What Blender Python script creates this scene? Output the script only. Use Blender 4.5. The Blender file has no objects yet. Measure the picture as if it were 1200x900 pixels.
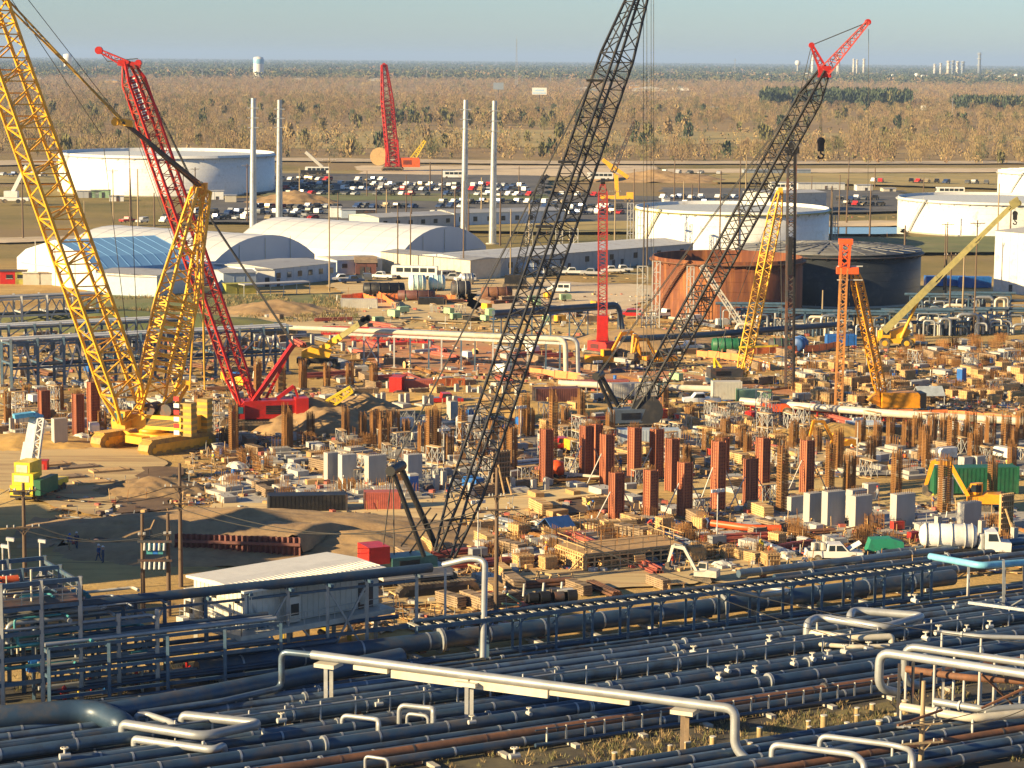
import bpy, math, random
import numpy as np
from mathutils import Vector, Matrix, noise
random.seed(7)
rng = np.random.default_rng(11)
S = bpy.context.scene
COL = S.collection
V = Vector
R = math.radians
PI = math.pi
# ------------------------------------------------------------------ camera
F, H = 2800.0, 52.0                      # focal length in photo pixels (photo 1200 wide), camera height in metres
pitch, roll = math.atan((450 - 69) / F), R(0.5)
fw = V((0, math.cos(pitch), -math.sin(pitch)))
up0 = V((0, math.sin(pitch), math.cos(pitch)))
rt = (V((1, 0, 0)) * math.cos(roll) + up0 * math.sin(roll)).normalized()
up = (up0 * math.cos(roll) - V((1, 0, 0)) * math.sin(roll)).normalized()
EYE = V((0, 0, H))
cam = bpy.data.cameras.new('camera')
camo = bpy.data.objects.new('camera', cam)
COL.objects.link(camo)
camo.matrix_world = Matrix(((rt.x, up.x, -fw.x, 0), (rt.y, up.y, -fw.y, 0), (rt.z, up.z, -fw.z, H), (0, 0, 0, 1)))
cam.sensor_width = 36
cam.lens = 36 * F / 1200
cam.clip_start, cam.clip_end = 1.0, 200000
S.camera = camo

def ray(px, py):
    return fw * F + rt * (px - 600) + up * (450 - py)
def G(px, py, z=0.0):                    # where the line of sight meets the level z
    d = ray(px, py)
    return EYE + d * ((z - H) / d.z)
def D(px, py, Y):                        # the point at distance Y on the line of sight
    d = ray(px, py)
    return EYE + d * (Y / d.y)
def proj(p):
    q = V(p) - EYE
    z = q.dot(fw)
    return 600 + F * q.dot(rt) / z, 450 - F * q.dot(up) / z
def ppm(px, py):
    return F / G(px, py).y
GA = R(29)                               # heading of the pipe racks and of the plant grid
U = V((math.cos(GA), math.sin(GA), 0))   # along the racks, away to the right
W = V((math.sin(GA), -math.cos(GA), 0))  # across them, towards the viewer

# ------------------------------------------------------------------ objects
CH, ORI, REG = {}, {}, []
def link(o, parent=None):
    COL.objects.link(o)
    CH[o.name] = []
    if parent is not None:
        o.parent = parent
        CH[parent.name].append(o)
    return o
def tag(o, label, cat=None, group=None, kind=None):
    if label: o['label'] = label
    if cat: o['category'] = cat
    if group: o['group'] = group
    if kind: o['kind'] = kind
    return o
def reg(o, desc, where, cat, group=None):        # label is worked out at the end, once all look-alikes of a place are known
    o['category'] = cat
    if group: o['group'] = group
    REG.append((o, desc, where))
    return o
ONES = 'first second third fourth fifth sixth seventh eighth ninth tenth eleventh twelfth thirteenth fourteenth fifteenth sixteenth seventeenth eighteenth nineteenth'.split()
TENS = {2: 'twenty', 3: 'thirty', 4: 'forty', 5: 'fifty', 6: 'sixty'}
TENTH = {2: 'twentieth', 3: 'thirtieth', 4: 'fortieth', 5: 'fiftieth', 6: 'sixtieth'}
def ordinal(n):
    if n < 20: return ONES[n - 1]
    t, u = divmod(n, 10)
    return TENTH[t] if u == 0 else TENS[t] + '-' + ONES[u - 1]
def finish_labels():
    b = {}
    for o, d, w in REG: b.setdefault((d, w), []).append(o)
    for (d, w), os_ in b.items():
        if len(os_) == 1:
            os_[0]['label'] = f'{d} {w}'
            continue
        os_.sort(key=lambda o: proj(o.location)[0])
        for i, o in enumerate(os_):
            o['label'] = f'{ordinal(i + 1)} {d} from the left {w}'
def empty(name, loc=(0, 0, 0), rz=0):
    o = bpy.data.objects.new(name, None)
    o.location = loc
    o.rotation_euler = (0, 0, rz)
    o.empty_display_size = 0.5
    link(o)
    ORI[o.name] = V(loc)
    return o
def copy_tree(o, parent=None):
    c = o.copy()
    link(c, parent)
    for ch in CH[o.name]: copy_tree(ch, c)
    return c
class Proto:                             # a thing built once at the origin; the first place() moves it, later ones copy it
    def __init__(self, fn):
        self.fn, self.o, self.used = fn, None, False
    def place(self, loc, rz=0.0, sc=1.0):
        if self.o is None: self.o = self.fn()
        o = copy_tree(self.o) if self.used else self.o
        self.used = True
        o.location = loc
        o.rotation_euler = (0, 0, rz)
        o.scale = sc if hasattr(sc, '__len__') else (sc, sc, sc)
        return o
def recolor(o, m, slot=0):
    s = o.material_slots[slot]
    s.link = 'OBJECT'
    s.material = m

class MB:
    def __init__(self, rz=None, at=None):
        self.v, self.f, self.mi, self.sm = [], [], [], []
        self.T = None
        if rz is not None or at is not None:
            self.T = Matrix.Translation(V(at or (0, 0, 0))) @ Matrix.Rotation(rz or 0, 4, 'Z')
    def add(self, vs, fs, m=0, smooth=False):
        n = len(self.v)
        if self.T is not None: vs = [self.T @ V(p) for p in vs]
        self.v += [tuple(p) for p in vs]
        self.f += [tuple(i + n for i in f) for f in fs]
        self.mi += [m] * len(fs)
        self.sm += [smooth] * len(fs)
        return self
    def bx(self, x0, x1, y0, y1, z0, z1, m=0):
        return self.add([(x0, y0, z0), (x1, y0, z0), (x1, y1, z0), (x0, y1, z0), (x0, y0, z1), (x1, y0, z1), (x1, y1, z1), (x0, y1, z1)],
                        [(3, 2, 1, 0), (4, 5, 6, 7), (0, 1, 5, 4), (1, 2, 6, 5), (2, 3, 7, 6), (3, 0, 4, 7)], m)
    def ob(self, c, a, b, h, m=0):       # oriented box: centre, three half vectors
        c, a, b, h = V(c), V(a), V(b), V(h)
        return self.add([c - a - b - h, c + a - b - h, c + a + b - h, c - a + b - h, c - a - b + h, c + a - b + h, c + a + b + h, c - a + b + h],
                        [(3, 2, 1, 0), (4, 5, 6, 7), (0, 1, 5, 4), (1, 2, 6, 5), (2, 3, 7, 6), (3, 0, 4, 7)], m)
    def bar(self, a, b, w, h=None, m=0, upv=(0, 0, 1)):
        a, b = V(a), V(b)
        d = (b - a)
        L = d.length
        if L < 1e-6: return self
        d /= L
        u = V(upv)
        s = d.cross(u)
        if s.length < 1e-3: s = d.cross(V((0, 1, 0)))
        s.normalize()
        t = s.cross(d)
        return self.ob((a + b) / 2, d * (L / 2), s * (w / 2), t * ((h or w) / 2), m)
    def tube(self, a, b, r, n=8, r2=None, m=0, cap=True):
        return self.sweep([V(a), V(b)], r, n, m, cap, r2)
    def sweep(self, pts, r, n=8, m=0, cap=True, r2=None):
        pts = [V(p) for p in pts]
        d = (pts[1] - pts[0]).normalized()
        s = d.cross(V((0, 0, 1)))
        if s.length < 1e-3: s = d.cross(V((0, 1, 0)))
        s.normalize()
        vs, K = [], len(pts)
        for i, p in enumerate(pts):
            if i == 0: t = (pts[1] - pts[0]).normalized()
            elif i == K - 1: t = (pts[-1] - pts[-2]).normalized()
            else: t = ((pts[i] - pts[i - 1]).normalized() + (pts[i + 1] - pts[i]).normalized()).normalized()
            s = (s - t * s.dot(t)).normalized()
            q = t.cross(s)
            rr = r if r2 is None else r + (r2 - r) * i / (K - 1)
            vs += [p + (s * math.cos(2 * PI * k / n) + q * math.sin(2 * PI * k / n)) * rr for k in range(n)]
        fs = [(i * n + k, i * n + (k + 1) % n, (i + 1) * n + (k + 1) % n, (i + 1) * n + k) for i in range(K - 1) for k in range(n)]
        self.add(vs, fs, m, n > 5)
        if cap:
            self.add(vs[:n], [tuple(range(n - 1, -1, -1))], m)
            self.add(vs[-n:], [tuple(range(n))], m)
        return self
    def pipe(self, pts, r, n=10, fil=None, m=0):         # polyline with rounded elbows
        pts = [V(p) for p in pts]
        fil = fil if fil is not None else r * 3
        out = [pts[0]]
        for i in range(1, len(pts) - 1):
            a, b, c = pts[i - 1], pts[i], pts[i + 1]
            d1, d2 = (a - b), (c - b)
            L = min(fil, d1.length * .48, d2.length * .48)
            p1, p2 = b + d1.normalized() * L, b + d2.normalized() * L
            for k in range(6):
                t = k / 5
                out.append(p1 * (1 - t) ** 2 + b * 2 * t * (1 - t) + p2 * t * t)
        out.append(pts[-1])
        return self.sweep(out, r, n, m)
    def lathe(self, prof, n=24, c=(0, 0, 0), m=0, axis='z', smooth=True):
        c = V(c)
        vs = []
        for r, z in prof:
            for k in range(n):
                a = 2 * PI * k / n
                p = V((r * math.cos(a), r * math.sin(a), z))
                if axis == 'x': p = V((z, p.x, p.y))
                if axis == 'y': p = V((p.x, z, p.y))
                vs.append(c + p)
        fs = [(i * n + k, i * n + (k + 1) % n, (i + 1) * n + (k + 1) % n, (i + 1) * n + k) for i in range(len(prof) - 1) for k in range(n)]
        return self.add(vs, fs, m, smooth)
    def cyl(self, c, r, h, n=16, m=0, axis='z'):
        return self.lathe([(0.001, 0), (r, 0), (r, h), (0.001, h)], n, c, m, axis, False)
    def ext(self, poly, vec, m=0):       # polygon (3-D points) extruded by a vector
        n = len(poly)
        poly = [V(p) for p in poly]
        vec = V(vec)
        vs = poly + [p + vec for p in poly]
        return self.add(vs, [tuple(range(n - 1, -1, -1)), tuple(range(n, 2 * n))] + [(i, (i + 1) % n, (i + 1) % n + n, i + n) for i in range(n)], m)
    def lattice(self, p, q, w0, h0, w1, h1, n, cr, lr, side, m=0, lm=None):
        p, q = V(p), V(q)
        d = (q - p).normalized()
        s = V(side)
        s = (s - d * s.dot(d)).normalized()
        t = d.cross(s)
        lm = m if lm is None else lm
        def c(i, k):
            f = i / n
            w, h = w0 + (w1 - w0) * f, h0 + (h1 - h0) * f
            sx, sy = ((-1, -1), (1, -1), (1, 1), (-1, 1))[k]
            return p + (q - p) * f + s * (sx * w / 2) + t * (sy * h / 2)
        for k in range(4):
            self.bar(c(0, k), c(n, k), cr * 2, m=m, upv=t)
            k2 = (k + 1) % 4
            for i in range(n):
                a, b = (k, k2) if i % 2 == 0 else (k2, k)
                self.bar(c(i, a), c(i + 1, b), lr * 2, m=lm, upv=t)
                if i % 4 == 0: self.bar(c(i, k), c(i, k2), lr * 2, m=lm, upv=d)
            self.bar(c(n, k), c(n, k2), lr * 2.4, m=lm, upv=d)
        return self
    def build(self, name, mats, parent=None, origin=None):
        if not isinstance(mats, (list, tuple)): mats = [mats]
        o_ = V(origin) if origin is not None else (ORI.get(root_of(parent).name, V((0, 0, 0))) if parent is not None else V((0, 0, 0)))
        me = bpy.data.meshes.new(name)
        vs = self.v if o_.length == 0 else [(x - o_.x, y - o_.y, z - o_.z) for x, y, z in self.v]
        me.from_pydata(vs, [], self.f)
        for m in mats: me.materials.append(m)
        me.polygons.foreach_set('material_index', self.mi)
        me.polygons.foreach_set('use_smooth', self.sm)
        me.update()
        o = bpy.data.objects.new(name, me)
        if parent is None and origin is not None: o.location = o_
        link(o, parent)
        if parent is None: ORI[o.name] = o_
        return o
def root_of(o):
    while o.parent is not None: o = o.parent
    return o

# ------------------------------------------------------------------ materials
MC = {}
def mat(name, rgb, rough=.6, metal=0.0, var=.3, scale=1.5, bump=0.0, rnd=.12, second=None, amt=.5, s2=.4, stretch=None, bs=8.0):
    if name in MC: return MC[name]
    m = bpy.data.materials.new(name)
    m.use_nodes = True
    nt = m.node_tree
    b = nt.nodes['Principled BSDF']
    b.inputs['Roughness'].default_value = rough
    b.inputs['Metallic'].default_value = metal
    N = lambda t: nt.nodes.new(t)
    L = nt.links.new
    tc = N('ShaderNodeTexCoord')
    src = tc.outputs['Object']
    if stretch:
        mp = N('ShaderNodeMapping')
        mp.inputs['Scale'].default_value = stretch
        L(src, mp.inputs['Vector'])
        src = mp.outputs['Vector']
    oi = N('ShaderNodeObjectInfo')
    nz = N('ShaderNodeTexNoise')
    nz.noise_dimensions = '4D'
    nz.inputs['Scale'].default_value = scale
    nz.inputs['Detail'].default_value = 6
    nz.inputs['Roughness'].default_value = .65
    wm = N('ShaderNodeMath'); wm.operation = 'MULTIPLY'; wm.inputs[1].default_value = 40
    L(oi.outputs['Random'], wm.inputs[0]); L(wm.outputs[0], nz.inputs['W'])
    L(src, nz.inputs['Vector'])
    mr = N('ShaderNodeMapRange')
    mr.inputs['From Min'].default_value, mr.inputs['From Max'].default_value = .28, .72
    mr.inputs['To Min'].default_value, mr.inputs['To Max'].default_value = 1 - var, 1 + var * .6
    L(nz.outputs['Fac'], mr.inputs['Value'])
    r2 = N('ShaderNodeMapRange')
    r2.inputs['To Min'].default_value, r2.inputs['To Max'].default_value = 1 - rnd, 1 + rnd
    L(oi.outputs['Random'], r2.inputs['Value'])
    mu = N('ShaderNodeMath'); mu.operation = 'MULTIPLY'
    L(mr.outputs[0], mu.inputs[0]); L(r2.outputs[0], mu.inputs[1])
    base = N('ShaderNodeRGB')
    base.outputs[0].default_value = (*rgb, 1)
    colour = base.outputs[0]
    if second:
        n2 = N('ShaderNodeTexNoise')
        n2.noise_dimensions = '4D'
        n2.inputs['Scale'].default_value = s2
        n2.inputs['Detail'].default_value = 8
        n2.inputs['Roughness'].default_value = .7
        L(src, n2.inputs['Vector']); L(wm.outputs[0], n2.inputs['W'])
        m2 = N('ShaderNodeMapRange')
        m2.inputs['From Min'].default_value, m2.inputs['From Max'].default_value = .62 - amt * .35, .7 - amt * .1
        L(n2.outputs['Fac'], m2.inputs['Value'])
        mx = N('ShaderNodeMix'); mx.data_type = 'RGBA'
        L(m2.outputs[0], mx.inputs['Factor'])
        L(colour, mx.inputs['A'])
        mx.inputs['B'].default_value = (*second, 1)
        colour = mx.outputs['Result']
    vm = N('ShaderNodeVectorMath'); vm.operation = 'SCALE'
    L(colour, vm.inputs[0]); L(mu.outputs[0], vm.inputs['Scale'])
    L(vm.outputs[0], b.inputs['Base Color'])
    if bump:
        n3 = N('ShaderNodeTexNoise'); n3.inputs['Scale'].default_value = bs; n3.inputs['Detail'].default_value = 5
        L(src, n3.inputs['Vector'])
        bp = N('ShaderNodeBump'); bp.inputs['Strength'].default_value = bump; bp.inputs['Distance'].default_value = .05
        L(n3.outputs['Fac'], bp.inputs['Height']); L(bp.outputs[0], b.inputs['Normal'])
    MC[name] = m
    return m
RUST = (.16, .06, .025)
DUST = (.34, .25, .15)
Y_CR = mat('yellow crane paint', (.78, .40, .025), .45, var=.22, second=(.42, .24, .05), amt=.25)
Y_LT = mat('lemon yellow paint', (.78, .55, .03), .4, second=DUST, amt=.2)
O_CR = mat('orange yellow paint', (.8, .33, .015), .45, second=(.4, .2, .04), amt=.2)
R_CR = mat('red crane paint', (.45, .018, .014), .42, var=.25, second=(.25, .03, .02), amt=.2)
R_OR = mat('orange red paint', (.72, .10, .02), .45, second=(.4, .1, .04), amt=.2)
BLK = mat('black steel', (.012, .012, .014), .5, var=.4, second=(.04, .033, .026), amt=.25)
TYRE = mat('black rubber', (.025, .024, .023), .85, second=DUST, amt=.4)
TRK = mat('track steel', (.06, .055, .05), .7, second=(.25, .18, .11), amt=.6, s2=1)
WHT = mat('white paint', (.70, .69, .66), .45, var=.12, second=(.55, .5, .42), amt=.2)
WHD = mat('weathered white panel', (.50, .48, .43), .55, var=.15, second=(.42, .36, .28), amt=.3)
GALV = mat('galvanised steel', (.40, .42, .44), .42, .55, var=.2, second=(.3, .29, .28), amt=.3)
STL = mat('blue grey steel paint', (.06, .115, .18), .5, .0, var=.3, second=(.17, .15, .13), amt=.3)
STG = mat('pale grey steel', (.45, .45, .44), .5, var=.2, second=(.3, .25, .2), amt=.25)
DKST = mat('dark weathered steel', (.05, .05, .055), .6, second=RUST, amt=.4)
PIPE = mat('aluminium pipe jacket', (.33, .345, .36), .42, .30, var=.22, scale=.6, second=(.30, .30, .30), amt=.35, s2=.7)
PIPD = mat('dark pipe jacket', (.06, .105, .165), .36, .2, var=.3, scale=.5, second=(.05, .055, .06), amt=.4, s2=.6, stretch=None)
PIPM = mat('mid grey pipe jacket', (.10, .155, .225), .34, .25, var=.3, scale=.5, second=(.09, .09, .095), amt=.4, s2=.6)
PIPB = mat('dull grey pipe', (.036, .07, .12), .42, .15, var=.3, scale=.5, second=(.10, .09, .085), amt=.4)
PIPR = mat('rusty pipe', (.20, .085, .04), .75, .0, second=(.09, .05, .035), amt=.5)
PIPW = mat('cream pipe paint', (.58, .53, .43), .4, var=.15, second=(.5, .42, .3), amt=.3)
CYAN = mat('light blue pipe paint', (.16, .42, .58), .4)
CONC = mat('concrete', (.40, .37, .32), .85, var=.18, second=(.33, .30, .26), amt=.35, bump=.3)
CONCL = mat('fresh pale concrete', (.40, .385, .36), .85, var=.15, second=(.4, .37, .33), amt=.3, bump=.2)
REB = mat('rusty rebar', (.27, .125, .036), .85, var=.35)
RFORM = mat('red steel formwork', (.42, .135, .06), .6, var=.35, second=(.20, .065, .035), amt=.45)
RFORD = mat('red steel formwork ribs', (.20, .05, .03), .6, second=(.2, .06, .04), amt=.4)
LUM = mat('new lumber', (.56, .36, .16), .75, var=.3, scale=2, second=(.36, .24, .12), amt=.35)
LUMD = mat('weathered lumber', (.30, .21, .13), .85, second=(.16, .12, .08), amt=.4)
PLY = mat('plywood', (.50, .31, .13), .7, var=.25, second=(.33, .2, .09), amt=.3)
SOIL = mat('sandy soil', (.36, .235, .115), .95, var=.25, scale=.6, bump=.6, second=(.26, .16, .08), amt=.5, bs=3)
SOILY = mat('yellow sand', (.50, .31, .09), .95, var=.22, scale=.6, bump=.5, second=(.40, .25, .09), amt=.4, bs=3)
GLASS = mat('dark window glass', (.025, .035, .045), .12, var=.2)
BLUEP = mat('blue plastic', (.02, .13, .45), .4)
BLUET = mat('blue tarpaulin', (.03, .10, .30), .5)
TEAL = mat('teal paint', (.05, .25, .28), .5)
GRN = mat('green paint', (.015, .12, .055), .5, second=(.05, .12, .06), amt=.3)
LGRN = mat('pale green paint', (.32, .48, .28), .5)
OLV = mat('olive yellow paint', (.36, .33, .06), .6)
ORNG = mat('orange plastic net', (.85, .22, .06), .6)
BRN = mat('brown painted steel', (.16, .06, .05), .6, second=(.1, .05, .04), amt=.4)
WOODP = mat('creosoted pole wood', (.13, .085, .055), .85, var=.3, stretch=(3, 3, .3))
WOODL = mat('pale pole wood', (.33, .25, .15), .85, var=.3, stretch=(3, 3, .3))
PINK = mat('primer red steel', (.40, .10, .07), .6)
CHRM = mat('grey machine paint', (.28, .29, .29), .45)
ROPE = mat('steel wire rope', (.06, .058, .055), .6, .3)
TENTW = mat('white tent fabric', (.62, .615, .61), .5, var=.06, scale=.2, rnd=.03)
ROOFG = mat('grey metal roof', (.42, .41, .39), .5, .2, var=.12, second=(.32, .29, .26), amt=.3)
# ------------------------------------------------------------------ light and air
SUN_EL, SUN_AZ = R(18), (-0.891, -0.454)
w = bpy.data.worlds.new('World')
S.world = w
w.use_nodes = True
nt = w.node_tree
bg = nt.nodes['Background']
sky = nt.nodes.new('ShaderNodeTexSky')
sky.sky_type = 'NISHITA'
sky.sun_disc = False
sky.sun_elevation = SUN_EL
sky.sun_rotation = math.atan2(SUN_AZ[0], SUN_AZ[1])
sky.altitude = 10
sky.air_density, sky.dust_density, sky.ozone_density = .9, .3, 5.0
nt.links.new(sky.outputs[0], bg.inputs[0])
bg.inputs[1].default_value = 0.055
sl = bpy.data.lights.new('sun', 'SUN')
sl.energy = 5.0
sl.angle = R(0.5)
sl.color = (1.0, .76, .40)
so = bpy.data.objects.new('sun', sl)
COL.objects.link(so)
so.location = (-400, -200, 300)
sd = V((SUN_AZ[0] * math.cos(SUN_EL), SUN_AZ[1] * math.cos(SUN_EL), math.sin(SUN_EL)))
so.rotation_euler = sd.to_track_quat('Z', 'Y').to_euler()
S.view_settings.view_transform = 'Standard'
S.view_settings.look = 'None'
S.view_settings.exposure = 1.36
S.view_settings.gamma = 1
S.cycles.max_bounces = 5
S.cycles.diffuse_bounces = 2
S.cycles.glossy_bounces = 2
S.cycles.transmission_bounces = 2
S.cycles.volume_bounces = 0
S.cycles.use_denoising = True

hm = bpy.data.materials.new('thin air haze')
hm.use_nodes = True
hn = hm.node_tree
hn.nodes.remove(hn.nodes['Principled BSDF'])
pv = hn.nodes.new('ShaderNodeVolumePrincipled')
pv.inputs['Color'].default_value = (.42, .60, .95, 1)
pv.inputs['Density'].default_value = 5.5e-5
pv.inputs['Anisotropy'].default_value = 0.0
hn.links.new(pv.outputs[0], hn.nodes['Material Output'].inputs['Volume'])
hz = MB()
hz.bx(-24000, 24000, -400, 92000, -2.2, 175)
hzo = hz.build('haze', hm)
hzo['kind'] = 'stuff'
hzo['label'] = 'thin pale haze lying over the site and far woods'

# ------------------------------------------------------------------ ground
def gmat():
    m = bpy.data.materials.new('site soil and far ground')
    m.use_nodes = True
    nt = m.node_tree
    b = nt.nodes['Principled BSDF']
    b.inputs['Roughness'].default_value = .95
    b.inputs['Specular IOR Level'].default_value = .15
    N, L = nt.nodes.new, nt.links.new
    tc = N('ShaderNodeTexCoord')
    def nz(s, d=6, r=.6, st=None):
        n = N('ShaderNodeTexNoise'); n.inputs['Scale'].default_value = s; n.inputs['Detail'].default_value = d; n.inputs['Roughness'].default_value = r
        src = tc.outputs['Object']
        if st:
            mp = N('ShaderNodeMapping'); mp.inputs['Scale'].default_value = st; mp.inputs['Rotation'].default_value = (0, 0, R(12)); L(src, mp.inputs[0]); src = mp.outputs[0]
        L(src, n.inputs['Vector'])
        return n.outputs['Fac']
    def rng_(x, a, b_, c=0, d=1):
        r = N('ShaderNodeMapRange'); r.inputs[1].default_value, r.inputs[2].default_value, r.inputs[3].default_value, r.inputs[4].default_value = a, b_, c, d
        L(x, r.inputs[0])
        return r.outputs[0]
    def mix(f, a, c):
        x = N('ShaderNodeMix'); x.data_type = 'RGBA'
        if hasattr(f, 'links'): L(f, x.inputs['Factor'])
        else: x.inputs['Factor'].default_value = f
        for k, q in (('A', a), ('B', c)):
            if isinstance(q, tuple): x.inputs[k].default_value = (*q, 1)
            else: L(q, x.inputs[k])
        return x.outputs['Result']
    site = mix(rng_(nz(.045, 7, .7), .38, .62), (.55, .375, .145), (.38, .235, .082))
    site = mix(rng_(nz(.02, 6, .6), .5, .66), site, (.60, .46, .22))
    site = mix(rng_(nz(.5, 5, .7, (.25, 1.6, 1)), .55, .75, 0, .7), site, (.20, .13, .07))
    site = mix(rng_(nz(.35, 4, .6, (.07, 2.6, 1)), .54, .64, 0, .6), site, (.28, .19, .08))
    site = mix(rng_(nz(.09, 5, .65), .62, .7, 0, .75), site, (.40, .20, .08))
    grass = mix(rng_(nz(.02, 7, .65), .36, .64), (.30, .22, .085), (.16, .14, .05))
    grass = mix(rng_(nz(.008, 5, .6), .48, .6), grass, (.26, .185, .095))
    wood = mix(rng_(nz(.004, 6, .65), .36, .64), (.27, .185, .10), (.34, .24, .11))
    sp = N('ShaderNodeSeparateXYZ'); L(tc.outputs['Object'], sp.inputs[0])
    def edge(y0, wob, blur):
        a = N('ShaderNodeMath'); a.operation = 'MULTIPLY_ADD'; L(nz(.012, 4, .6), a.inputs[0]); a.inputs[1].default_value = wob; L(sp.outputs['Y'], a.inputs[2])
        return rng_(a.outputs[0], y0 + wob * .5 - blur, y0 + wob * .5 + blur)
    c = mix(edge(575, 180, 30), site, grass)
    c = mix(edge(1230, 100, 60), c, wood)
    L(c, b.inputs['Base Color'])
    bp = N('ShaderNodeBump'); bp.inputs['Strength'].default_value = .9; bp.inputs['Distance'].default_value = .25
    L(nz(.8, 8, .7, (.6, 1.2, 1)), bp.inputs['Height']); L(bp.outputs[0], b.inputs['Normal'])
    return m
xs = np.concatenate([np.array([-23000, -9000, -4000, -2000, -900, -450]), np.linspace(-240, 240, 241), np.array([450, 900, 2000, 4000, 9000, 23000])])
ys = np.concatenate([np.array([-350, 0, 60, 110]), np.linspace(125, 600, 238), np.array([700, 900, 1300, 2000, 4000, 9000, 20000, 45000, 90000])])
nx, ny = len(xs), len(ys)
gv = []
for y in ys:
    for x in xs:
        z = 0.0
        if -240 < x < 240 and 125 < y < 600:
            z = max(0, .10 * noise.noise((x * .06, y * .06, 0)) + .09 * noise.noise((x * .3, y * .3, 3)) + .02)
        gv.append((float(x), float(y), z))
gf = [(j * nx + i, j * nx + i + 1, (j + 1) * nx + i + 1, (j + 1) * nx + i) for j in range(ny - 1) for i in range(nx - 1)]
gb = MB(); gb.add(gv, gf, 0, True)
go = gb.build('ground', gmat()); go['kind'] = 'structure'; go['label'] = 'churned sandy ground of the building site'

LAYER = [0]
def sheet(name, pix, m, z=None, label=None, kind='structure', thick=0.0, rag=None):  # a ground patch given by its corners as seen on the ground
    LAYER[0] += 1
    z = z if z is not None else .20 + .006 * LAYER[0]
    pts = [G(x, y) for x, y in pix]
    # break long edges and roughen the outline
    out = []
    for i, a in enumerate(pts):
        b = pts[(i + 1) % len(pts)]
        n = max(1, min(60, int((b - a).length / 1.6)))
        for k in range(n):
            p = a.lerp(b, k / n)
            amp = rag if rag is not None else min(4.0, (b - a).length * .08)
            q = noise.noise_vector((p.x * .07, p.y * .07, LAYER[0])) * amp + noise.noise_vector((p.x * .4, p.y * .4, LAYER[0] + 9)) * amp * .45
            out.append((p.x + q.x, p.y + q.y, z))
    mb = MB()
    if thick: mb.ext(out, (0, 0, thick))
    else: mb.add(out, [tuple(range(len(out)))])
    o = mb.build(name, m)
    o['kind'] = kind
    if label: o['label'] = label
    return o
CAL = mat('pale caliche road', (.56, .44, .29), .95, var=.2, scale=.15, second=(.38, .28, .18), amt=.4, s2=.06, bump=.3)
ASPH = mat('old asphalt', (.085, .08, .078), .9, var=.25, scale=.2, second=(.13, .12, .11), amt=.4, s2=.05)
GRSY = mat('dry yellow grass', (.34, .25, .085), .95, var=.25, scale=.06, second=(.20, .17, .055), amt=.45, s2=.02)
GRSG = mat('green winter grass', (.13, .15, .045), .95, var=.3, scale=.1, second=(.20, .17, .07), amt=.45, s2=.04)
DIRT = mat('packed tan dirt', (.58, .43, .21), .95, var=.2, scale=.25, second=(.32, .2, .1), amt=.45, s2=.5, bump=.8, stretch=(.12, 1.3, 1), bs=2)
MUDD = mat('damp dark mud', (.13, .08, .045), .8, var=.3, scale=.4, second=(.2, .13, .07), amt=.4, s2=.1)
RUBB = mat('reddish clay', (.46, .19, .075), .95, var=.25, scale=.3, second=(.36, .24, .12), amt=.45, s2=.1, bump=.5)
GREYG = mat('grey crushed stone', (.24, .22, .19), .95, var=.25, scale=.3, second=(.15, .12, .1), amt=.4, s2=.08, bump=.4)
PUD = mat('still puddle water', (.03, .045, .06), .05, var=.1)

# fields and roads far behind
sheet('field', [(300, 175), (620, 173), (900, 168), (1230, 165), (1230, 160), (880, 155), (600, 152), (330, 155)], GRSY, label='band of dry yellow grass before the woods')
sheet('field', [(-40, 216), (1240, 210), (1240, 196), (640, 200), (-40, 204)], GRSY, .5, label='strip of dry grass beyond the car lots')
sheet('road', [(-40, 196), (330, 190), (640, 194), (1240, 193), (1240, 190), (640, 190), (330, 186), (-40, 190)], CAL, .7, label='pale track along the wood edge')
sheet('road', [(420, 208), (770, 209), (770, 196), (420, 196)], CAL, .8, label='wide pale caliche yard beyond the car lots')
sheet('road', [(-40, 287), (330, 279), (330, 275), (-40, 281)], CAL, .5, label='pale track behind the long tents')
sheet('parking_lot', [(285, 229), (640, 231), (640, 208), (300, 205)], ASPH, .9, label='dark lot holding the farthest cars')
sheet('parking_lot', [(225, 264), (640, 266), (790, 262), (790, 233), (640, 231), (230, 236)], ASPH, .95, label='dark lot behind the tents')
sheet('parking_lot', [(775, 250), (990, 252), (1060, 250), (1060, 226), (775, 222)], ASPH, .9, label='dark lot beyond the white tanks')
sheet('lawn', [(310, 237), (640, 240), (640, 231), (310, 228)], GRSG, 1.0, label='green verge between two car lots')
sheet('lawn', [(540, 274), (640, 276), (760, 275), (760, 262), (540, 264)], GRSY, 1.0, label='dry verge by the steel poles')
sheet('water', [(960, 278), (1060, 278), (1060, 270), (960, 270)], PUD, 1.0, label='ditch water beyond the dark tank')
sheet('road', [(955, 270), (1065, 268), (1065, 262), (955, 263)], CAL, 1.05, label='pale road by the ditch')
sheet('lawn', [(940, 300), (1240, 300), (1240, 280), (940, 282)], GRSG, 1.0, label='green bank before the tank')
sheet('road', [(780, 205), (1200, 204), (1200, 199), (780, 200)], CAL, .9, label='far pale road with a line of parked cars')
sheet('field', [(840, 216), (1000, 218), (1190, 224), (1190, 206), (1000, 205), (840, 205)], GRSY, .85, label='grass field between two far roads')
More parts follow.
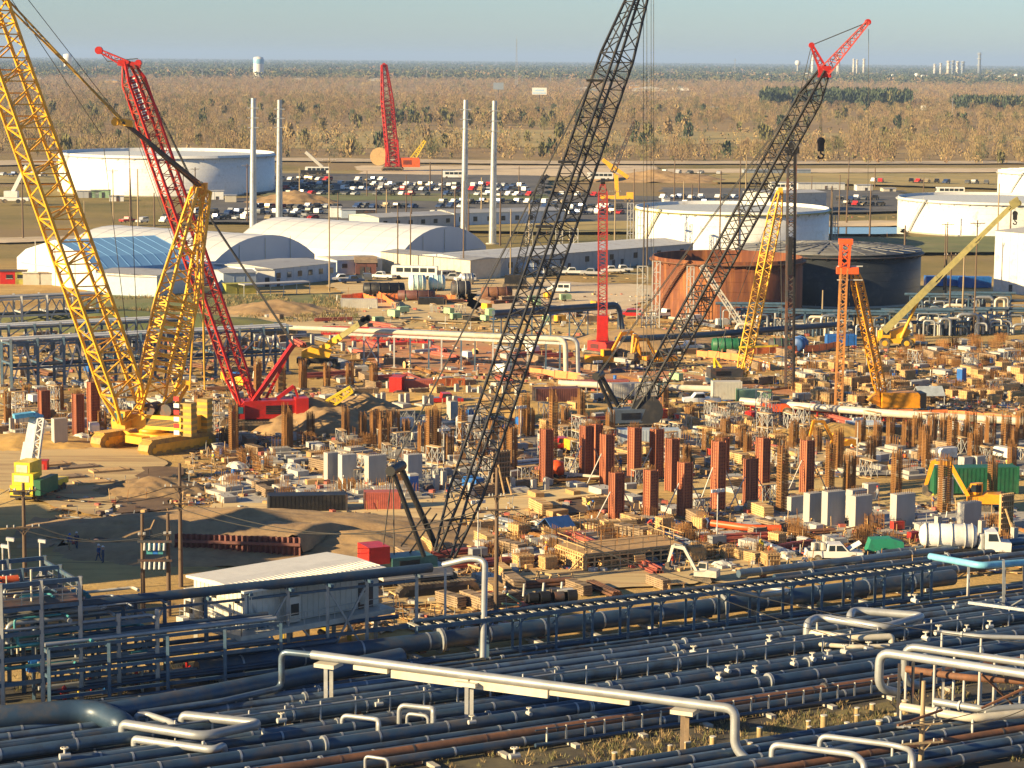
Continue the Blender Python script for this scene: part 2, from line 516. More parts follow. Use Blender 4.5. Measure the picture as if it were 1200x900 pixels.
# the yard and the site
sheet('yard', [(560, 365), (700, 372), (770, 350), (800, 338), (640, 330), (540, 345)], CAL, .22, label='pale yard with a white van')
sheet('yard', [(390, 370), (560, 380), (560, 340), (640, 332), (640, 318), (390, 322)], DIRT, .22, label='packed yard around poly tanks')
sheet('lawn', [(90, 362), (400, 372), (400, 346), (90, 345)], GRSG, .24, label='rough green bank before the trailers')
sheet('field', [(250, 395), (470, 400), (470, 375), (250, 370)], DIRT, .23, label='bare tan yard behind the truss rack')
sheet('clay_strip', [(370, 388), (560, 402), (760, 440), (760, 455), (560, 440), (440, 432), (400, 402)], RUBB, .26, label='reddish clay trench strip')
sheet('clay_strip', [(560, 440), (790, 450), (960, 470), (960, 462), (790, 438), (600, 428)], RUBB, .27, label='reddish clay along the surface pipe')
sheet('sand_bed', [(425, 486), (560, 484), (680, 470), (660, 452), (540, 452), (440, 456)], SOILY, .28, label='yellow sand bed around concrete stubs')
sheet('road', [(-60, 560), (120, 606), (150, 575), (195, 545), (160, 530), (-60, 522)], DIRT, .27, label='broad packed ramp below the yellow crane')
sheet('road', [(230, 612), (440, 618), (700, 600), (760, 575), (560, 575), (460, 590), (250, 592)], DIRT, .26, label='tan haul road through the site')
sheet('mud', [(645, 604), (790, 600), (770, 585), (660, 588)], MUDD, .30, label='damp dark mud below red column forms')
sheet('mud', [(130, 604), (200, 600), (215, 550), (170, 548)], MUDD, .28, label='dark gully beside the ramp')
sheet('water', [(108, 640), (190, 641), (205, 634), (160, 630), (112, 633)], PUD, .34, label='blue puddle in the shadow')
sheet('road', [(440, 716), (700, 694), (1230, 650), (1230, 628), (700, 668), (430, 690)], DIRT, .25, label='tan track behind the elevated pipe rack')
sheet('slab', [(245, 584), (310, 598), (460, 585), (600, 575), (600, 560), (430, 556), (330, 560)], CONC, .22, label='pale concrete slab with starter bars')
sheet('slab', [(880, 634), (1215, 628), (1215, 604), (1000, 598), (860, 606)], CONC, .22, label='concrete slab below the piers')
sheet('slab', [(460, 540), (640, 548), (640, 505), (460, 500)], GREYG, .24, label='grey stone pad among rebar cages')
sheet('slab', [(1000, 560), (1210, 560), (1210, 500), (1000, 505)], GREYG, .24, label='grey stone pad among tall cages')
sheet('slab', [(780, 536), (1000, 545), (1000, 505), (800, 500)], DIRT, .24, label='tan work floor behind red forms')
sheet('gravel_bed', [(-60, 905), (1260, 905), (1260, 706), (880, 722), (560, 772), (120, 800), (-60, 800)],
      mat('dark pipe bed gravel', (.05, .042, .035), .95, var=.45, scale=.5, second=(.12, .10, .05), amt=.4, s2=.12, bump=.5), .21, label='dark gravel bed under the pipe racks')
GRS2 = mat('dead pipeway grass', (.20, .16, .06), .95, var=.4, scale=1.2, second=(.09, .07, .035), amt=.5, s2=.5)
sheet('grass_patch', [(840, 880), (1000, 872), (1060, 850), (1050, 828), (880, 856)], GRS2, .26, label='dead grass between pipe bundles')
# ------------------------------------------------------------------ far woods, towers and plants
def wood_mesh(name, label, pts, hts, nq, mats, wts, lean=.35, spread=.42, qw=(.25, .7), ql=(.9, 2.6), seed=1, trunk=True):
    """many winter trees in one object: every tree a tapered stem and a crown of thin twig sprays through its volume"""
    g = np.random.default_rng(seed)
    n = len(pts)
    P = np.repeat(pts, nq, axis=0)
    Hh = np.repeat(hts, nq)
    k = n * nq
    u = g.random(k)
    zz = Hh * (.18 + .8 * u)
    rad = Hh * spread * np.sqrt(np.clip(1 - ((u - .45) / .62) ** 2, 0.03, 1)) * np.sqrt(g.random(k)) * .75
    a = g.random(k) * 2 * PI
    c = np.stack([P[:, 0] + rad * np.cos(a), P[:, 1] + rad * np.sin(a), zz], 1)
    d = np.stack([np.cos(a) * lean * g.random(k) + g.normal(0, .2, k), np.sin(a) * lean * g.random(k) + g.normal(0, .2, k), np.full(k, 1.0)], 1)
    d /= np.linalg.norm(d, axis=1)[:, None]
    b = g.random(k) * PI
    s = np.stack([np.cos(b), np.sin(b), np.zeros(k)], 1)
    sc = (Hh / 12)[:, None]
    hw = sc * g.uniform(qw[0], qw[1], k)[:, None]
    hl = sc * g.uniform(ql[0], ql[1], k)[:, None]
    q = np.stack([c - d * hl, c + s * hw - d * hl * .2, c + d * hl, c - s * hw + d * hl * .1], 1).reshape(-1, 3)
    fi = np.arange(k * 4).reshape(-1, 4)
    mi = np.repeat(g.choice(len(mats), n, p=wts), nq)
    if trunk:
        tw = (hts * .014)[:, None]
        x = np.array([[1, 0, 0]]); y = np.array([[0, 1, 0]])
        base = np.concatenate([pts, np.zeros((n, 1))], 1) if pts.shape[1] == 2 else pts
        top = base + np.stack([np.zeros(n), np.zeros(n), hts * .8], 1)
        t = np.concatenate([np.stack([base - x * tw, base + x * tw, top + x * tw * .3, top - x * tw * .3], 1),
                            np.stack([base - y * tw, base + y * tw, top + y * tw * .3, top - y * tw * .3], 1)], 0).reshape(-1, 3)
        fi = np.concatenate([fi, np.arange(len(t)).reshape(-1, 4) + len(q)])
        q = np.concatenate([q, t])
        mi = np.concatenate([mi, np.zeros(2 * n, int)])
    me = bpy.data.meshes.new(name)
    me.vertices.add(len(q)); me.vertices.foreach_set('co', q.astype(np.float32).ravel())
    me.loops.add(fi.size); me.loops.foreach_set('vertex_index', fi.astype(np.int32).ravel())
    me.polygons.add(len(fi)); me.polygons.foreach_set('loop_start', np.arange(0, fi.size, 4, dtype=np.int32))
    for m in mats: me.materials.append(m)
    me.polygons.foreach_set('material_index', mi.astype(np.int32))
    me.update(calc_edges=True)
    o = bpy.data.objects.new(name, me)
    link(o)
    tag(o, label, None, None, 'stuff')
    return o
TW = [mat('bare twigs brown', (.24, .165, .085), .9, var=.2, scale=.02), mat('bare twigs reddish', (.27, .175, .10), .9, var=.2, scale=.02),
      mat('bare twigs tan', (.31, .225, .105), .9, var=.2, scale=.02), mat('olive leaves', (.15, .14, .055), .9, var=.25, scale=.02),
      mat('dark evergreen leaves', (.05, .07, .035), .9, var=.25, scale=.02)]
def scatter(n, py0, py1, x0=-60, x1=1260, keep=None, seed=3):
    g = np.random.default_rng(seed)
    out = []
    Y0, Y1 = G(600, py1).y, G(600, py0).y
    while len(out) < n:
        Y = math.sqrt(Y0 * Y0 + (Y1 * Y1 - Y0 * Y0) * g.random())
        px = g.uniform(x0, x1)
        X = (px - 600) / F * Y
        p = V((X, Y, 0))
        if keep and not keep(*proj(p), g.random()): continue
        out.append((X, Y))
    return np.array(out)
def dens(px, py, r):                      # near edge of the woods, thin over the grass bands
    t = noise.noise((px * .012, py * .06, 0))
    if 148 < py < 176 and 300 < px < 1000: return r < .02 + .25 * max(0, t)
    if px > 780 and 157 < py < 163: return r < .05
    return r < .75 + .6 * t
def wm(name, label, pts, lo, hi, nq, wts, seed, **k):
    g = np.random.default_rng(seed)
    p3 = np.concatenate([pts, np.zeros((len(pts), 1))], 1)
    return wood_mesh(name, label, p3, g.uniform(lo, hi, len(pts)), nq, TW, wts, seed=seed, **k)
wm('bare_woodland', 'bare brown winter woodland behind the car lots', scatter(5000, 118, 189, keep=dens), 4.5, 10.5, 150, [.3, .14, .34, .19, .03], 5, qw=(.07, .22), ql=(.7, 2.0), spread=.55)
wm('bare_woodland', 'reddish bare woods further off', scatter(7000, 92, 124, keep=lambda x, y, r: r < .75 + .6 * noise.noise((x * .01, y * .08, 4))), 6, 11, 60, [.26, .40, .24, .08, .02], 6, qw=(.14, .4), ql=(.9, 2.4), spread=.65)
wm('scrub', 'low brown scrub on the near field', scatter(2600, 150, 189, keep=lambda x, y, r: r < .5 + noise.noise((x * .02, y * .1, 9))), 1.6, 4.5, 14, [.3, .1, .4, .17, .03], 7, trunk=False, qw=(.8, 1.8))
wm('evergreen_grove', 'dark evergreen grove among bare woods', scatter(330, 118, 123.5, 885, 1062), 15, 21, 46, [0, 0, 0, .1, .9], 8, spread=.3, qw=(.5, 1.1))
wm('evergreen_grove', 'dark low evergreen belt by white sign', scatter(160, 121, 125, 1108, 1230), 12, 16, 40, [0, 0, 0, .2, .8], 9, spread=.35, qw=(.5, 1.1))
wm('evergreen_thicket', 'olive thicket at the edge of the grass band', scatter(55, 138, 150, 440, 640), 7, 11, 60, [.1, 0, .1, .6, .2], 10, qw=(.5, 1.1))
wm('evergreen_thicket', 'scattered olive trees along the wood', scatter(120, 130, 188, 0, 1200), 7, 12, 70, [.05, 0, .05, .6, .3], 12, qw=(.5, 1.1))
# far tree belts, ever farther
for i, (pa, pb, n, lo, hi, wt) in enumerate([(87, 96, 5200, 11, 18, [.06, .06, .0, .28, .6]), (79, 87, 5200, 13, 22, [0, .02, .0, .13, .85]), (74, 79, 5200, 14, 24, [0, 0, 0, .05, .95])]):
    wm('tree_belt', ['hazy mixed tree belt before the far plant', 'blue hazy tree belt at the horizon', 'farthest pale blue tree belt'][i], scatter(n, pa, pb, -80, 1280, seed=20 + i), lo, hi, 18, wt, 30 + i, trunk=False, qw=(1.1, 2.6), ql=(1.0, 2.4), spread=.9)

def far_at(px, pybase):                   # ground point well out, by its base line
    return G(px, pybase)
def far_thing(name, px, base, desc, cat, parts, group=None):
    p = far_at(px, base)
    e = empty(name, p)
    s = p.y / F
    for pn, m, fn in parts:
        mb = MB(at=p)
        fn(mb, s)
        mb.build(pn, m, e)
    reg(e, desc[0], desc[1], cat, group)
    return e
# water towers
def wt_body(mb, s): mb.lathe([(.01, 0), (6 * s, 0), (6.2 * s, 2 * s), (6.2 * s, 22 * s), (5.4 * s, 24.5 * s), (.01, 25.5 * s)], 28)
far_thing('water_tower', 303, 92, ('tall white standpipe water tower with pale blue band', 'rising above the woods'), 'water tower',
          [('tank', WHT, wt_body), ('band', mat('pale blue paint', (.22, .45, .62), .5), lambda mb, s: mb.lathe([(6.3 * s, 17 * s), (6.35 * s, 19 * s), (6.35 * s, 22.3 * s), (6.3 * s, 22.4 * s)], 28))])
far_thing('water_tower', 79.5, 82, ('small distant white water tower', 'between the two crane lines'), 'water tower',
          [('tank', WHT, lambda mb, s: mb.lathe([(.01, 0), (4.5 * s, 0), (4.5 * s, 12 * s), (5 * s, 13 * s), (5 * s, 18 * s), (.01, 19 * s)], 20))])
far_thing('water_tower', 934.5, 88, ('round white ball water tower on a stem', 'in the far plant'), 'water tower',
          [('stem', WHD, lambda mb, s: mb.lathe([(1.6 * s, 0), (.9 * s, 2 * s), (.9 * s, 11 * s), (1.6 * s, 12 * s)], 14)),
           ('tank', WHT, lambda mb, s: mb.lathe([(.05, 10.5 * s), (2.4 * s, 11.6 * s), (3.4 * s, 14 * s), (2.8 * s, 16.2 * s), (.05, 17.2 * s)], 20))])
# stacks and columns of the far plants
HZ = mat('far blue grey column', (.22, .26, .32), .6)
def stack_fn(h, r0, r1): return lambda mb, s: mb.lathe([(.01, 0), (r0 * s, 0), (r1 * s, h * s), (.01, h * s)], 14)
for px, base, h, r, m, d in [(952, 89, 24, 2.0, WHT, 'tall white stack'), (982, 89, 25, 2.3, WHD, 'tall cream stack'), (1000, 90, 21, 1.3, WHD, 'tall cream stack'), (1004, 90, 20, 1.2, WHD, 'tall cream stack'),
                             (1012, 90, 21, 1.5, WHD, 'tall cream stack'), (1095, 91, 16, 1.6, STG, 'grey process column'), (1102, 91, 17, 1.5, STG, 'grey process column'), (1111, 91, 19.5, 2.2, WHD, 'tall cream process column'),
                             (1116.5, 91, 20, 2.0, HZ, 'blue process column'), (1122, 91, 19, 2.1, WHD, 'tall cream process column'), (1128, 91, 19, 2.1, HZ, 'blue process column'), (1147, 92, 30, 2.0, HZ, 'tallest dark blue column')]:
    far_thing('process_column' if 'column' in d else 'smoke_stack', px, base, (d, 'in the far plant on the horizon'), 'tower',
              [('shell', m, stack_fn(h, r, r * .85)), ('platform', STG, lambda mb, s, h=h, r=r: [mb.lathe([(r * 1.15 * s, h * f * s), (r * 1.5 * s, h * f * s), (r * 1.5 * s, (h * f + .5) * s), (r * 1.1 * s, (h * f + .5) * s)], 12) for f in (.5, .75, .93)])], 'columns and stacks of the far plant')
def sphere_tank(r): return lambda mb, s: mb.lathe([(.01, .3 * r * s)] + [(r * s * math.sin(a), r * s * (1.2 - math.cos(a))) for a in np.linspace(.2, PI - .05, 9)], 14)
def drum(r, h): return lambda mb, s: mb.lathe([(.01, 0), (r * s, 0), (r * s, h * s), (.01, h * 1.25 * s)], 18)
random.seed(3)
fx = [(895, 0), (900, 1), (913, 0), (921, 0), (946, 1), (1020, 0), (1032, 0), (1046, 1), (1054, 0), (1064, 0), (1074, 1), (1081, 1), (1087, 1), (1137, 0), (1158, 1), (1164, 1), (1171, 1), (1178, 1), (1184, 0), (1191, 1), (1198, 1), (965, 0), (973, 0), (1040, 0)]
for px, k in fx:
    b = random.uniform(90, 95)
    if k: far_thing('sphere_tank', px, b, ('white ball tank', 'low in the far plant'), 'storage tank', [('shell', WHT, sphere_tank(random.uniform(2.4, 3.3))), ('skirt', STG, drum(1.4, 1))], 'low tanks of the far plant')
    else: far_thing('storage_tank', px, b, ('low white drum tank', 'low in the far plant'), 'storage tank', [('shell', WHT, drum(random.uniform(2.2, 4.5), random.uniform(2, 3.5)))], 'low tanks of the far plant')
def hall(wd, h, dp): return lambda mb, s: mb.bx(-wd * s / 2, wd * s / 2, 0, dp, 0, h * s)
def hall_roof(wd, h, dp): return lambda mb, s: mb.ext([(-(wd / 2 + .3) * s, -1, h * s + .02), ((wd / 2 + .3) * s, -1, h * s + .02), (0, -1, (h + wd * .08) * s)], (0, dp + 2, 0))
for px, b, wd, h, m in [(100, 91, 22, 2.6, WHD), (162, 93, 8, 3, WHT), (130, 97, 16, 2.5, LUM), (42, 93, 12, 2.5, WHD), (440, 95, 14, 2.4, WHD), (480, 93, 18, 2, STG), (745, 104, 14, 3.2, LUM), (762, 107, 40, 2.6, WHD), (798, 106, 18, 3, WHT), (688, 106, 26, 2, HZ),
                        (848, 97, 20, 2.2, LUM), (838, 128, 12, 2.0, GRN), (350, 94, 12, 2, WHD), (230, 92, 10, 2, WHD), (556, 92, 26, 1.8, STG), (872, 90, 14, 3, LUM)]:
    far_thing('hall', px, b, ({'weathered white panel': 'low white hall', 'white paint': 'bright white hall', 'new lumber': 'low tan hall', 'pale grey steel': 'low grey hall', 'far blue grey column': 'long blue grey hall', 'green paint': 'small green hall'}[m.name], 'lying among the far woods'), 'building',
              [('wall', m, hall(wd, h, 26)), ('roof', ROOFG, hall_roof(wd, h, 26))], 'halls among the far woods')
# radio mast, billboards
p = far_at(605, 103); e = empty('radio_mast', p); s = p.y / F
mb = MB(); mb.lattice(p, p + V((0, 0, 56 * s)), 3.2 * s, 3.2 * s, .5 * s, .5 * s, 30, .16 * s, .09 * s, (1, 0, 0)); mb.build('lattice_mast', GALV, e)
mb = MB(); mb.tube(p + V((0, 0, 56 * s)), p + V((0, 0, 60 * s)), .12 * s); mb.build('antenna', GALV, e)
tag(e, 'thin grey lattice radio mast standing on the horizon', 'mast')
for px, b, wd, h, z0, m, d in [(584, 112, 12, 8, 7, HZ, 'dark back of a billboard on a post'), (632, 122, 17, 8, 11, WHT, 'white billboard on a tall post')]:
    p = far_at(px, b); e = empty('billboard', p); s = p.y / F
    mb = MB(at=p); mb.bx(-wd / 2 * s, wd / 2 * s, -.3, .3, z0 * s, (z0 + h) * s); mb.build('panel', m, e)
    if m is WHT:
        mb = MB(at=p); mb.bx(-wd * .46 * s, wd * .42 * s, -.5, -.35, (z0 + 1) * s, (z0 + 2.6) * s); mb.bx(-wd * .3 * s, wd * .3 * s, -.5, -.35, (z0 + 4) * s, (z0 + 6) * s); mb.build('print', mat('pale blue print', (.35, .5, .68), .6), e)
    mb = MB(at=p); mb.tube((0, .6, 0), (0, .6, z0 * s + 1), .5 * s); mb.build('post', DKST, e)
    reg(e, d, 'above the bare woods', 'billboard')
p = far_at(1082, 133); e = empty('sign_board', p); s = p.y / F
mb = MB(at=p); mb.bx(-3 * s, 3 * s, -.2, .2, 4 * s, 9 * s); mb.build('panel', WHT, e)
mb = MB(at=p); mb.bar((-2 * s, 0, 0), (-2 * s, 0, 4 * s), .3 * s); mb.bar((2 * s, 0, 0), (2 * s, 0, 4 * s), .3 * s); mb.build('post', WOODL, e)
tag(e, 'small square white sign standing among bare trees', 'sign')
for px, b, h in [(185, 88, 14), (237, 90, 12), (500, 92, 16), (520, 93, 14), (668, 97, 14), (713, 96, 18), (760, 97, 16), (785, 97, 18), (861, 88, 22), (1116, 132, 20), (612, 95, 10), (645, 96, 12)]:
    far_thing('pylon', px, b + 3, ('thin grey line pylon', 'along the far horizon'), 'pylon', [('mast', GALV, lambda mb, s, h=h: mb.lattice((0, 0, 0), (0, 0, h * s), 1.1 * s, 1.1 * s, .3 * s, .3 * s, 8, .1 * s, .06 * s, (1, 0, 0))),
              ('crossarm', GALV, lambda mb, s, h=h: mb.bar((-1.6 * s, 0, h * .9 * s), (1.6 * s, 0, h * .9 * s), .25 * s))], 'pylons along the horizon')
# ------------------------------------------------------------------ tanks
def tank(name, cx, base_front, wpx, top_front, mshell, desc, roof, rim=GALV, girder=None, extra=None):
    """a round oil tank given by its width, the foot of its near side and the top of its near side"""
    f = G(cx, base_front)
    Yc = f.y
    r = 0
    for _ in range(6):                    # the centre lies one radius behind the near side
        r = wpx / 2 * Yc / F
        Yc = f.y + r
    c = V(((cx - 600) / F * Yc, Yc, 0))
    h = D(cx, top_front, f.y).z
    e = empty(name, c)
    n = 72
    mb = MB(at=c); mb.lathe([(r, 0), (r, h), (r - .25, h), (r - .25, h * (.5 if roof != 'open' else .02))], n)
    for k in range(1, 6): mb.lathe([(r + .005, h * k / 6), (r + .03, h * k / 6), (r + .03, h * k / 6 + .06), (r + .005, h * k / 6 + .06)], n)
    mb.build('shell', mshell, e)
    if roof == 'float':
        mb = MB(at=c); mb.lathe([(.01, h * .95), (r - .3, h * .92)], n); mb.build('floating_roof', mat('pale roof plate', (.55, .57, .56), .6), e)
    elif roof == 'cone':
        mb = MB(at=c); mb.lathe([(r + .15, h - .1), (r + .15, h + .08), (.01, h + r * .06)], n)
        for k in range(24):
            a = 2 * PI * k / 24
            mb.bar((math.cos(a) * .6, math.sin(a) * .6, h + r * .06 + .1), (math.cos(a) * r, math.sin(a) * r, h + .16), .35, .12)
        for q in (.3, .55, .8): mb.lathe([(r * q, h + r * .06 * (1 - q) + .1), (r * q + .2, h + r * .06 * (1 - q) + .22), (r * q + .4, h + r * .06 * (1 - q) + .1)], n)
        mb.build('roof', ROOFG if girder is None else girder, e)
    mb = MB(at=c); mb.lathe([(r + .02, h * .93), (r + .7, h * .93), (r + .7, h * .93 + .18), (r + .02, h * .93 + .18)], n)
    for k in range(40):
        a = 2 * PI * k / 40
        mb.bar((math.cos(a) * (r + .02), math.sin(a) * (r + .02), h * .88), (math.cos(a) * (r + .65), math.sin(a) * (r + .65), h * .93), .12)
    mb.build('wind_girder', rim, e)
    # spiral stair with handrail
    mb = MB(at=c)
    a0 = R(200)
    pr = None
    for k in range(40):
        a = a0 + k * .8 * h / r / 40
        z = h * k / 39
        q = V((math.cos(a), math.sin(a), 0))
        mb.ob(q * (r + .55) + V((0, 0, z)), q * .45, V((-q.y, q.x, 0)) * .3, (0, 0, .06))
        t = q * (r + 1.0) + V((0, 0, z + 1.1))
        if pr is not None: mb.bar(pr, t, .07)
        pr = t
    mb.build('stair', rim, e)
    mb = MB(at=c); mb.lathe([(r + .02, 0), (r + .6, 0), (r + .6, .5), (r + .02, .5)], n); mb.build('foundation_ring', CONC, e)
    tag(e, desc, 'storage tank', 'oil storage tanks')
    return e, c, r, h
t1 = tank('storage_tank', 195, 231, 250, 183, WHT, 'wide white open tank behind the tents and red boom', 'float', STG)
t2 = tank('storage_tank', 856, 300, 226, 249, WHT, 'white tank beyond the rusty tank, crossed by black boom', 'float', OLV)
t3 = tank('storage_tank', 1166, 279, 230, 238, WHT, 'white tank beyond the dark domed tank, sloping crane boom before it', 'float', STG)
t4 = tank('storage_tank', 1242, 240, 150, 204, WHT, 'tall white tank cut by the picture edge, behind another white tank', 'cone', STG, WHT)
RTK = mat('streaked rust plate', (.15, .045, .018), .8, var=.5, scale=.9, second=(.33, .12, .03), amt=.42, s2=.5, stretch=(1, 1, .1))
t5 = tank('storage_tank', 852, 378, 176, 307, RTK, 'rusty brown tank being scaffolded beside the dark tank', 'open', PIPR)
DTK = mat('black tank coating', (.016, .02, .026), .55, var=.25, scale=.3, second=(.05, .05, .05), amt=.3)
t6 = tank('storage_tank', 971, 362, 213, 299, DTK, 'black tank with ribbed grey domed roof beside the rusty tank', 'cone', DKST, mat('ribbed lead roof', (.20, .20, .20), .6, .2, second=(.14, .13, .12), amt=.4))
# ------------------------------------------------------------------ tents and halls
def tent(name, corner, along, depth, L, wd, h, eave, m, mend, desc, round_=True, shade_doors=False):
    """a fabric hall: corner = near corner on the ground, along = heading of the long side, depth = heading of the gable"""
    c = V(corner); a = V(along).normalized(); d = V(depth).normalized()
    e = empty(name, c)
    prof = []
    if round_:
        for k in range(13):
            t = k / 12
            prof.append((t * wd, eave + (h - eave) * (1 - abs(2 * t - 1) ** 2.2)))
        prof = [(0, 0)] + prof + [(wd, 0)]
    else:
        prof = [(0, 0), (0, eave), (wd * .12, eave + (h - eave) * .42), (wd * .5, h), (wd * .88, eave + (h - eave) * .42), (wd, eave), (wd, 0)]
    mb = MB()
    n = len(prof)
    K = 9
    vs = [c + a * (L * k / K) + d * x + V((0, 0, z)) for k in range(K + 1) for x, z in prof]
    fs = [(k * n + i, k * n + i + 1, (k + 1) * n + i + 1, (k + 1) * n + i) for k in range(K) for i in range(n - 1)]
    mb.add(vs, fs, 0, False)
    for k in range(K + 1):                # raised seam over each arch
        for i in range(1, n - 2):
            mb.bar(vs[k * n + i] + V((0, 0, .02)), vs[k * n + i + 1] + V((0, 0, .02)), .16, .07)
    mb.build('fabric_cover', m, e)
    for k, off in ((0, -1), (K, 1)):
        mb = MB(); mb.ext([v + a * off * .04 for v in vs[k * n:(k + 1) * n]], a * off * .08); g = mb.build('gable', mend, e)
        mb = MB()
        for q in (.25, .5, .75):
            z = max(z for x, z in prof if x <= wd * q + .01)
            mb.bar(vs[k * n] + d * wd * q + a * off * .2, vs[k * n] + d * wd * q + a * off * .2 + V((0, 0, z * .93)), .16)
        mb.bar(vs[k * n] + d * wd * .06 + a * off * .2 + V((0, 0, eave * .8)), vs[k * n] + d * wd * .94 + a * off * .2 + V((0, 0, eave * .8)), .14)
        mb.build('gable_frame', WHD, g)
    tag(e, desc, 'tent hall', 'white fabric halls')
    return e
def span(p, q): return V(q) - V(p)
# heads of the tents run along U (away to the right); A shows its lit gable, B and C their lit long sides
TENTB = mat('shaded tent fabric', (.16, .34, .58), .5, var=.06, scale=.2, rnd=.03)  # blue puts the shade of the turned-away slope into the cover colour
tent('tent_hall', G(113, 342), V((math.cos(R(40)), math.sin(R(40)), 0)), V((-math.sin(R(40)), math.cos(R(40)), 0)), 26, 36, 10.4, 5.2, TENTB, TENTW, 'nearest tent hall with roof painted shade blue and white gable', round_=False)
MGRY = mat('grey tent gable', (.44, .49, .58), .5, var=.05, scale=.2, rnd=.03)  # grey-blue puts the gable's shade into its colour
aB, dB = V((-math.cos(R(35)), math.sin(R(35)), 0)), V((math.sin(R(35)), math.cos(R(35)), 0))
tent('tent_hall', G(249, 323), aB, dB, 52, 38, 8.6, 2.8, TENTW, MGRY, 'white tent hall with rounded end painted shade grey, the middle one')
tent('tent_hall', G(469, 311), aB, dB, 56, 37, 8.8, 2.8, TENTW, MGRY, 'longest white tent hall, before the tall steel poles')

def hut(name, p0, p1, hpx, depth, desc, wallm, roofm=ROOFG, slope=.35, wins=0, doors=(), pent=False, cat='building', group=None, over=.3, band=None, wz=(.45, .75)):
    """a box building given by the two ends of the foot of its near side in the photo"""
    a, b = G(*p0), G(*p1)
    L = (b - a).length
    u = (b - a) / L
    v = V((-u.y, u.x, 0))
    if v.y < 0: v = -v
    h = hpx * a.y / F
    e = empty(name, a)
    P = lambda x, y, z: a + u * x + v * y + V((0, 0, z))
    mb = MB()
    mb.ext([P(0, 0, 0), P(L, 0, 0), P(L, depth, 0), P(0, depth, 0)], (0, 0, h))
    for k in range(1, int(L / 2.4)): mb.ob(P(k * 2.4, -.02, h / 2), u * .03, v * .03, (0, 0, h / 2 - .05))
    wl = mb.build('wall', wallm, e)
    mb = MB()
    if pent: mb.ext([P(-over, -over, h + .02), P(-over, depth + over, h + slope), P(-over, depth + over, h + slope + .18), P(-over, -over, h + .2)], u * (L + 2 * over))
    else: mb.ext([P(-over, -over, h + .02), P(-over, depth + over, h + .02), P(-over, depth / 2, h + slope + .1)], u * (L + 2 * over))
    for k in range(1, int(L / 3)): mb.ob(P(k * 3, -over - .02, h + .1), u * .04, v * .03, (0, 0, .08))
    mb.build('roof', roofm, e)
    for k in range(wins):
        x = L * (k + .5) / wins
        mb = MB(); mb.ob(P(x, -.05, h * (wz[0] + wz[1]) / 2), u * min(.7, L / wins * .3), v * .04, (0, 0, h * (wz[1] - wz[0]) / 2)); wi = mb.build('window', GLASS, e)
        mb = MB(); mb.ob(P(x, -.1, h * wz[0] - .05), u * min(.8, L / wins * .34), v * .06, (0, 0, .05)); mb.build('sill', WHD, wi)
    for x in doors:
        mb = MB(); mb.ob(P(L * x, -.05, 1.05), u * .5, v * .05, (0, 0, 1.05)); d = mb.build('door', DKST, e)
        mb = MB(); mb.ob(P(L * x + .35, -.13, 1.0), u * .06, v * .05, (0, 0, .06)); mb.build('handle', STG, d)
    if band:
        mb = MB(); mb.ob(P(L / 2, -.07, h - .35), u * (L / 2 - .1), v * .04, (0, 0, .3)); mb.build('fascia', band, e)
    tag(e, desc, cat, group)
    return e
BLW = mat('pale blue trailer wall', (.40, .47, .55), .55, var=.12)
GRW = mat('grey corrugated wall', (.40, .41, .42), .5, .1, var=.12)
hut('site_office', (113, 345), (184, 349), 26, 14, 'long white office hut under the nearest tent', WHT, ROOFG, .4, 2, (.5,), group='site office huts')
hut('site_office', (184, 349), (212, 343), 24, 12, 'grey end hut joined to the white office', BLW, ROOFG, .3, 1, group='site office huts')
hut('site_office', (212, 336), (330, 330), 18, 16, 'low flat roofed hut before the middle tent', WHD, ROOFG, .5, 3, (.3,), group='site office huts')
hut('site_office', (320, 336), (394, 328), 21, 18, 'blue grey office with a row of windows', BLW, ROOFG, .5, 6, (.08,), group='site office huts')
hut('site_office', (262, 342), (300, 341), 22, 9, 'square pale blue hut beside the walkway roof', BLW, ROOFG, .3, 0, (.8,), group='site office huts')
hut('site_office', (300, 336), (322, 336), 20, 9, 'white hut with dark porch', WHT, ROOFG, .3, 0, (.6,), group='site office huts')
hut('canteen', (395, 322), (448, 320), 17, 12, 'grey low annexe beside the brown shed', BLW, ROOFG, .3, 3, group='site office huts')
hut('shed', (417, 323), (441, 323), 15, 8, 'small brown gabled timber shed before the long tent', BRN, LUMD, 1.2, 0, (.3, .6))
hut('warehouse', (446, 318), (551, 329), 23, 10, 'low cream gable end hall below the long tent', PIPW, ROOFG, .4, 0, group='warehouses')
hut('warehouse', (551, 328), (812, 306), 23, 20, 'very long grey warehouse with dark doorways', GRW, STG, .8, 9, (.19, .42, .62, .66), group='warehouses')
hut('warehouse', (444, 272), (532, 268), 17, 16, 'long grey shed beyond the steel poles', GRW, ROOFG, .6, 6, group='warehouses')
hut('warehouse', (532, 268), (662, 264), 18, 16, 'long pale blue shed in the far lot', BLW, ROOFG, .6, 8, group='warehouses')
hut('warehouse', (902, 252), (968, 250), 25, 16, 'open sided grey shed behind the white tank', STG, ROOFG, .5, 0, (.2, .8), group='warehouses')
hut('white_hall', (1164, 342), (1232, 350), 72, 40, 'tall white windowless hall by the picture edge', WHT, WHD, 1.0, 0, (.3,), band=None, group='warehouses')
hut('container', (420, 264), (443, 264), 13, 3, 'dark green site container in the far lot', GRN, GRN, .05, cat='container')
hut('container', (443, 264), (459, 264), 12, 3, 'pale green site container in the far lot', LGRN, GRN, .05, cat='container')
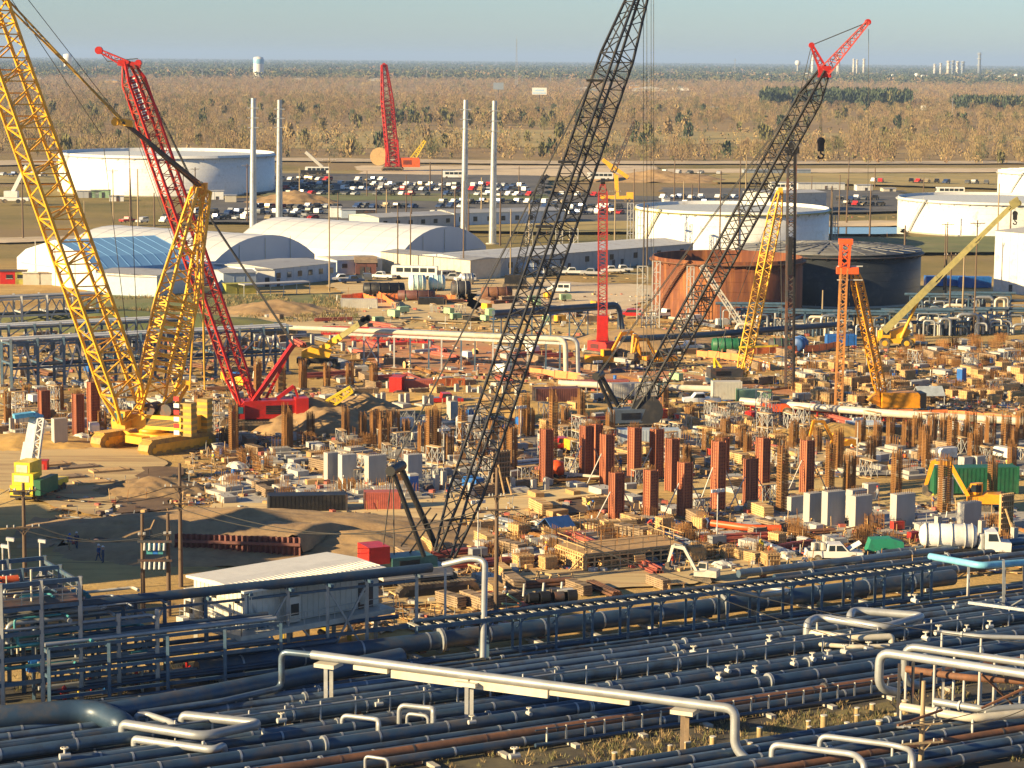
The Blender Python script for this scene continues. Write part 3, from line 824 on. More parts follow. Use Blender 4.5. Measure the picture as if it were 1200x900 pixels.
for x0, x1, y, h, m, d in [(215, 242, 237, 14, WHT, 'white office trailer with a window'), (243, 262, 237, 13, WHT, 'plain white box trailer'), (264, 277, 240, 11, PIPW, 'small cream site box'), (387, 400, 258, 15, WHT, 'tall white site box'),
                           (400, 417, 259, 13, BLW, 'grey site trailer'), (417, 440, 259, 13, DKST, 'dark site trailer'), (460, 486, 262, 12, PIPW, 'cream flat trailer'), (560, 580, 262, 12, WHT, 'white site trailer'),
                           (905, 935, 223, 9, WHT, 'white bus shaped trailer'), (935, 990, 224, 9, WHT, 'long white trailer'), (1004, 1022, 226, 9, WHT, 'white van body'), (1035, 1050, 227, 6, PIPW, 'low cream trailer'),
                           (778, 785, 241, 8, WHT, 'little white hut'), (872, 950, 205, 6, HZ, 'long dark blue trailer'), (90, 116, 232, 8, GRW, 'grey low box'), (107, 130, 232, 9, LGRN, 'pale green low box'), (128, 145, 236, 6, WHT, 'little white box')]:
    o = hut('site_trailer', (x0, y), (x1, y), h, 4, None, m, ROOFG, .2, 2 if 'window' in d or 'bus' in d else 0, (.6,) if x1 - x0 > 14 else ())
    reg(o, d, 'among the far parked cars', 'trailer', 'site trailers and boxes')
for x0, x1, y, m, d in [(0, 22, 333, R_CR, 'red machine house'), (18, 30, 333, OLV, 'olive machine box')]:
    o = hut('machine_house', (x0, y), (x1, y), 15, 4, None, m, DKST, .2, 1); reg(o, d, 'beside the nearest tent', 'machine')
o = hut('container', (27, 334), (48, 334), 14, 3, 'cream crates stacked at the tent gable', PIPW, PIPW, .05, cat='container')
o = hut('container', (46, 334), (63, 334), 14, 3, 'brown tarpaulin crate at the tent gable', WHD, LUMD, .05, cat='container')
o = hut('green_skip', (265, 345), (300, 344), 12, 3, 'olive green ribbed skip under the walkway roof', OLV, OLV, .02, cat='skip')
# walkway roof on posts
a, b = G(283, 349), G(360, 345); e = empty('walkway_roof', a); u = (b - a).normalized(); v = V((-u.y, u.x, 0)); L = (b - a).length
mb = MB(); mb.ob(a + u * L / 2 + V((0, 0, 2.9)), u * L / 2, v * 1.6, (0, 0, .12)); mb.build('roof', ROOFG, e)
for k in range(6):
    mb = MB(); mb.bar(a + u * L * k / 5 - v * 1.2, a + u * L * k / 5 - v * 1.2 + V((0, 0, 2.8)), .15); mb.build('post', STG, e)
tag(e, 'long low canopy roof on thin posts before the offices', 'canopy')
# bunting-like yellow roofs
for x, y in ((515, 325), (528, 324)):
    pass
# ------------------------------------------------------------------ vehicles
def car_mesh(mb, L=4.6, wd=1.8, h=1.45, kind='car'):
    if kind == 'car':
        prof = [(-L / 2, .35), (L / 2, .35), (L / 2, .78), (L * .27, .92), (L * .12, h), (-L * .27, h), (-L * .42, .95), (-L / 2, .9)]
        gl = [(L * .25, .95), (L * .125, h - .06), (-L * .26, h - .06), (-L * .39, .97)]
    elif kind == 'suv':
        prof = [(-L / 2, .4), (L / 2, .4), (L / 2, .95), (L * .27, 1.1), (L * .17, 1.8), (-L * .46, 1.8), (-L / 2, 1.05)]
        gl = [(L * .25, 1.12), (L * .165, 1.72), (-L * .44, 1.72), (-L * .47, 1.1)]
    else:
        prof = [(-L / 2, .5), (L / 2, .5), (L / 2, 1.0), (L * .27, 1.12), (L * .17, 1.8), (-L * .06, 1.8), (-L * .09, 1.12), (-L / 2, 1.12)]
        gl = [(L * .25, 1.15), (L * .165, 1.72), (-L * .05, 1.72), (-L * .07, 1.15)]
    mb.ext([(x, -wd / 2, z) for x, z in prof], (0, wd, 0), 0)
    mb.ext([(x, -wd / 2 - .012, z) for x, z in gl], (0, wd + .024, 0), 1)
    if kind != 'pickup':
        mb.ob((L * .2, 0, (gl[0][1] + gl[1][1]) / 2 + .02), (.05, 0, -.1), (0, wd * .42, 0), (-.18, 0, .22), 1)
    else:
        mb.bx(-L / 2 + .1, -L * .12, -wd / 2 + .12, wd / 2 - .12, 1.1, 1.13, 1)
    for x in (-L * .31, L * .31):
        for y in (-wd / 2, wd / 2 - .2): mb.cyl((x, y, .34), .34, .22, 12, 2, 'y')
    return mb
def car_proto(kind, L): return Proto(lambda: car_mesh(MB(), L, 1.85, 1.45, kind).build({'car': 'parked_car', 'suv': 'parked_car', 'pickup': 'parked_pickup'}[kind], [CARC['white'], GLASS, TYRE]))
CARC = {k: mat(k + ' car paint', c, .3, .0 if k in ('white', 'red') else .3, var=.08) for k, c in {'white': (.75, .75, .74), 'silver': (.42, .43, .45), 'black': (.02, .02, .022), 'red': (.42, .02, .02), 'blue': (.03, .06, .16), 'tan': (.36, .29, .18), 'grey': (.13, .135, .14)}.items()}
CP = {k: car_proto(k, L) for k, L in (('car', 4.6), ('suv', 4.9), ('pickup', 5.7))}
random.seed(21)
lots = [  # x0, y0, x1, y1 (feet of the row), spacing px, where
    (228, 250, 318, 250, 11, 'rear row before the big white tank'), (196, 256, 226, 256, 11, 'short row left of the steel poles'), (560, 229, 640, 230, 12, 'front row right of the steel poles'),
    (322, 211, 470, 212, 9, 'farthest row of the lot below the woods'), (345, 216.5, 628, 219, 9.5, 'second row of the lot below the woods'), (335, 222, 625, 224, 10, 'third row of the lot below the woods'),
    (340, 228, 560, 229.5, 13, 'front row of the lot below the woods'),
    (297, 244.5, 560, 243, 11, 'rear row of the lot behind the tents'), (270, 251, 430, 249.5, 11.5, 'middle row of the lot behind the tents'), (225, 257, 392, 256.5, 13, 'front row of the lot behind the tents'),
    (520, 238.5, 690, 238, 11, 'row behind the pale blue shed'), (640, 245, 742, 244, 10.5, 'row left of the white tank'), (655, 251, 740, 250.5, 12, 'front row left of the white tank'),
    (778, 233, 880, 232, 10.5, 'rear row beyond the white tank'), (792, 240, 880, 239, 11, 'front row beyond the white tank'), (986, 234, 1049, 234, 9.5, 'rear row by the ditch'), (990, 241, 1049, 241, 10.5, 'front row by the ditch'),
    (1022, 213, 1166, 216, 11, 'row along the far pale road'), (760, 203, 860, 204, 16, 'row on the far verge'), (4, 206, 70, 206, 12, 'row beyond the white crane truck'), (150, 261, 222, 260, 14, 'row before the big white tank'), (650, 230, 720, 230, 12, 'row below the yellow boom')]
for x0, y0, x1, y1, sp, where in lots:
    n = int((x1 - x0) / sp)
    for k in range(n):
        if random.random() < .1: continue
        x = x0 + (k + random.uniform(-.2, .2)) * sp
        y = y0 + (y1 - y0) * k / n + random.uniform(-.4, .4)
        kind = random.choices(['car', 'suv', 'pickup'], [.4, .3, .3])[0]
        cname = random.choices(list(CARC), [.26, .16, .2, .1, .12, .06, .1])[0]
        o = CP[kind].place(G(x, y, 1.0 if y < 266 else .25) * 1.0 - V((0, 0, 0)), R(random.choice([62, 242, 62, 75, 250]) + random.uniform(-5, 5)))
        recolor(o, CARC[cname])
        reg(o, f"{cname} {'pickup' if kind == 'pickup' else 'car'}", 'in the ' + where, 'pickup' if kind == 'pickup' else 'car', 'cars parked in the far lots')
# pickups before the warehouse, seen nearly side on
for x, y, rz, c, kind in [(672, 322, 184, 'white', 'pickup'), (694, 323, 170, 'silver', 'pickup'), (718, 320, 186, 'white', 'pickup'), (728, 319, 10, 'white', 'pickup'), (640, 322, 175, 'black', 'car'), (652, 321, 190, 'silver', 'suv'), (626, 322, 178, 'white', 'suv'),
                          (402, 330, 200, 'white', 'pickup'), (412, 332, 20, 'blue', 'pickup'), (448, 327, 160, 'white', 'pickup'), (430, 329, 100, 'grey', 'suv'), (532, 329, 185, 'silver', 'pickup'), (545, 330, 200, 'white', 'suv'), (740, 372, 175, 'red', 'suv'), (780, 372, 30, 'white', 'pickup'),
                          (806, 411, 20, 'white', 'pickup'), (796, 409, 200, 'white', 'car'), (160, 408, 160, 'silver', 'car'), (140, 406, 190, 'white', 'pickup'), (520, 474, 12, 'red', 'pickup'), (822, 474, 185, 'white', 'pickup'), (525, 264, 178, 'white', 'pickup'), (655, 528, 20, 'red', 'pickup')]:
    o = CP[kind].place(G(x, y, .22), R(rz)); recolor(o, CARC[c])
    reg(o, f"{c} {'pickup' if kind == 'pickup' else 'car'}", 'standing in the site yard' if y > 340 else 'before the warehouses and offices', 'pickup' if kind == 'pickup' else 'car', 'cars standing on the site')
def bus():
    e = empty('bus')
    mb = MB(); mb.ext([(-5.5, -1.25, .5), (5.3, -1.25, .5), (5.5, -1.25, 1.6), (5.3, -1.25, 3.1), (-5.5, -1.25, 3.1)], (0, 2.5, 0)); mb.bx(-5.4, 5.2, -1.2, 1.2, 3.1, 3.2); mb.build('body', WHT, e)
    for s in (-1.27, 1.27):
        for k in range(5):
            mb = MB(); mb.bx(-5 + k * 1.9, -3.4 + k * 1.9, s - .02, s + .02, 1.75, 2.75); mb.build('window', GLASS, e)
    mb = MB(); mb.ob((5.43, 0, 2.2), (.03, 0, 0), (0, 1.1, 0), (-.06, 0, .55)); mb.build('windscreen', GLASS, e)
    for x in (-3.4, 3.6):
        for y in (-1.28, .98):
            mb = MB(); mb.cyl((x, y, .5), .5, .3, 14, 0, 'y'); mb.build('wheel', TYRE, e)
    return e
BUS = Proto(bus)
for x, y, rz, d in [(372, 204, 182, 'white bus near the crane truck on the pale track'), (533, 209, 185, 'white bus on the caliche yard behind the steel pole'), (703, 211, 183, 'white bus behind the black lattice boom'), (486, 327, 172, 'large white bus before the cream hall'), (1113, 229, 181, 'white bus beyond the open white tank'), (916, 224, 176, 'white bus before the open shed')]:
    o = BUS.place(G(x, y, .9 if y < 300 else .23), R(rz)); tag(o, d, 'bus', 'white buses')
def van():
    e = empty('van')
    mb = MB(); mb.ext([(-2.6, -1, .45), (2.6, -1, .45), (2.6, -1, 1.05), (1.9, -1, 1.2), (1.35, -1, 2.1), (-2.6, -1, 2.15)], (0, 2, 0)); mb.build('body', WHT, e)
    for s in (-1.02, 1.02):
        for x0, x1 in ((-2.3, -1.2), (-1.0, .1), (.3, 1.3)):
            mb = MB(); mb.bx(x0, x1, s - .02, s + .02, 1.25, 1.9); mb.build('window', GLASS, e)
    mb = MB(); mb.ob((1.68, 0, 1.65), (.03, 0, .02), (0, .9, 0), (-.25, 0, .4)); mb.build('windscreen', GLASS, e)
    for x in (-1.7, 1.7):
        for y in (-1.03, .8):
            mb = MB(); mb.cyl((x, y, .36), .36, .24, 14, 0, 'y'); mb.build('wheel', TYRE, e)
    return e
VAN = Proto(van)
tag(VAN.place(G(655, 343, .23), R(172)), 'white passenger van alone on the pale yard', 'van', 'white vans')
tag(VAN.place(G(525, 327, .23), R(40)), 'white van parked beside the large white bus', 'van', 'white vans')
# ------------------------------------------------------------------ tall poles
def pole(name, px, ybase, ytop, r, m, desc, where, cat, group, arms=(), top=None, z0=0.0, lamp=False, lean=0):
    p = G(px, ybase, z0)
    h = D(px, ytop, p.y).z - z0
    e = empty(name, p)
    mb = MB(at=p); mb.tube((0, 0, 0), (lean * h, 0, h), r, 10, r * .62); mb.build('shaft', m, e)
    for z, wd in arms:
        mb = MB(at=p); mb.ob((0, -r - .08, h - z), (wd, wd * .25, 0), (0, .06, 0), (0, 0, .07)); mb.bar((-wd * .4, -r, h - z - .02), (0, -r, h - z - .75), .06); mb.bar((wd * .4, -r, h - z - .02), (0, -r, h - z - .75), .06)
        ca = mb.build('crossarm', m, e)
        mb = MB(at=p)
        for k in (-.95, -.55, .55, .95): mb.tube((wd * k, wd * .25 * k - r - .08, h - z + .06), (wd * k, wd * .25 * k - r - .08, h - z + .3), .06, 6)
        mb.build('insulator', STG, ca)
    if lamp:
        mb = MB(at=p); mb.bx(-.9, .9, -.15, .15, h - .3, h); mb.build('lamp_head', STG, e)
    if desc: reg(e, desc, where, cat, group)
    return e, p, h
for x, yb, yt in [(296.5, 278, 115), (327, 270, 117), (543.5, 278, 117), (577, 286, 118)]:
    e, p, h = pole('steel_monopole', x, yb, yt, 1.15, GALV, 'tall tapered grey steel pole', 'rising behind the long white tents', 'power pole', 'tall steel power poles', lean=.008)
    mb = MB(at=p)
    for z in (.93, .86, .79): mb.bar((-1.6 + .008 * h, -.6, h * z), (1.6 + .008 * h, -.6, h * z), .22)
    mb.build('crossarm', GALV, e)
    mb = MB(at=p); mb.lathe([(1.2, 0), (1.9, 0), (1.9, .3), (1.2, .3)], 14); mb.build('base_flange', CONC, e)
random.seed(5)
for x, yb, yt, arm in [(133, 263, 198, 1), (153, 268, 197, 0), (162, 268, 198, 0), (99, 262, 235, 0), (27, 280, 212, 0), (181, 270, 226, 0), (215, 238, 195, 0), (229, 240, 196, 1), (290, 262, 192, 1), (351, 234, 197, 0), (386, 342, 185, 1), (396, 264, 226, 0), (430, 232, 200, 0), (441, 262, 216, 1), (453, 268, 222, 0),
                       (476, 262, 205, 0), (482, 268, 228, 0), (504, 226, 190, 0), (518, 238, 198, 0), (533, 272, 220, 0), (549, 274, 226, 0), (564, 264, 208, 0), (586, 288, 225, 0), (598, 336, 245, 0), (608, 232, 195, 0), (466, 325, 240, 0), (481, 322, 248, 0), (543, 326, 212, 0), (620, 288, 232, 0), (720, 300, 222, 1),
                       (742, 290, 198, 0), (758, 320, 240, 0), (754, 318, 236, 0), (790, 238, 188, 0), (801, 238, 212, 0), (811, 238, 216, 0), (819, 228, 200, 0), (843, 300, 200, 0), (865, 302, 205, 0), (867, 226, 176, 0), (874, 224, 182, 0), (951, 226, 206, 0), (973, 290, 218, 1), (983, 262, 205, 0), (992, 264, 210, 0), (994, 225, 184, 1),
                       (1019, 280, 216, 0), (1025, 220, 196, 0), (1082, 230, 208, 0), (1060, 296, 264, 0), (1108, 345, 260, 1), (1141, 392, 258, 1), (1127, 390, 300, 0), (1112, 388, 295, 1), (963, 392, 340, 0), (1002, 392, 345, 0), (1168, 300, 230, 0), (1183, 296, 236, 0), (1167, 330, 215, 0), (1106, 340, 262, 0), (910, 300, 262, 0), (974, 285, 225, 0)]:
    m = random.choice([WOODP, WOODP, WOODL])
    pole('utility_pole', x, yb, yt, random.uniform(.17, .24) * (1.25 if yb < 300 else 1), m, ('dark' if m is WOODP else 'pale') + ' wooden utility pole', 'behind the tents' if x < 400 and yb < 300 else 'between the car lots' if yb < 245 else 'behind the warehouse' if x < 620 and yb < 300 else 'by the tanks' if x > 700 else 'before the offices', 'utility pole', 'wooden utility poles', [(.6, 1.5)] if arm else (), z0=.2)
# ------------------------------------------------------------------ pipes, drums and stores in the yard
def drum_thing(name, px, py, Lpx, rpx, m, desc, cat, ends=None, ribs=0, head=None, grp=None, z=None):
    p = G(px, py, .23); k = p.y / F
    L, r = Lpx * k, rpx * k
    e = empty(name, p)
    h_ = head if head is not None else GA
    mb = MB(h_, p); prof = [(.01, -L / 2 - r * .25), (r * .75, -L / 2 - r * .15), (r, -L / 2), (r, L / 2), (r * .75, L / 2 + r * .15), (.01, L / 2 + r * .25)]
    mb.lathe(prof, 20, (0, 0, r), 0, 'x'); mb.build('shell', m, e)
    for i in range(ribs):
        x = -L / 2 + L * (i + .5) / ribs
        mb = MB(h_, p); mb.lathe([(r + .01, x - .07), (r + .1, x - .07), (r + .1, x + .07), (r + .01, x + .07)], 20, (0, 0, r), 0, 'x'); mb.build('band', ends or m, e)
    for i in (-.3, .3):
        mb = MB(h_, p); mb.bx(L * i - .15, L * i + .15, -r * .8, r * .8, -.2, r * .5); mb.build('saddle', LUMD, e)
    if desc: tag(e, desc, cat, grp)
    return e
PTK = mat('pale aqua plastic', (.42, .62, .62), .4)
drum_thing('poly_tank', 489, 341, 17, 9.5, PTK, 'pale aqua tank lying on its side, white end towards the tents', 'tank', WHT, 3, R(8), 'aqua tanks lying in the yard')
drum_thing('poly_tank', 512, 340, 16, 9, PTK, 'pale aqua tank lying beside the dark heater pipe', 'tank', WHT, 3, R(8), 'aqua tanks lying in the yard')
drum_thing('steel_drum', 450, 347, 46, 8, BLK, 'long black vessel lying before the white bus', 'vessel', BLK, 4, R(8))
drum_thing('steel_drum', 488, 352, 42, 6, BRN, 'long dark brown vessel lying below the aqua tanks', 'vessel', BRN, 3, R(4))
drum_thing('steel_drum', 540, 347, 20, 9, DKST, 'dark cut vessel with an open end lying in the yard', 'vessel', STG, 2, R(8))
drum_thing('steel_drum', 582, 350, 34, 7, PIPR, 'rusty vessel lying behind green machines', 'vessel', BRN, 3, R(8))
drum_thing('frac_tank', 860, 412, 50, 8, GRN, 'long dark green ribbed tank below the rusty tank', 'tank', GRN, 6, R(3))
drum_thing('frac_tank', 915, 412, 26, 8, DKST, 'dark green drum at the black lead', 'tank', GRN, 3, R(3))
drum_thing('blue_drum', 936, 412, 16, 9, BLUET, 'blue drum with orange mark beside the black lead', 'tank', BLUEP, 2, R(60))
drum_thing('culvert', 618, 322, 20, 7, BLW, 'pale arched cover in front of the warehouse', 'cover', WHD, 3, R(5))
drum_thing('orange_drum', 548, 333, 12, 6.5, GALV, 'grey hooped drum with an orange base before the warehouse', 'drum', GALV, 3, R(8))
for x, y in ((462, 350), (470, 352), (497, 350), (520, 352), (455, 351)):
    p = G(x, y, .22); e = empty('safety_net', p); mb = MB(at=p)
    for k in range(6): mb.bar((-2.5 + k, math.sin(k * 1.3 + x) * .2, 0), (-2.5 + k, math.sin(k * 1.3 + x) * .2, 1.3), .08)
    mb.build('stake', LUMD, e)
    mb = MB(at=p)
    for k in range(5): mb.add([(-2.5 + k, math.sin(k * 1.3 + x) * .2, .1), (-1.5 + k, math.sin(k * 1.3 + 1.3 + x) * .2, .15), (-1.5 + k, math.sin(k * 1.3 + 1.3 + x) * .2 + .02, 1.1), (-2.5 + k, math.sin(k * 1.3 + x) * .2 + .02, 1.25)], [(0, 1, 2, 3)])
    mb.build('net', ORNG, e); reg(e, 'short orange safety net on stakes', 'beside the dark yard vessels', 'fence', 'orange safety nets')
def netline(pts, desc, h=1.3):
    P = [G(x, y, .22) for x, y in pts]; e = empty('safety_net', P[0]); mb = MB(); ms = MB()
    for a, b in zip(P, P[1:]):
        n = max(2, int((b - a).length / 2.2))
        for k in range(n):
            p, q = a.lerp(b, k / n), a.lerp(b, (k + 1) / n)
            s0, s1 = random.uniform(.85, 1.05) * h, random.uniform(.85, 1.05) * h
            mb.add([p + V((0, 0, .08)), q + V((0, 0, .08)), q + V((0, .05, s1)), p + V((0, .05, s0))], [(0, 1, 2, 3)])
            ms.bar(p, p + V((0, 0, h * 1.05)), .07)
    mb.build('net', ORNG, e); ms.build('stakes', LUMD, e); tag(e, desc, 'fence', 'orange safety nets')
netline([(400, 352), (425, 350), (440, 355)], 'orange net fence by the black vessel')
netline([(440, 345), (455, 356), (464, 362)], 'orange net fence running down the clay bank')
netline([(816, 418), (870, 424), (902, 434)], 'orange net fence below the green tank')
netline([(872, 416), (960, 412), (985, 408)], 'long orange net fence behind the yellow boom')
netline([(470, 452), (500, 454), (545, 452)], 'orange net fence right of the red container')
netline([(620, 440), (680, 446)], 'orange net fence at the pipe drop')
netline([(1030, 490), (1110, 490), (1195, 497)], 'red orange net along the surface pipe')
# ------------------------------------------------------------------ cranes
def tracks(e, c, head, L, wd, ht, sep, m, frame_m):
    """two crawler tracks at the sides of c, running along head (a unit vector)"""
    s = V((-head.y, head.x, 0))
    for k in (-1, 1):
        o = c + s * (sep / 2 * k)
        prof = [(-L / 2, ht * .35), (-L / 2 + ht * .12, ht * .72), (-L / 2 + ht * .5, ht), (L / 2 - ht * .5, ht), (L / 2 - ht * .12, ht * .72), (L / 2, ht * .35), (L / 2 - ht * .2, 0.02), (-L / 2 + ht * .2, 0.02)]
        mb = MB()
        mb.ext([o + head * x - s * wd / 2 + V((0, 0, z)) for x, z in prof], s * wd)
        n = int(L / .45)
        for i in range(n):
            x = -L / 2 + ht * .4 + (L - ht * .8) * i / (n - 1)
            mb.ob(o + head * x + V((0, 0, ht + .03)), head * .15, s * (wd / 2 + .05), (0, 0, .05))
        t = mb.build('crawler_track', m, e)
        mb = MB()
        mb.ob(o + s * (wd / 2 + .04) + V((0, 0, ht * .5)), head * (L * .38), s * .06, (0, 0, ht * .22))
        mb.ob(o - s * (wd / 2 + .04) + V((0, 0, ht * .5)), head * (L * .38), s * .06, (0, 0, ht * .22))
        for x in np.linspace(-L * .4, L * .4, 7): mb.tube(o + head * float(x) - s * (wd / 2 + .12) + V((0, 0, ht * .35)), o + head * float(x) + s * (wd / 2 + .12) + V((0, 0, ht * .35)), ht * .2, 10)
        mb.build('roller_frame', frame_m, t)
def rope(e, pts, r=.07, name='pendant_line', m=None, n=5):
    mb = MB(); mb.sweep(pts, r, n); return mb.build(name, m or ROPE, e)
def boom(e, p, q, w, h, n, cr, lr, side, m, name='boom', foot=.12, head=.07, lm=None, tipw=.45, mats=None):
    """lattice boom: tapered foot, straight sections, tapered head"""
    p, q = V(p), V(q)
    a, b = p.lerp(q, foot), p.lerp(q, 1 - head)
    mb = MB()
    nf, nh = max(2, int(n * foot)), max(2, int(n * head))
    mb.lattice(p, a, w * .85, h * .25, w, h, nf, cr, lr, side, 0, 1 if lm else None)
    mb.lattice(a, b, w, h, w, h, n, cr, lr, side, 0, 1 if lm else None)
    mb.lattice(b, q, w, h, w * tipw, h * tipw, nh, cr, lr, side, 0, 1 if lm else None)
    return mb.build(name, [m, lm] if lm else m, e)
def house(e, c, head, L, wd, z0, ht, m, name='machine_house', louvres=True, dark=None):
    s = V((-head.y, head.x, 0))
    mb = MB()
    prof = [(-L / 2, z0), (L / 2, z0), (L / 2, z0 + ht * .8), (L / 2 - .4, z0 + ht), (-L / 2, z0 + ht)]
    mb.ext([c + head * x - s * wd / 2 + V((0, 0, z)) for x, z in prof], s * wd)
    for k in (-1, 1): mb.bar(c - head * L / 2 + s * k * (wd / 2 + .05) + V((0, 0, z0 + .1)), c + head * L / 2 + s * k * (wd / 2 + .05) + V((0, 0, z0 + .1)), .1, .2)
    b = mb.build(name, m, e)
    if louvres:
        for k in (-1, 1):
            mb = MB()
            for i in range(5): mb.ob(c + s * k * (wd / 2 + .03) - head * (L * .12) + V((0, 0, z0 + ht * (.3 + .1 * i))), head * (L * .22), s * .03, (0, 0, ht * .035))
            mb.build('louvre', dark or BLK, b)
    return b
def cab(e, c, head, m, z0, sx=1.5, sy=1.3, sz=2.0):
    s = V((-head.y, head.x, 0))
    mb = MB(); mb.ext([c + head * x - s * sy / 2 + V((0, 0, z0 + z)) for x, z in ((-sx / 2, 0), (sx / 2, 0), (sx / 2 + .15, sz * .45), (sx / 2 - .25, sz), (-sx / 2, sz))], s * sy)
    b = mb.build('cab', m, e)
    mb = MB()
    for k in (-1, 1): mb.ext([c + head * x + s * k * (sy / 2 + .02) + V((0, 0, z0 + z)) for x, z in ((-sx * .35, sz * .42), (sx * .42, sz * .42), (sx * .3, sz * .9), (-sx * .35, sz * .9))], s * .02)
    mb.ob(c + head * (sx / 2 + .0) + V((0, 0, z0 + sz * .68)), head * .05 - V((0, 0, 0)), s * sy * .42, (-.0, 0, sz * .24))
    mb.build('window', mat('teal window glass', (.03, .14, .18), .1), b)
    return b
def hook(e, p, r=.5, m=None):
    p = V(p)
    mb = MB(); mb.ob(p, (r * .8, 0, 0), (0, r * .5, 0), (0, 0, r * 1.6)); mb.tube(p + V((0, -r * .55, r)), p + V((0, r * .55, r)), r, 14)
    b = mb.build('hook_block', m or BLK, e)
    mb = MB(); mb.sweep([p + V((0, 0, -r * 1.6)), p + V((0, 0, -r * 2.1)), p + V((r * .8, 0, -r * 2.6)), p + V((r * .6, 0, -r * 3.3)), p + V((-r * .3, 0, -r * 3.4)), p + V((-r * .7, 0, -r * 2.8))], r * .26, 6); mb.build('hook', m or BLK, b)
    return b
X1 = V((1, 0, 0))
# --- big yellow crawler crane with derrick mast
c = G(180, 524); e = empty('crawler_crane', c); k = c.y / F
hd = V((.62, .78, 0)).normalized(); sd_ = V((-hd.y, hd.x, 0))
tracks(e, c, hd, 12.5, 1.9, 2.1, 9.2, mat('ochre track steel', (.46, .27, .05), .6, second=(.22, .15, .07), amt=.5, s2=1), Y_CR)
mb = MB(); mb.ob(c + V((0, 0, 1.6)), hd * 2.2, sd_ * 4.4, (0, 0, .55)); mb.ob(c + V((0, 0, 1.4)), hd * 3.6, sd_ * 1.6, (0, 0, .5)); mb.lathe([(.01, 2.1), (2.2, 2.1), (2.2, 2.7), (.01, 2.7)], 24, c); mb.build('car_body', Y_CR, e)
ub = V((.93, -.36, 0)).normalized(); us = V((-ub.y, ub.x, 0))       # upper works point left, tail right
house(e, c + ub * 1.0, -ub, 11, 3.4, 2.7, 1.9, Y_CR)
cab(e, c - ub * 3.4 - us * 2.5, -ub, Y_CR, 2.7, 2.0, 1.6, 2.4)
for kk in (-1, 1):
    mb = MB(); q = c + ub * 6.6 + us * kk * 2.2
    for i in range(11): mb.ob(q + V((0, 0, 2.5 + i * .40)), ub * (.8 - .04 * (i % 2)), us * (.8 - .04 * (i % 2)), (0, 0, .2), i % 2)
    mb.build('counterweight', [mat('pale ochre plate', (.38, .26, .06), .6), Y_CR], e)
mb = MB()
for i in range(6): mb.ob(c + ub * 5.4 - us * 3.35 + V((0, 0, 2.8 + i * .9)), ub * .4, us * .03, (0, 0, .3), i % 2)
mb.build('warning_stripe', [WHT, R_CR], e)
foot = D(154, 490, c.y - 1); tip = D(-62, -125, c.y - 14)
bs = (X1 * .8 + V((0, .6, 0)))
boom(e, foot, tip, 4.3, 3.7, 40, .19, .085, bs, Y_CR, foot=.06)
mfoot = D(178, 482, c.y); mtip = D(236, 222, c.y + 5)
boom(e, mfoot, mtip, 4.4, 3.4, 18, .18, .085, bs, Y_CR, 'derrick_mast', foot=.18, head=.5)
mb = MB(); mb.ob(mtip, (.8, 0, 0), (0, .7, 0), (0, 0, .9)); mb.tube(mtip + V((-.3, -1, .3)), mtip + V((-.3, 1, .3)), .75, 14); mb.build('mast_head', O_CR, e)
sp = D(145, 143, c.y - 4)
mb = MB(); mb.ob(sp, (1.3, 0, -.2), (0, .9, 0), (0, 0, .45)); mb.tube(sp + V((-1, -1, 0)), sp + V((-1, 1, 0)), .5, 10); mb.build('spreader', Y_CR, e)
for dy in (-1, 1):
    rope(e, [mtip + V((0, dy, .6)), sp + V((0, dy, 0))], .20, m=DKST)
    rope(e, [mtip + V((0, dy * .5, 0)), sp + V((.5, dy * .5, -.5))], .12, m=DKST)
    rope(e, [sp + V((0, dy, 0)), D(12 if dy > 0 else 4, 2 + dy * 8, c.y - 10), D(-62, -75, c.y - 12)], .15, m=mat('ochre pendant bar', (.42, .26, .05), .6))
    for xx in (222, 240):
        rope(e, [mtip + V((0, dy, -.5)), D(xx, 462 - abs(xx - 230) * .5, c.y + dy * 1.5)], .11, 'backstay', Y_CR)
rope(e, [D(10, -30, c.y - 10), D(150, 150, c.y), D(165, 480, c.y)], .05, 'hoist_line')
rope(e, [D(-6, -30, c.y - 10), D(120, 160, c.y), D(160, 480, c.y)], .05, 'hoist_line')
mb = MB(); mb.bar(D(168, 505, c.y - 1), D(218, 446, c.y + 1), .7, .5); mb.bar(D(188, 505, c.y + 1), D(222, 448, c.y + 2), .7, .5); mb.bar(D(214, 447, c.y), D(224, 449, c.y), .8, .6); mb.build('gantry', Y_CR, e)
mb = MB(); mb.tube(c + us * 1.2 + V((0, 0, 5.2)), c - us * 1.2 + V((0, 0, 5.2)), .9, 16); mb.tube(c + ub * 2.5 + us * 1.2 + V((0, 0, 5.2)), c + ub * 2.5 - us * 1.2 + V((0, 0, 5.2)), .9, 16); mb.build('winch_drum', DKST, e)
tag(e, 'huge yellow lattice crawler crane with a second leaning mast', 'crane', 'crawler cranes')
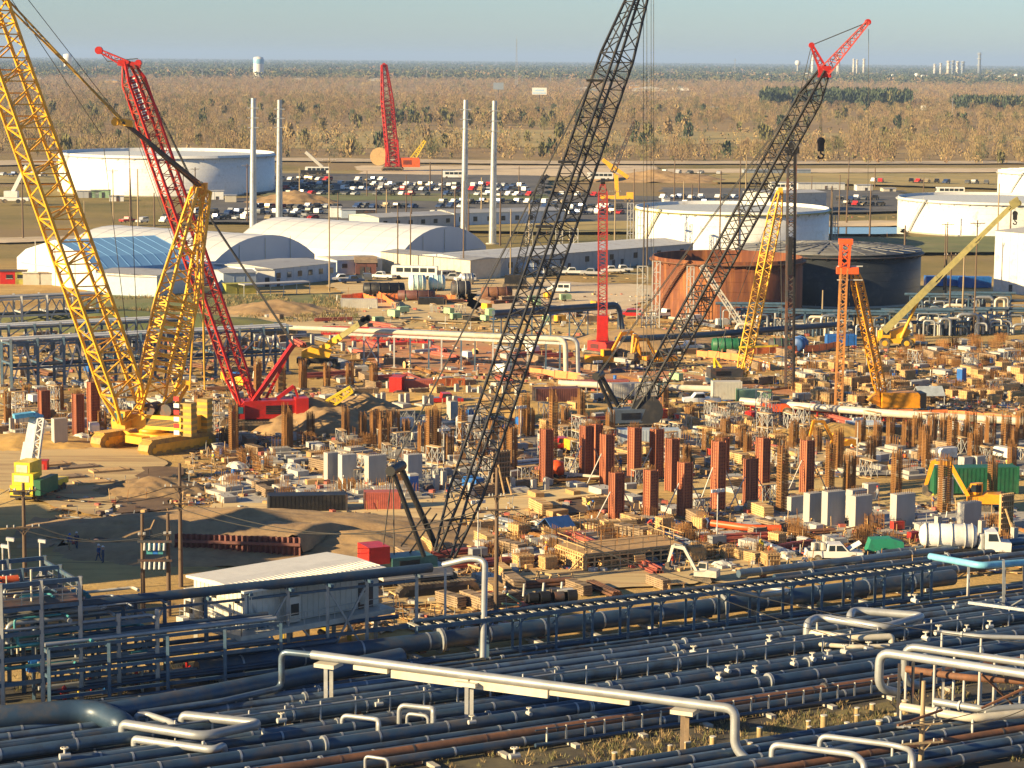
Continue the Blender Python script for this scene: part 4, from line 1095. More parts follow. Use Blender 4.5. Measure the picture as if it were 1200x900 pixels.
# --- red crawler crane
c = G(300, 503); e = empty('crawler_crane', c)
hd = V((.97, .24, 0)).normalized(); sd_ = V((-hd.y, hd.x, 0))
tracks(e, c, hd, 9.5, 1.2, 1.4, 5.2, TRK, BLK)
mb = MB(); mb.ob(c + V((0, 0, 1.2)), hd * 1.6, sd_ * 2.4, (0, 0, .4)); mb.build('car_body', BLK, e)
house(e, c + hd * 2.0, -hd, 8.4, 3.2, 1.7, 2.5, R_CR)
mb = MB(); mb.ob(c + hd * 6.3 + V((0, 0, 3.1)), hd * .9, sd_ * 1.9, (0, 0, 1.4)); mb.build('counterweight', R_CR, e)
mb = MB(); mb.bar(c + hd * 3 + V((0, 0, 4.3)), c + hd * 5.4 + V((0, 0, 6.0)), .4, .5); mb.bar(c + hd * 5.4 + V((0, 0, 6)), c + hd * 6 + V((0, 0, 4.4)), .3); mb.build('gantry', R_CR, e)
cab(e, c - hd * 2.6 - sd_ * 1.5, -hd, R_CR, 1.8, 1.5, 1.2, 1.9)
foot = D(289, 472, c.y - .5); tip = D(150, 76, c.y + 6)
RDK = mat('dull red lacing', (.40, .06, .035), .5)  # lacing a duller red than the chords
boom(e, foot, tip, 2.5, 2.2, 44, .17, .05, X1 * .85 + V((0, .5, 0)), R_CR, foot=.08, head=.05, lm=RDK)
jt = D(116, 59, c.y + 6)
mb = MB(); mb.lattice(tip, jt, 1.0, 1.0, .35, .35, 6, .09, .045, X1); mb.bar(tip + V((-1.4, 0, .3)), tip + V((1.8, 0, -.1)), .9, .8); mb.build('boom_head', R_CR, e)
mb = MB(); mb.tube(jt + V((0, -.35, 0)), jt + V((0, .35, 0)), .55, 14); mb.tube(tip + V((1.5, -.5, .3)), tip + V((1.5, .5, .3)), .45, 12); mb.build('sheave', R_CR, e)
ap = D(344, 403, c.y + 3)
mb = MB(); mb.bar(D(294, 474, c.y - 1), ap, .75, .6); mb.bar(D(306, 478, c.y + 2.5), ap, .45, .4); mb.bar(D(285, 440, c.y), D(312, 478, c.y), .3); mb.build('live_mast', R_CR, e)
for dy in (-.6, .6): rope(e, [ap + V((0, dy, 0)), D(248, 258, c.y + 4) + V((0, dy, 0)), tip + V((1, dy, 0))], .09)
for dx in (0, 3): rope(e, [tip + V((-.8, 0, 0)), D(148 + dx, 130, c.y + 3), D(270 + dx, 470, c.y)], .04, 'hoist_line')
rope(e, [jt, D(126, 72, c.y + 6), tip + V((1.4, 0, .9))], .06, 'jib_line')
ls = tip.lerp(foot, .065); d_ = (foot - tip).normalized()
mb = MB(); mb.ob(tip.lerp(foot, .10) - V((.0, 1.15, 0)), d_ * 3.3, d_.cross(V((0, 1, 0))).normalized() * .62, (0, .03, 0)); pl = mb.build('name_plate', R_CR, e)
mb = MB()
for i in range(8):                        # white letters running down the boom, too small in the photo to spell out
    q = tip.lerp(foot, .10) + d_ * (-2.9 + i * .8) - V((0, 1.22, 0)); sx = d_.cross(V((0, 1, 0))).normalized()
    mb.ob(q, d_ * .09, sx * .5, (0, .02, 0)); mb.ob(q + d_ * .32, d_ * .09, sx * (.5 if i % 2 else .25), (0, .02, 0)); mb.ob(q + d_ * .16 + sx * (.42 if i % 3 else -.42), d_ * .24, sx * .09, (0, .02, 0))
mb.build('lettering', WHT, pl)
tag(e, 'red crawler crane with a narrow leaning boom and red live mast', 'crane', 'crawler cranes')
# --- near black crawler crane
c = G(500, 692); e = empty('crawler_crane', c)
hd = V((.90, .43, 0)).normalized(); sd_ = V((-hd.y, hd.x, 0))
tracks(e, c, hd, 8.6, 1.1, 1.3, 5.0, TRK, BLK)
mb = MB(); mb.ob(c + V((0, 0, 1.2)), hd * 1.6, sd_ * 2.2, (0, 0, .4)); mb.build('car_body', BLK, e)
house(e, c - hd * 1.6, hd, 7.4, 3.2, 1.7, .9, WHD, louvres=False)
house(e, c - hd * 1.8, hd, 4.8, 2.6, 2.6, 1.2, mat('teal machine paint', (.04, .13, .13), .4), 'engine_cover')
mb = MB(); mb.ob(D(438, 648, c.y - 2), hd * 1.1, sd_ * 1.5, (0, 0, .85)); mb.build('counterweight', R_CR, e)
foot = D(521, 650, c.y); tip = D(760, -40, c.y + 16)
boom(e, foot, tip, 2.5, 2.3, 46, .105, .042, X1 * .8 + V((0, .6, 0)), BLK, foot=.10, head=.16, tipw=.4)
hdp = tip
mb = MB()
for dx in (-.5, .5): mb.tube(hdp + V((dx - .2, 0, 0)), hdp + V((dx + .2, 0, 0)), 1.0, 14)
mb.build('sheave', BLK, e)
ap = D(460, 551, c.y - 3)
mb = MB(); mb.tube(ap, D(497, 652, c.y - 2.4), .24, 10); mb.tube(ap + V((.6, 2.5, 0)), D(511, 640, c.y + 1), .30, 10); mb.tube(ap - V((.2, .6, 0)), ap + V((.8, 2.8, 0)), .5, 12); mb.build('mast_frame', BLK, e)
for dy in (-1.0, .6): rope(e, [ap + V((0, dy + 1, .2)), D(602, 272, c.y + 8) + V((0, dy, 0)), D(738, 6, c.y + 15) + V((0, dy, 0))], .055)
for kx in (0, 1): rope(e, [ap + V((0, kx, 0)), D(448 + kx * 14, 650, c.y - 2)], .06, 'backstay')
mb = MB(); mb.bar(D(470, 640, c.y), D(505, 595, c.y), .16); mb.bar(D(480, 648, c.y), D(512, 602, c.y), .16); mb.build('boom_stop', BLK, e)
for x in (754, 758, 763, 766): rope(e, [D(x, -38, c.y + 16), D(x, 470, c.y + 16)], .028, 'hoist_line')
for f in (.55, .66, .8): mb = MB(); mb.ob(foot.lerp(tip, f) + V((-1.4, -1, 0)), (.9, 0, .0), (0, .5, 0), (0, 0, .12)); mb.build('catwalk', BLK, e)
tag(e, 'black lattice crane rising past the top edge, near the pipe racks', 'crane', 'crawler cranes')
# --- right black crane with a red fly jib
c = G(738, 506); e = empty('crawler_crane', c)
hd = V((.96, .28, 0)).normalized(); sd_ = V((-hd.y, hd.x, 0))
tracks(e, c, hd, 8.6, 1.1, 1.3, 5.0, TRK, BLK)
house(e, c + hd * .4, hd, 6.5, 3.0, 1.5, 1.9, mat('slate machine paint', (.10, .13, .17), .5))
mb = MB(); mb.tube(D(759, 482, c.y - 1), D(759, 482, c.y + 1.6), 2.2, 18); mb.build('hoist_drum', BLK, e)
foot = D(744, 490, c.y); tip = D(966, 84, c.y + 6)
boom(e, foot, tip, 2.4, 2.3, 40, .13, .055, X1 * .8 + V((0, .6, 0)), BLK, foot=.10, head=.08)
jt, st = D(1017, 26, c.y + 7), D(951, 53, c.y + 6)
mb = MB(); mb.lattice(tip, jt, 1.5, 1.4, .5, .5, 14, .10, .05, X1); mb.build('fly_jib', mat('faded red paint', (.58, .10, .08), .5), e)
mb = MB(); mb.lattice(tip, st, 1.0, .8, .3, .3, 6, .12, .05, X1); mb.tube(st + V((0, -.3, 0)), st + V((0, .3, 0)), .4, 12); mb.tube(jt + V((0, -.3, 0)), jt + V((0, .3, 0)), .45, 14); mb.ob(tip, (.9, 0, 0), (0, .7, 0), (0, 0, .8)); mb.build('jib_strut', R_CR, e)
rope(e, [st, jt], .07, 'jib_line'); rope(e, [st, D(930, 140, c.y + 6), D(744, 470, c.y)], .05); rope(e, [tip, D(988, 55, c.y + 7), jt], .05, 'jib_line')
rope(e, [st + V((.3, 0, 0)), D(943, 110, c.y + 6), D(880, 200, c.y + 4)], .05)
ap = D(700, 441, c.y - 2)
mb = MB(); mb.tube(ap, D(724, 496, c.y - 1), .28, 10); mb.tube(ap + V((.5, 2, 0)), D(738, 500, c.y + 1), .34, 10); mb.tube(ap - V((.2, .4, 0)), ap + V((.6, 2.4, 0)), .6, 12); mb.build('mast_frame', BLK, e)
for dy in (-.6, .8): rope(e, [ap + V((0, dy, .1)), D(832, 258, c.y + 3) + V((0, dy, 0)), tip + V((-.8, dy, 0))], .06)
for xx in (708, 718): rope(e, [D(xx, 495, c.y), D(744, 455, c.y), D(780, 430, c.y)], .08, 'backstay')
rope(e, [D(1018, 34, c.y + 7), D(1017, 240, c.y + 7)], .035, 'hoist_line')
for dx in (0, 2): rope(e, [D(961 + dx, 92, c.y + 6), D(961 + dx, 166, c.y + 6)], .035, 'hoist_line')
hook(e, D(962, 170, c.y + 6), .55)
tag(e, 'black lattice crane carrying a red fly jib and hook block', 'crane', 'crawler cranes')
# --- far red crane, far yellow cranes
c = G(460, 200, .8); e = empty('crawler_crane', c)
tracks(e, c, X1, 10, 1.4, 1.8, 6, TRK, BLK)
foot = D(461, 196, c.y); tip = D(450, 76, c.y)
boom(e, foot, tip, 4.6, 3.4, 26, .26, .11, X1 * .9 + V((0, .4, 0)), R_CR, foot=.05, head=.35)
house(e, c + X1 * 8, X1, 9, 4, 1.8, 4.2, R_OR); mb = MB(); mb.tube(tip + V((0, -.5, 0)), tip + V((0, .5, 0)), .9, 12); mb.build('sheave', R_CR, e)
mb = MB(); mb.lattice(c, c + V((0, 0, 14)), 6.5, 4.5, 4.5, 3.4, 5, .4, .2, X1); mb.build('boom_foot', R_CR, e)
tag(e, 'distant upright red lattice crane beside the woods', 'crane')
c = G(484, 194, .8); e = empty('boom_crane', c)
mb = MB(); mb.lattice(c + V((-1, 0, 2)), D(498, 165, c.y), 2.6, 2.2, 1.0, 1.0, 8, .2, .11, X1); mb.build('boom', Y_LT, e); tracks(e, c, X1, 6, 1, 1.3, 4, TRK, BLK); house(e, c - X1 * 1.5, X1, 5, 3, 1.3, 2.4, DKST)
tag(e, 'small distant yellow boom crane by the red crane', 'crane')
p = G(444, 194, .8); e = empty('cable_reel', p); mb = MB(at=p); mb.cyl((0, -1.4, 4.3), 4.2, .5, 24, 0, 'y'); mb.cyl((0, 5, 4.3), 4.2, .5, 24, 0, 'y'); mb.build('flange', LUM, e); mb = MB(at=p); mb.cyl((0, -1, 4.3), 2.9, 6, 20, 0, 'y'); mb.build('drum', DKST, e)
tag(e, 'huge round wooden cable reel left of the distant red crane', 'reel')
c = G(723, 236, .9); e = empty('truck_crane', c)
mb = MB(at=c); mb.bx(-6, 6, -1.3, 1.3, .9, 2.1); mb.bx(3.5, 6, -1.2, 1.2, 2.1, 3.4); mb.build('carrier', Y_CR, e)
for x in (-4.5, -3, 3, 4.5):
    for y in (-1.4, 1.1): mb = MB(at=c); mb.cyl((x, y, .6), .6, .35, 12, 0, 'y'); mb.build('wheel', TYRE, e)
mb = MB(); a_, b_ = D(736, 208, c.y), D(706, 187, c.y); mb.bar(a_, b_, 1.5, 1.4); mb.bar(b_.lerp(a_, .05), D(722, 206, c.y), .5); mb.build('folded_jib', Y_CR, e)
mb = MB(); mb.lattice(D(718, 202, c.y), D(743, 143, c.y), 1.7, 1.5, .7, .7, 16, .16, .09, X1); mb.build('boom', DKST, e); mb = MB(); mb.bar(c + V((0, 0, 2)), D(722, 205, c.y), 1.6, 1.4); mb.build('turret', Y_CR, e)
rope(e, [D(743, 144, c.y), D(743, 180, c.y)], .08, 'hoist_line')
tag(e, 'distant yellow crane with a folded yellow jib above the car lot', 'crane')
c = G(14, 238, .8); e = empty('truck_crane', c)
mb = MB(at=c); mb.bx(-5, 6, -1.3, 1.3, .9, 2.0); mb.bx(-2.5, 2.2, -1.5, 1.5, 2, 4.2); mb.build('carrier', WHT, e)
for x in (-3.8, -2.2, 2.4, 4.2): mb = MB(at=c); mb.cyl((x, -1.45, .75), .75, .4, 12, 0, 'y'); mb.build('wheel', TYRE, e)
mb = MB(); mb.bar(D(12, 231, c.y), D(28, 199, c.y), 1.3, 1.3); mb.bar(D(28, 199, c.y), D(31, 194, c.y), .9); mb.build('boom', WHT, e)
tag(e, 'white telescopic crane truck left of the big white tank', 'crane')
c = G(366, 206, .8); e = empty('truck_crane', c)
mb = MB(at=c); mb.bx(-5, 6, -1.3, 1.3, .9, 2.4); mb.build('carrier', BLK, e); mb = MB(); mb.bar(D(378, 196, c.y), D(358, 178, c.y), 1.5, 1.3); mb.build('boom', WHD, e)
for x in (-3.8, -2.2, 2.4, 4.2): mb = MB(at=c); mb.cyl((x, -1.45, .75), .75, .4, 12, 0, 'y'); mb.build('wheel', TYRE, e)
tag(e, 'grey telescopic crane leaning over the far white bus', 'crane')
c = G(604, 338, .25); e = empty('lattice_boom', c); boom(e, D(602, 336, c.y), D(637, 206, c.y + 10), 1.6, 1.5, 24, .09, .05, X1, BLK, head=.1); rope(e, [D(637, 206, c.y + 10), D(566, 336, c.y)], .05); rope(e, [D(640, 206, c.y + 10), D(575, 336, c.y)], .05)
mb = MB(); mb.ob(D(638, 210, c.y + 10), (.7, 0, 1), (0, .6, 0), (-.3, 0, .2)); mb.build('boom_head', BLK, e); house(e, c, X1, 5, 2.6, 1.2, 2.0, BLK); tracks(e, c, X1, 6, .9, 1.1, 3.4, TRK, BLK)
tag(e, 'slim dark crane boom seen through the near black boom', 'crane')
# --- vertical red lattice boom in the yard
c = G(706, 418); e = empty('crawler_crane', c)
hd = V((.7, -.71, 0)); tracks(e, c, hd, 5.5, 1, 1.1, 3.6, TRK, BLK); house(e, c, hd, 4.6, 3.0, 1.1, 1.7, R_CR)
boom(e, D(706, 398, c.y), D(706.5, 216, c.y), 1.5, 1.4, 34, .11, .05, X1, mat('dark red lattice', (.36, .035, .03), .5), foot=.05, head=.06)
mb = MB(); mb.ob(D(706, 384, c.y), (.95, 0, 0), (0, .9, 0), (0, 0, 2.2)); mb.bar(D(698, 412, c.y), D(703, 372, c.y), .3); mb.bar(D(714, 412, c.y), D(709, 372, c.y), .3); mb.build('boom_foot', R_CR, e)
mb = MB(); mb.tube(D(704, 213, c.y), D(709, 213, c.y), .6, 12); mb.build('sheave', BLK, e)
for dx in (-4, 4): rope(e, [D(706 + dx, 216, c.y - .7), D(706 + dx, 400, c.y - .7)], .05, 'hoist_line')
tag(e, 'upright red lattice boom standing on a small red base in the yard', 'crane', 'crawler cranes')
# --- black pile lead, yellow boom behind it
c = G(925, 456); e = empty('pile_lead', c)
mb = MB(); mb.lattice(c, D(928, 176, c.y), 1.2, .9, 1.2, .9, 40, .16, .06, X1); mb.build('lead', DKST, e)
mb = MB(); mb.bar(c + V((.7, -.5, 0)), D(931, 176, c.y - .5), .3, .3); mb.build('guide_rail', BLK, e)
mb = MB(); q = D(928, 176, c.y); mb.ob(q, (1.1, 0, 0), (0, .8, 0), (0, 0, .5)); mb.tube(q + V((0, -.5, .8)), q + V((0, .5, .8)), .6, 12); mb.build('head_block', BLK, e)
mb = MB(); mb.ob(D(926, 300, c.y - 1), (.35, 0, 0), (0, .4, 0), (0, 0, 3)); mb.build('hammer', BLK, e)
tag(e, 'tall black pile driving lead standing behind the yellow boom', 'pile driver')
c = G(856, 450); e = empty('crawler_crane', c)
hd = V((.98, .2, 0)); tracks(e, c, hd, 6.5, 1, 1.2, 4, TRK, BLK)
mb = MB(); mb.ob(D(852, 446, c.y), (3.4, 0, .1), (0, 2, 0), (0, 0, .35)); mb.build('deck', STL, e); house(e, c - hd * 1, hd, 5.5, 2.6, 1.2, 1.5, DKST)
boom(e, D(868, 446, c.y), D(914, 224, c.y + 2), 1.6, 1.5, 34, .10, .045, X1 * .8 + V((0, .6, 0)), Y_CR, foot=.12, head=.12, tipw=.4)
mb = MB(); a_ = D(837, 420, c.y); mb.bar(D(837, 446, c.y - 1), a_, .3); mb.bar(D(840, 446, c.y + 1), a_, .3); mb.bar(a_, D(856, 446, c.y), .35); mb.bar(D(843, 430, c.y), D(838, 446, c.y), .2); mb.build('gantry', Y_LT, e)
mb = MB(); mb.tube(D(912, 224, c.y + 2), D(917, 224, c.y + 2), .6, 12); mb.build('sheave', Y_CR, e)
rope(e, [D(838, 420, c.y), D(912, 226, c.y + 2)], .05); rope(e, [D(914, 226, c.y + 2), D(917, 440, c.y)], .04, 'hoist_line')
mb = MB(); mb.bar(D(866, 407, c.y), D(912, 405, c.y), .4, .3); mb.build('spotter_arm', Y_LT, e)
tag(e, 'slim lemon yellow lattice crane boom before the rusty tank', 'crane', 'crawler cranes')
# --- orange pile rig
c = G(1048, 486); e = empty('pile_rig', c)
hd = V((.99, .12, 0)); sd_ = V((-hd.y, hd.x, 0)); tracks(e, c, hd, 6.5, 1, 1.1, 4, TRK, BLK)
house(e, c + hd * .6, hd, 5.8, 3, 1.2, 2.3, O_CR, louvres=False)
mb = MB(); mb.ob(c + hd * 3.9 + V((0, 0, 2.3)), hd * .5, sd_ * 1.5, (0, 0, 1.1)); mb.build('counterweight', BLK, e)
mb = MB(); mb.ext([c - hd * 2.4 - sd_ * .8 + V((0, 0, 1.3)), c - hd * 4.2 - sd_ * .8 + V((0, 0, 2.2)), c - hd * 2.6 - sd_ * .8 + V((0, 0, 3.6))], sd_ * 1.6); mb.build('boom_foot', O_CR, e)
boom(e, D(1034, 466, c.y), D(1001, 316, c.y), 1.3, 1.2, 26, .10, .05, X1 * .85 + V((0, .5, 0)), O_CR, foot=.1, head=.1)
LW = mat('faded orange lead', (.50, .22, .06), .6, second=(.2, .1, .05), amt=.4)
mb = MB(); mb.lattice(D(982, 486, c.y - 1), D(989, 313, c.y - 1), .95, .8, .95, .8, 30, .12, .06, X1); mb.build('lead', LW, e)
mb = MB(); mb.lattice(D(989, 313, c.y - 1), D(991, 283, c.y - 1), 1.2, .9, 1.3, .9, 4, .16, .09, X1); mb.ob(D(991, 283, c.y - 1), (1.0, 0, 0), (0, .6, 0), (0, 0, .4)); mb.ob(D(993, 317, c.y - 1), (1.6, 0, 0), (0, .5, 0), (0, 0, .5)); mb.build('lead_top', R_OR, e)
mb = MB()
for y in (312, 328): mb.bar(D(981, y, c.y - 1), D(1011, y, c.y - 1), .16)
mb.build('crossbar', STG, e)
for x in (984, 993, 1000): rope(e, [D(x + 3, 320, c.y), D(x, 470, c.y)], .035, 'hoist_line')
tag(e, 'orange pile driving rig with a slim two tone lead', 'pile driver')
# --- rough terrain crane with a telescopic boom
c = G(1048, 408); e = empty('rough_terrain_crane', c)
mb = MB(at=c); mb.bx(-3.6, 3.6, -1.2, 1.2, 1.0, 1.9); mb.bx(-3.9, -3.3, -1.4, 1.4, .7, 1.5); mb.build('carrier', Y_CR, e)
for x in (-2.0, 2.0):
    for y in (-1.5, .8):
        mb = MB(at=c); mb.cyl((x, y, 1.05), 1.05, .7, 18, 0, 'y'); w_ = mb.build('wheel', TYRE, e)
        mb = MB(at=c); mb.cyl((x, y - .04, 1.05), .5, .78, 14, 0, 'y'); mb.build('rim', Y_CR, w_)
mb = MB(at=c); mb.ext([(-3, -.9, 1.9), (1.8, -.9, 1.9), (3, -.9, 3.2), (1.6, -.9, 4.2), (-.6, -.9, 3.3), (-3, -.9, 3.2)], (0, 1.8, 0)); mb.build('turret', Y_CR, e)
mb = MB(at=c); mb.bx(-2.6, -1.0, -1.5, -.3, 2.0, 3.6); cb = mb.build('cab', Y_CR, e); mb = MB(at=c); mb.bx(-2.4, -1.2, -1.53, -1.48, 2.6, 3.4); mb.build('window', GLASS, cb)
OLB = mat('olive boom paint', (.30, .26, .10), .45, second=(.18, .16, .08), amt=.3)
b0, b1 = D(1036, 388, c.y - 1), D(1189, 238, c.y - 6)
for i, (f0, f1, w_) in enumerate(((0, .42, 1.15), (.40, .72, .95), (.70, .97, .78))):
    mb = MB(); mb.bar(b0.lerp(b1, f0), b0.lerp(b1, f1), w_, w_ * 1.1); mb.ob(b0.lerp(b1, f1), (b1 - b0).normalized() * .2, V((0, w_ * .6, 0)), V((w_ * .45, 0, w_ * .45))); mb.build('boom_section', OLB, e)
mb = MB(); mb.ob(b1, (.7, 0, .5), (0, .5, 0), (.3, 0, -.7)); mb.tube(b1 + V((.6, -.4, 0)), b1 + V((.6, .4, 0)), .6, 12); mb.build('boom_head', OLB, e)
mb = MB(); mb.tube(D(1056, 396, c.y - 1), b0.lerp(b1, .28), .3, 10); mb.build('lift_ram', Y_CR, e)
rope(e, [D(1189.5, 240, c.y - 6), D(1189.5, 250, c.y - 6)], .04, 'hoist_line'); hook(e, D(1189.5, 253, c.y - 6), .45)
tag(e, 'yellow rough terrain crane with long olive telescopic boom', 'crane')
# --- old dark telescopic crane and broken boom near the red crane
c = G(372, 432); e = empty('rough_terrain_crane', c)
mb = MB(at=c); mb.bx(-3.4, 3.4, -1.2, 1.2, 1.0, 1.9); mb.build('carrier', BLK, e)
for x in (-2.2, 2.2):
    for y in (-1.5, .8): mb = MB(at=c); mb.cyl((x, y, 1.0), 1.0, .6, 18, 0, 'y'); w_ = mb.build('wheel', TYRE, e); mb = MB(at=c); mb.cyl((x, y - .04, 1.0), .45, .68, 12, 0, 'y'); mb.build('rim', WHD, w_)
mb = MB(at=c); mb.ext([(-2.6, -1, 1.9), (2, -1, 1.9), (2.6, -1, 3.4), (-1, -1, 3.8), (-2.6, -1, 3.0)], (0, 2, 0)); mb.build('turret', Y_CR, e)
b0, b1 = D(373, 412, c.y), D(427, 376, c.y - 2)
for f0, f1, w_ in ((0, .5, 1.0), (.48, .95, .8)): mb = MB(); mb.bar(b0.lerp(b1, f0), b0.lerp(b1, f1), w_, w_ * 1.1); mb.build('boom_section', Y_CR if f0 == 0 else OLB, e)
mb = MB(); mb.ob(b1, (.9, 0, .5), (0, .5, 0), (.2, 0, -.5)); mb.tube(b1 + V((-.2, -.5, .3)), b1 + V((-.2, .5, .3)), .5, 10); mb.tube(b1 + V((.6, -.5, .5)), b1 + V((.6, .5, .5)), .5, 10); mb.build('boom_head', BLK, e)
tag(e, 'dark wheeled crane with low black and yellow boom beside the truss rack', 'crane')
c = G(385, 500); e = empty('boom_lift', c); mb = MB(); mb.lattice(D(378, 478, c.y), D(412, 456, c.y), 1.3, 1.1, .8, .7, 7, .14, .08, X1); mb.build('boom', Y_LT, e); tracks(e, c, X1, 4.5, .8, 1.0, 3, TRK, BLK); house(e, c, X1, 3.6, 2.2, 1.0, 1.7, BLK)
mb = MB(); mb.bar(c + V((0, 0, 1.5)), D(378, 478, c.y), .9, .7); mb.build('arm', Y_LT, e)
tag(e, 'pale yellow jib machine in front of the sand heap', 'boom machine')
# --- lemon truck crane seen end on
c = G(30, 588); e = empty('truck_crane', c)
hd = V((.25, .97, 0)).normalized(); sd_ = V((hd.y, -hd.x, 0))
def C(x, y, z): return c + sd_ * x + hd * y + V((0, 0, z))
mb = MB(); mb.ob(C(0, 4, 1.25), sd_ * 1.3, hd * 5, (0, 0, .35)); mb.ob(C(0, -.4, 1.5), sd_ * 1.45, hd * .7, (0, 0, .6)); mb.build('carrier', Y_LT, e)
mb = MB(); mb.ob(C(0, .2, 2.7), sd_ * 1.35, hd * .9, (0, 0, .75)); mb.ob(C(-.5, 1.8, 3.6), sd_ * 1.0, hd * 1.6, (0, 0, 1.0)); mb.build('cab', Y_LT, e)
mb = MB(); mb.ob(C(-.1, -.72, 2.85), sd_ * .95, hd * .03, (0, 0, .38)); mb.ob(C(-.5, .18, 3.8), sd_ * .7, hd * .03, (0, 0, .5)); mb.build('windscreen', WHD, e)
mb = MB(); mb.ob(C(0, -1.15, 1.2), sd_ * 1.0, hd * .04, (0, 0, .2)); mb.ob(C(0, -1.15, .75), sd_ * 1.4, hd * .05, (0, 0, .12)); mb.build('bumper', BLK, e)
for s in (-1, 1):
    mb = MB(); mb.ob(C(s * .9, -1.14, 1.55), sd_ * .16, hd * .04, (0, 0, .12)); mb.build('headlight', WHT, e)
    for y in (.6, 2.2, 6, 7.6): mb = MB(); mb.tube(C(s * 1.0, y, .55), C(s * 1.4, y, .55), .55, 14); mb.build('wheel', TYRE, e)
mb = MB(); mb.ob(C(1.9, 1.5, 1.9), sd_ * .45, hd * 2.4, (0, 0, .9)); mb.build('side_gear', GRN, e)
b0, b1 = D(29, 555, c.y + 4), D(41, 489, c.y + 10)
for f0, f1, w_ in ((0, .5, 1.35), (.48, 1, 1.1)): mb = MB(); mb.bar(b0.lerp(b1, f0), b0.lerp(b1, f1), w_, w_); mb.build('boom_section', WHT, e)
mb = MB(); mb.lattice(D(40, 545, c.y + 5), D(48, 492, c.y + 9), .9, .8, .7, .6, 9, .09, .06, X1); mb.build('swing_jib', WHT, e)
mb = MB(); mb.bar(D(16, 488, c.y + 8), D(38, 485, c.y + 9), 1.2, .5); mb.bar(D(38, 485, c.y + 9), D(48, 489, c.y + 10), .8, .6); mb.build('boom_head', mat('sky blue paint', (.10, .38, .62), .4), e)
tag(e, 'lemon yellow truck crane facing the viewer with white boom raised', 'crane')
p = G(48, 552); e = empty('red_box', p); mb = MB(at=p); mb.bx(-.9, .9, -.7, .7, 0, 1.3); mb.bx(-.95, .95, -.75, .75, 1.3, 1.42); mb.build('body', R_CR, e); mb = MB(at=p); mb.bx(-.5, .5, -.74, -.7, .3, 1.0); mb.build('door', PINK, e); tag(e, 'small red site box behind the lemon truck crane', 'box')
# --- excavators
def excavator(m, mb2=None):
    def fn():
        e = empty('excavator')
        for s in (-1, 1):
            mb = MB(); mb.ext([(x, s * 1.15 - .3, z) for x, z in ((-1.9, .3), (-1.6, .85), (1.6, .85), (1.9, .3), (1.6, .02), (-1.6, .02))], (0, .6, 0))
            for i in range(9): mb.bx(-1.6 + i * .38, -1.45 + i * .38, s * 1.15 - .33, s * 1.15 + .33, .85, .9)
            mb.build('crawler_track', TRK, e)
        mb = MB(); mb.ext([(-2.6, -1.3, 1.0), (1.3, -1.3, 1.0), (1.3, -1.3, 1.7), (-.6, -1.3, 1.9), (-1.0, -1.3, 2.2), (-2.6, -1.3, 2.1)], (0, 2.6, 0)); mb.build('body', m, e)
        mb = MB(); mb.ext([(-.5, -1.28, 1.7), (1.2, -1.28, 1.7), (1.25, -1.28, 2.2), (.9, -1.28, 3.1), (-.5, -1.28, 3.1)], (0, 1.05, 0)); cb = mb.build('cab', m, e)
        mb = MB(); mb.ext([(-.35, -1.3, 2.1), (1.1, -1.3, 2.1), (.8, -1.3, 2.95), (-.35, -1.3, 2.95)], (0, 1.09, 0)); mb.build('window', GLASS, cb)
        mb = MB(); mb.ext([(.9, -.2, 1.6), (1.4, -.2, 1.6), (3.5, -.2, 5.1), (5.4, -.2, 5.4), (5.4, -.2, 5.7), (3.3, -.2, 5.7)], (0, .45, 0)); mb.build('boom', m, e)
        mb = MB(); mb.ext([(5.0, -.15, 5.9), (5.6, -.15, 5.7), (6.3, -.15, 2.8), (5.9, -.15, 2.8)], (0, .35, 0)); mb.build('stick', m, e)
        mb = MB(); mb.tube((1.6, -.45, 1.9), (3.0, -.3, 4.2), .11, 8); mb.tube((3.6, 0, 5.8), (5.2, 0, 6.0), .1, 8); mb.build('ram', GALV, e)
        mb = MB(); mb.ext([(5.9, -.6, 2.9), (6.5, -.6, 2.7), (6.5, -.6, 1.8), (5.7, -.6, 1.5), (5.3, -.6, 1.9), (5.8, -.6, 2.1)], (0, 1.2, 0)); mb.build('bucket', TRK, e)
        return e
    return Proto(fn)
EXY, EXW = excavator(O_CR), excavator(WHD)
for x, y, rz, sc, d in [(706, 431, 25, 1.05, 'yellow excavator with arched boom on the clay strip'), (752, 428, 250, 1.0, 'yellow excavator pointing its boom at the viewer'), (776, 430, 205, .9, 'yellow excavator beside a heavy chassis, under the black boom'), (1146, 598, 172, 1.0, 'yellow excavator bent over between piers and green container'),
                        (984, 528, 200, .75, 'small yellow excavator among rebar cages')]:
    tag(EXY.place(G(x, y, .1), R(rz), sc), d, 'excavator', 'excavators')
tag(EXW.place(G(824, 681, .1), R(160), .6), 'small white and orange excavator behind the pipe rack', 'excavator', 'excavators')
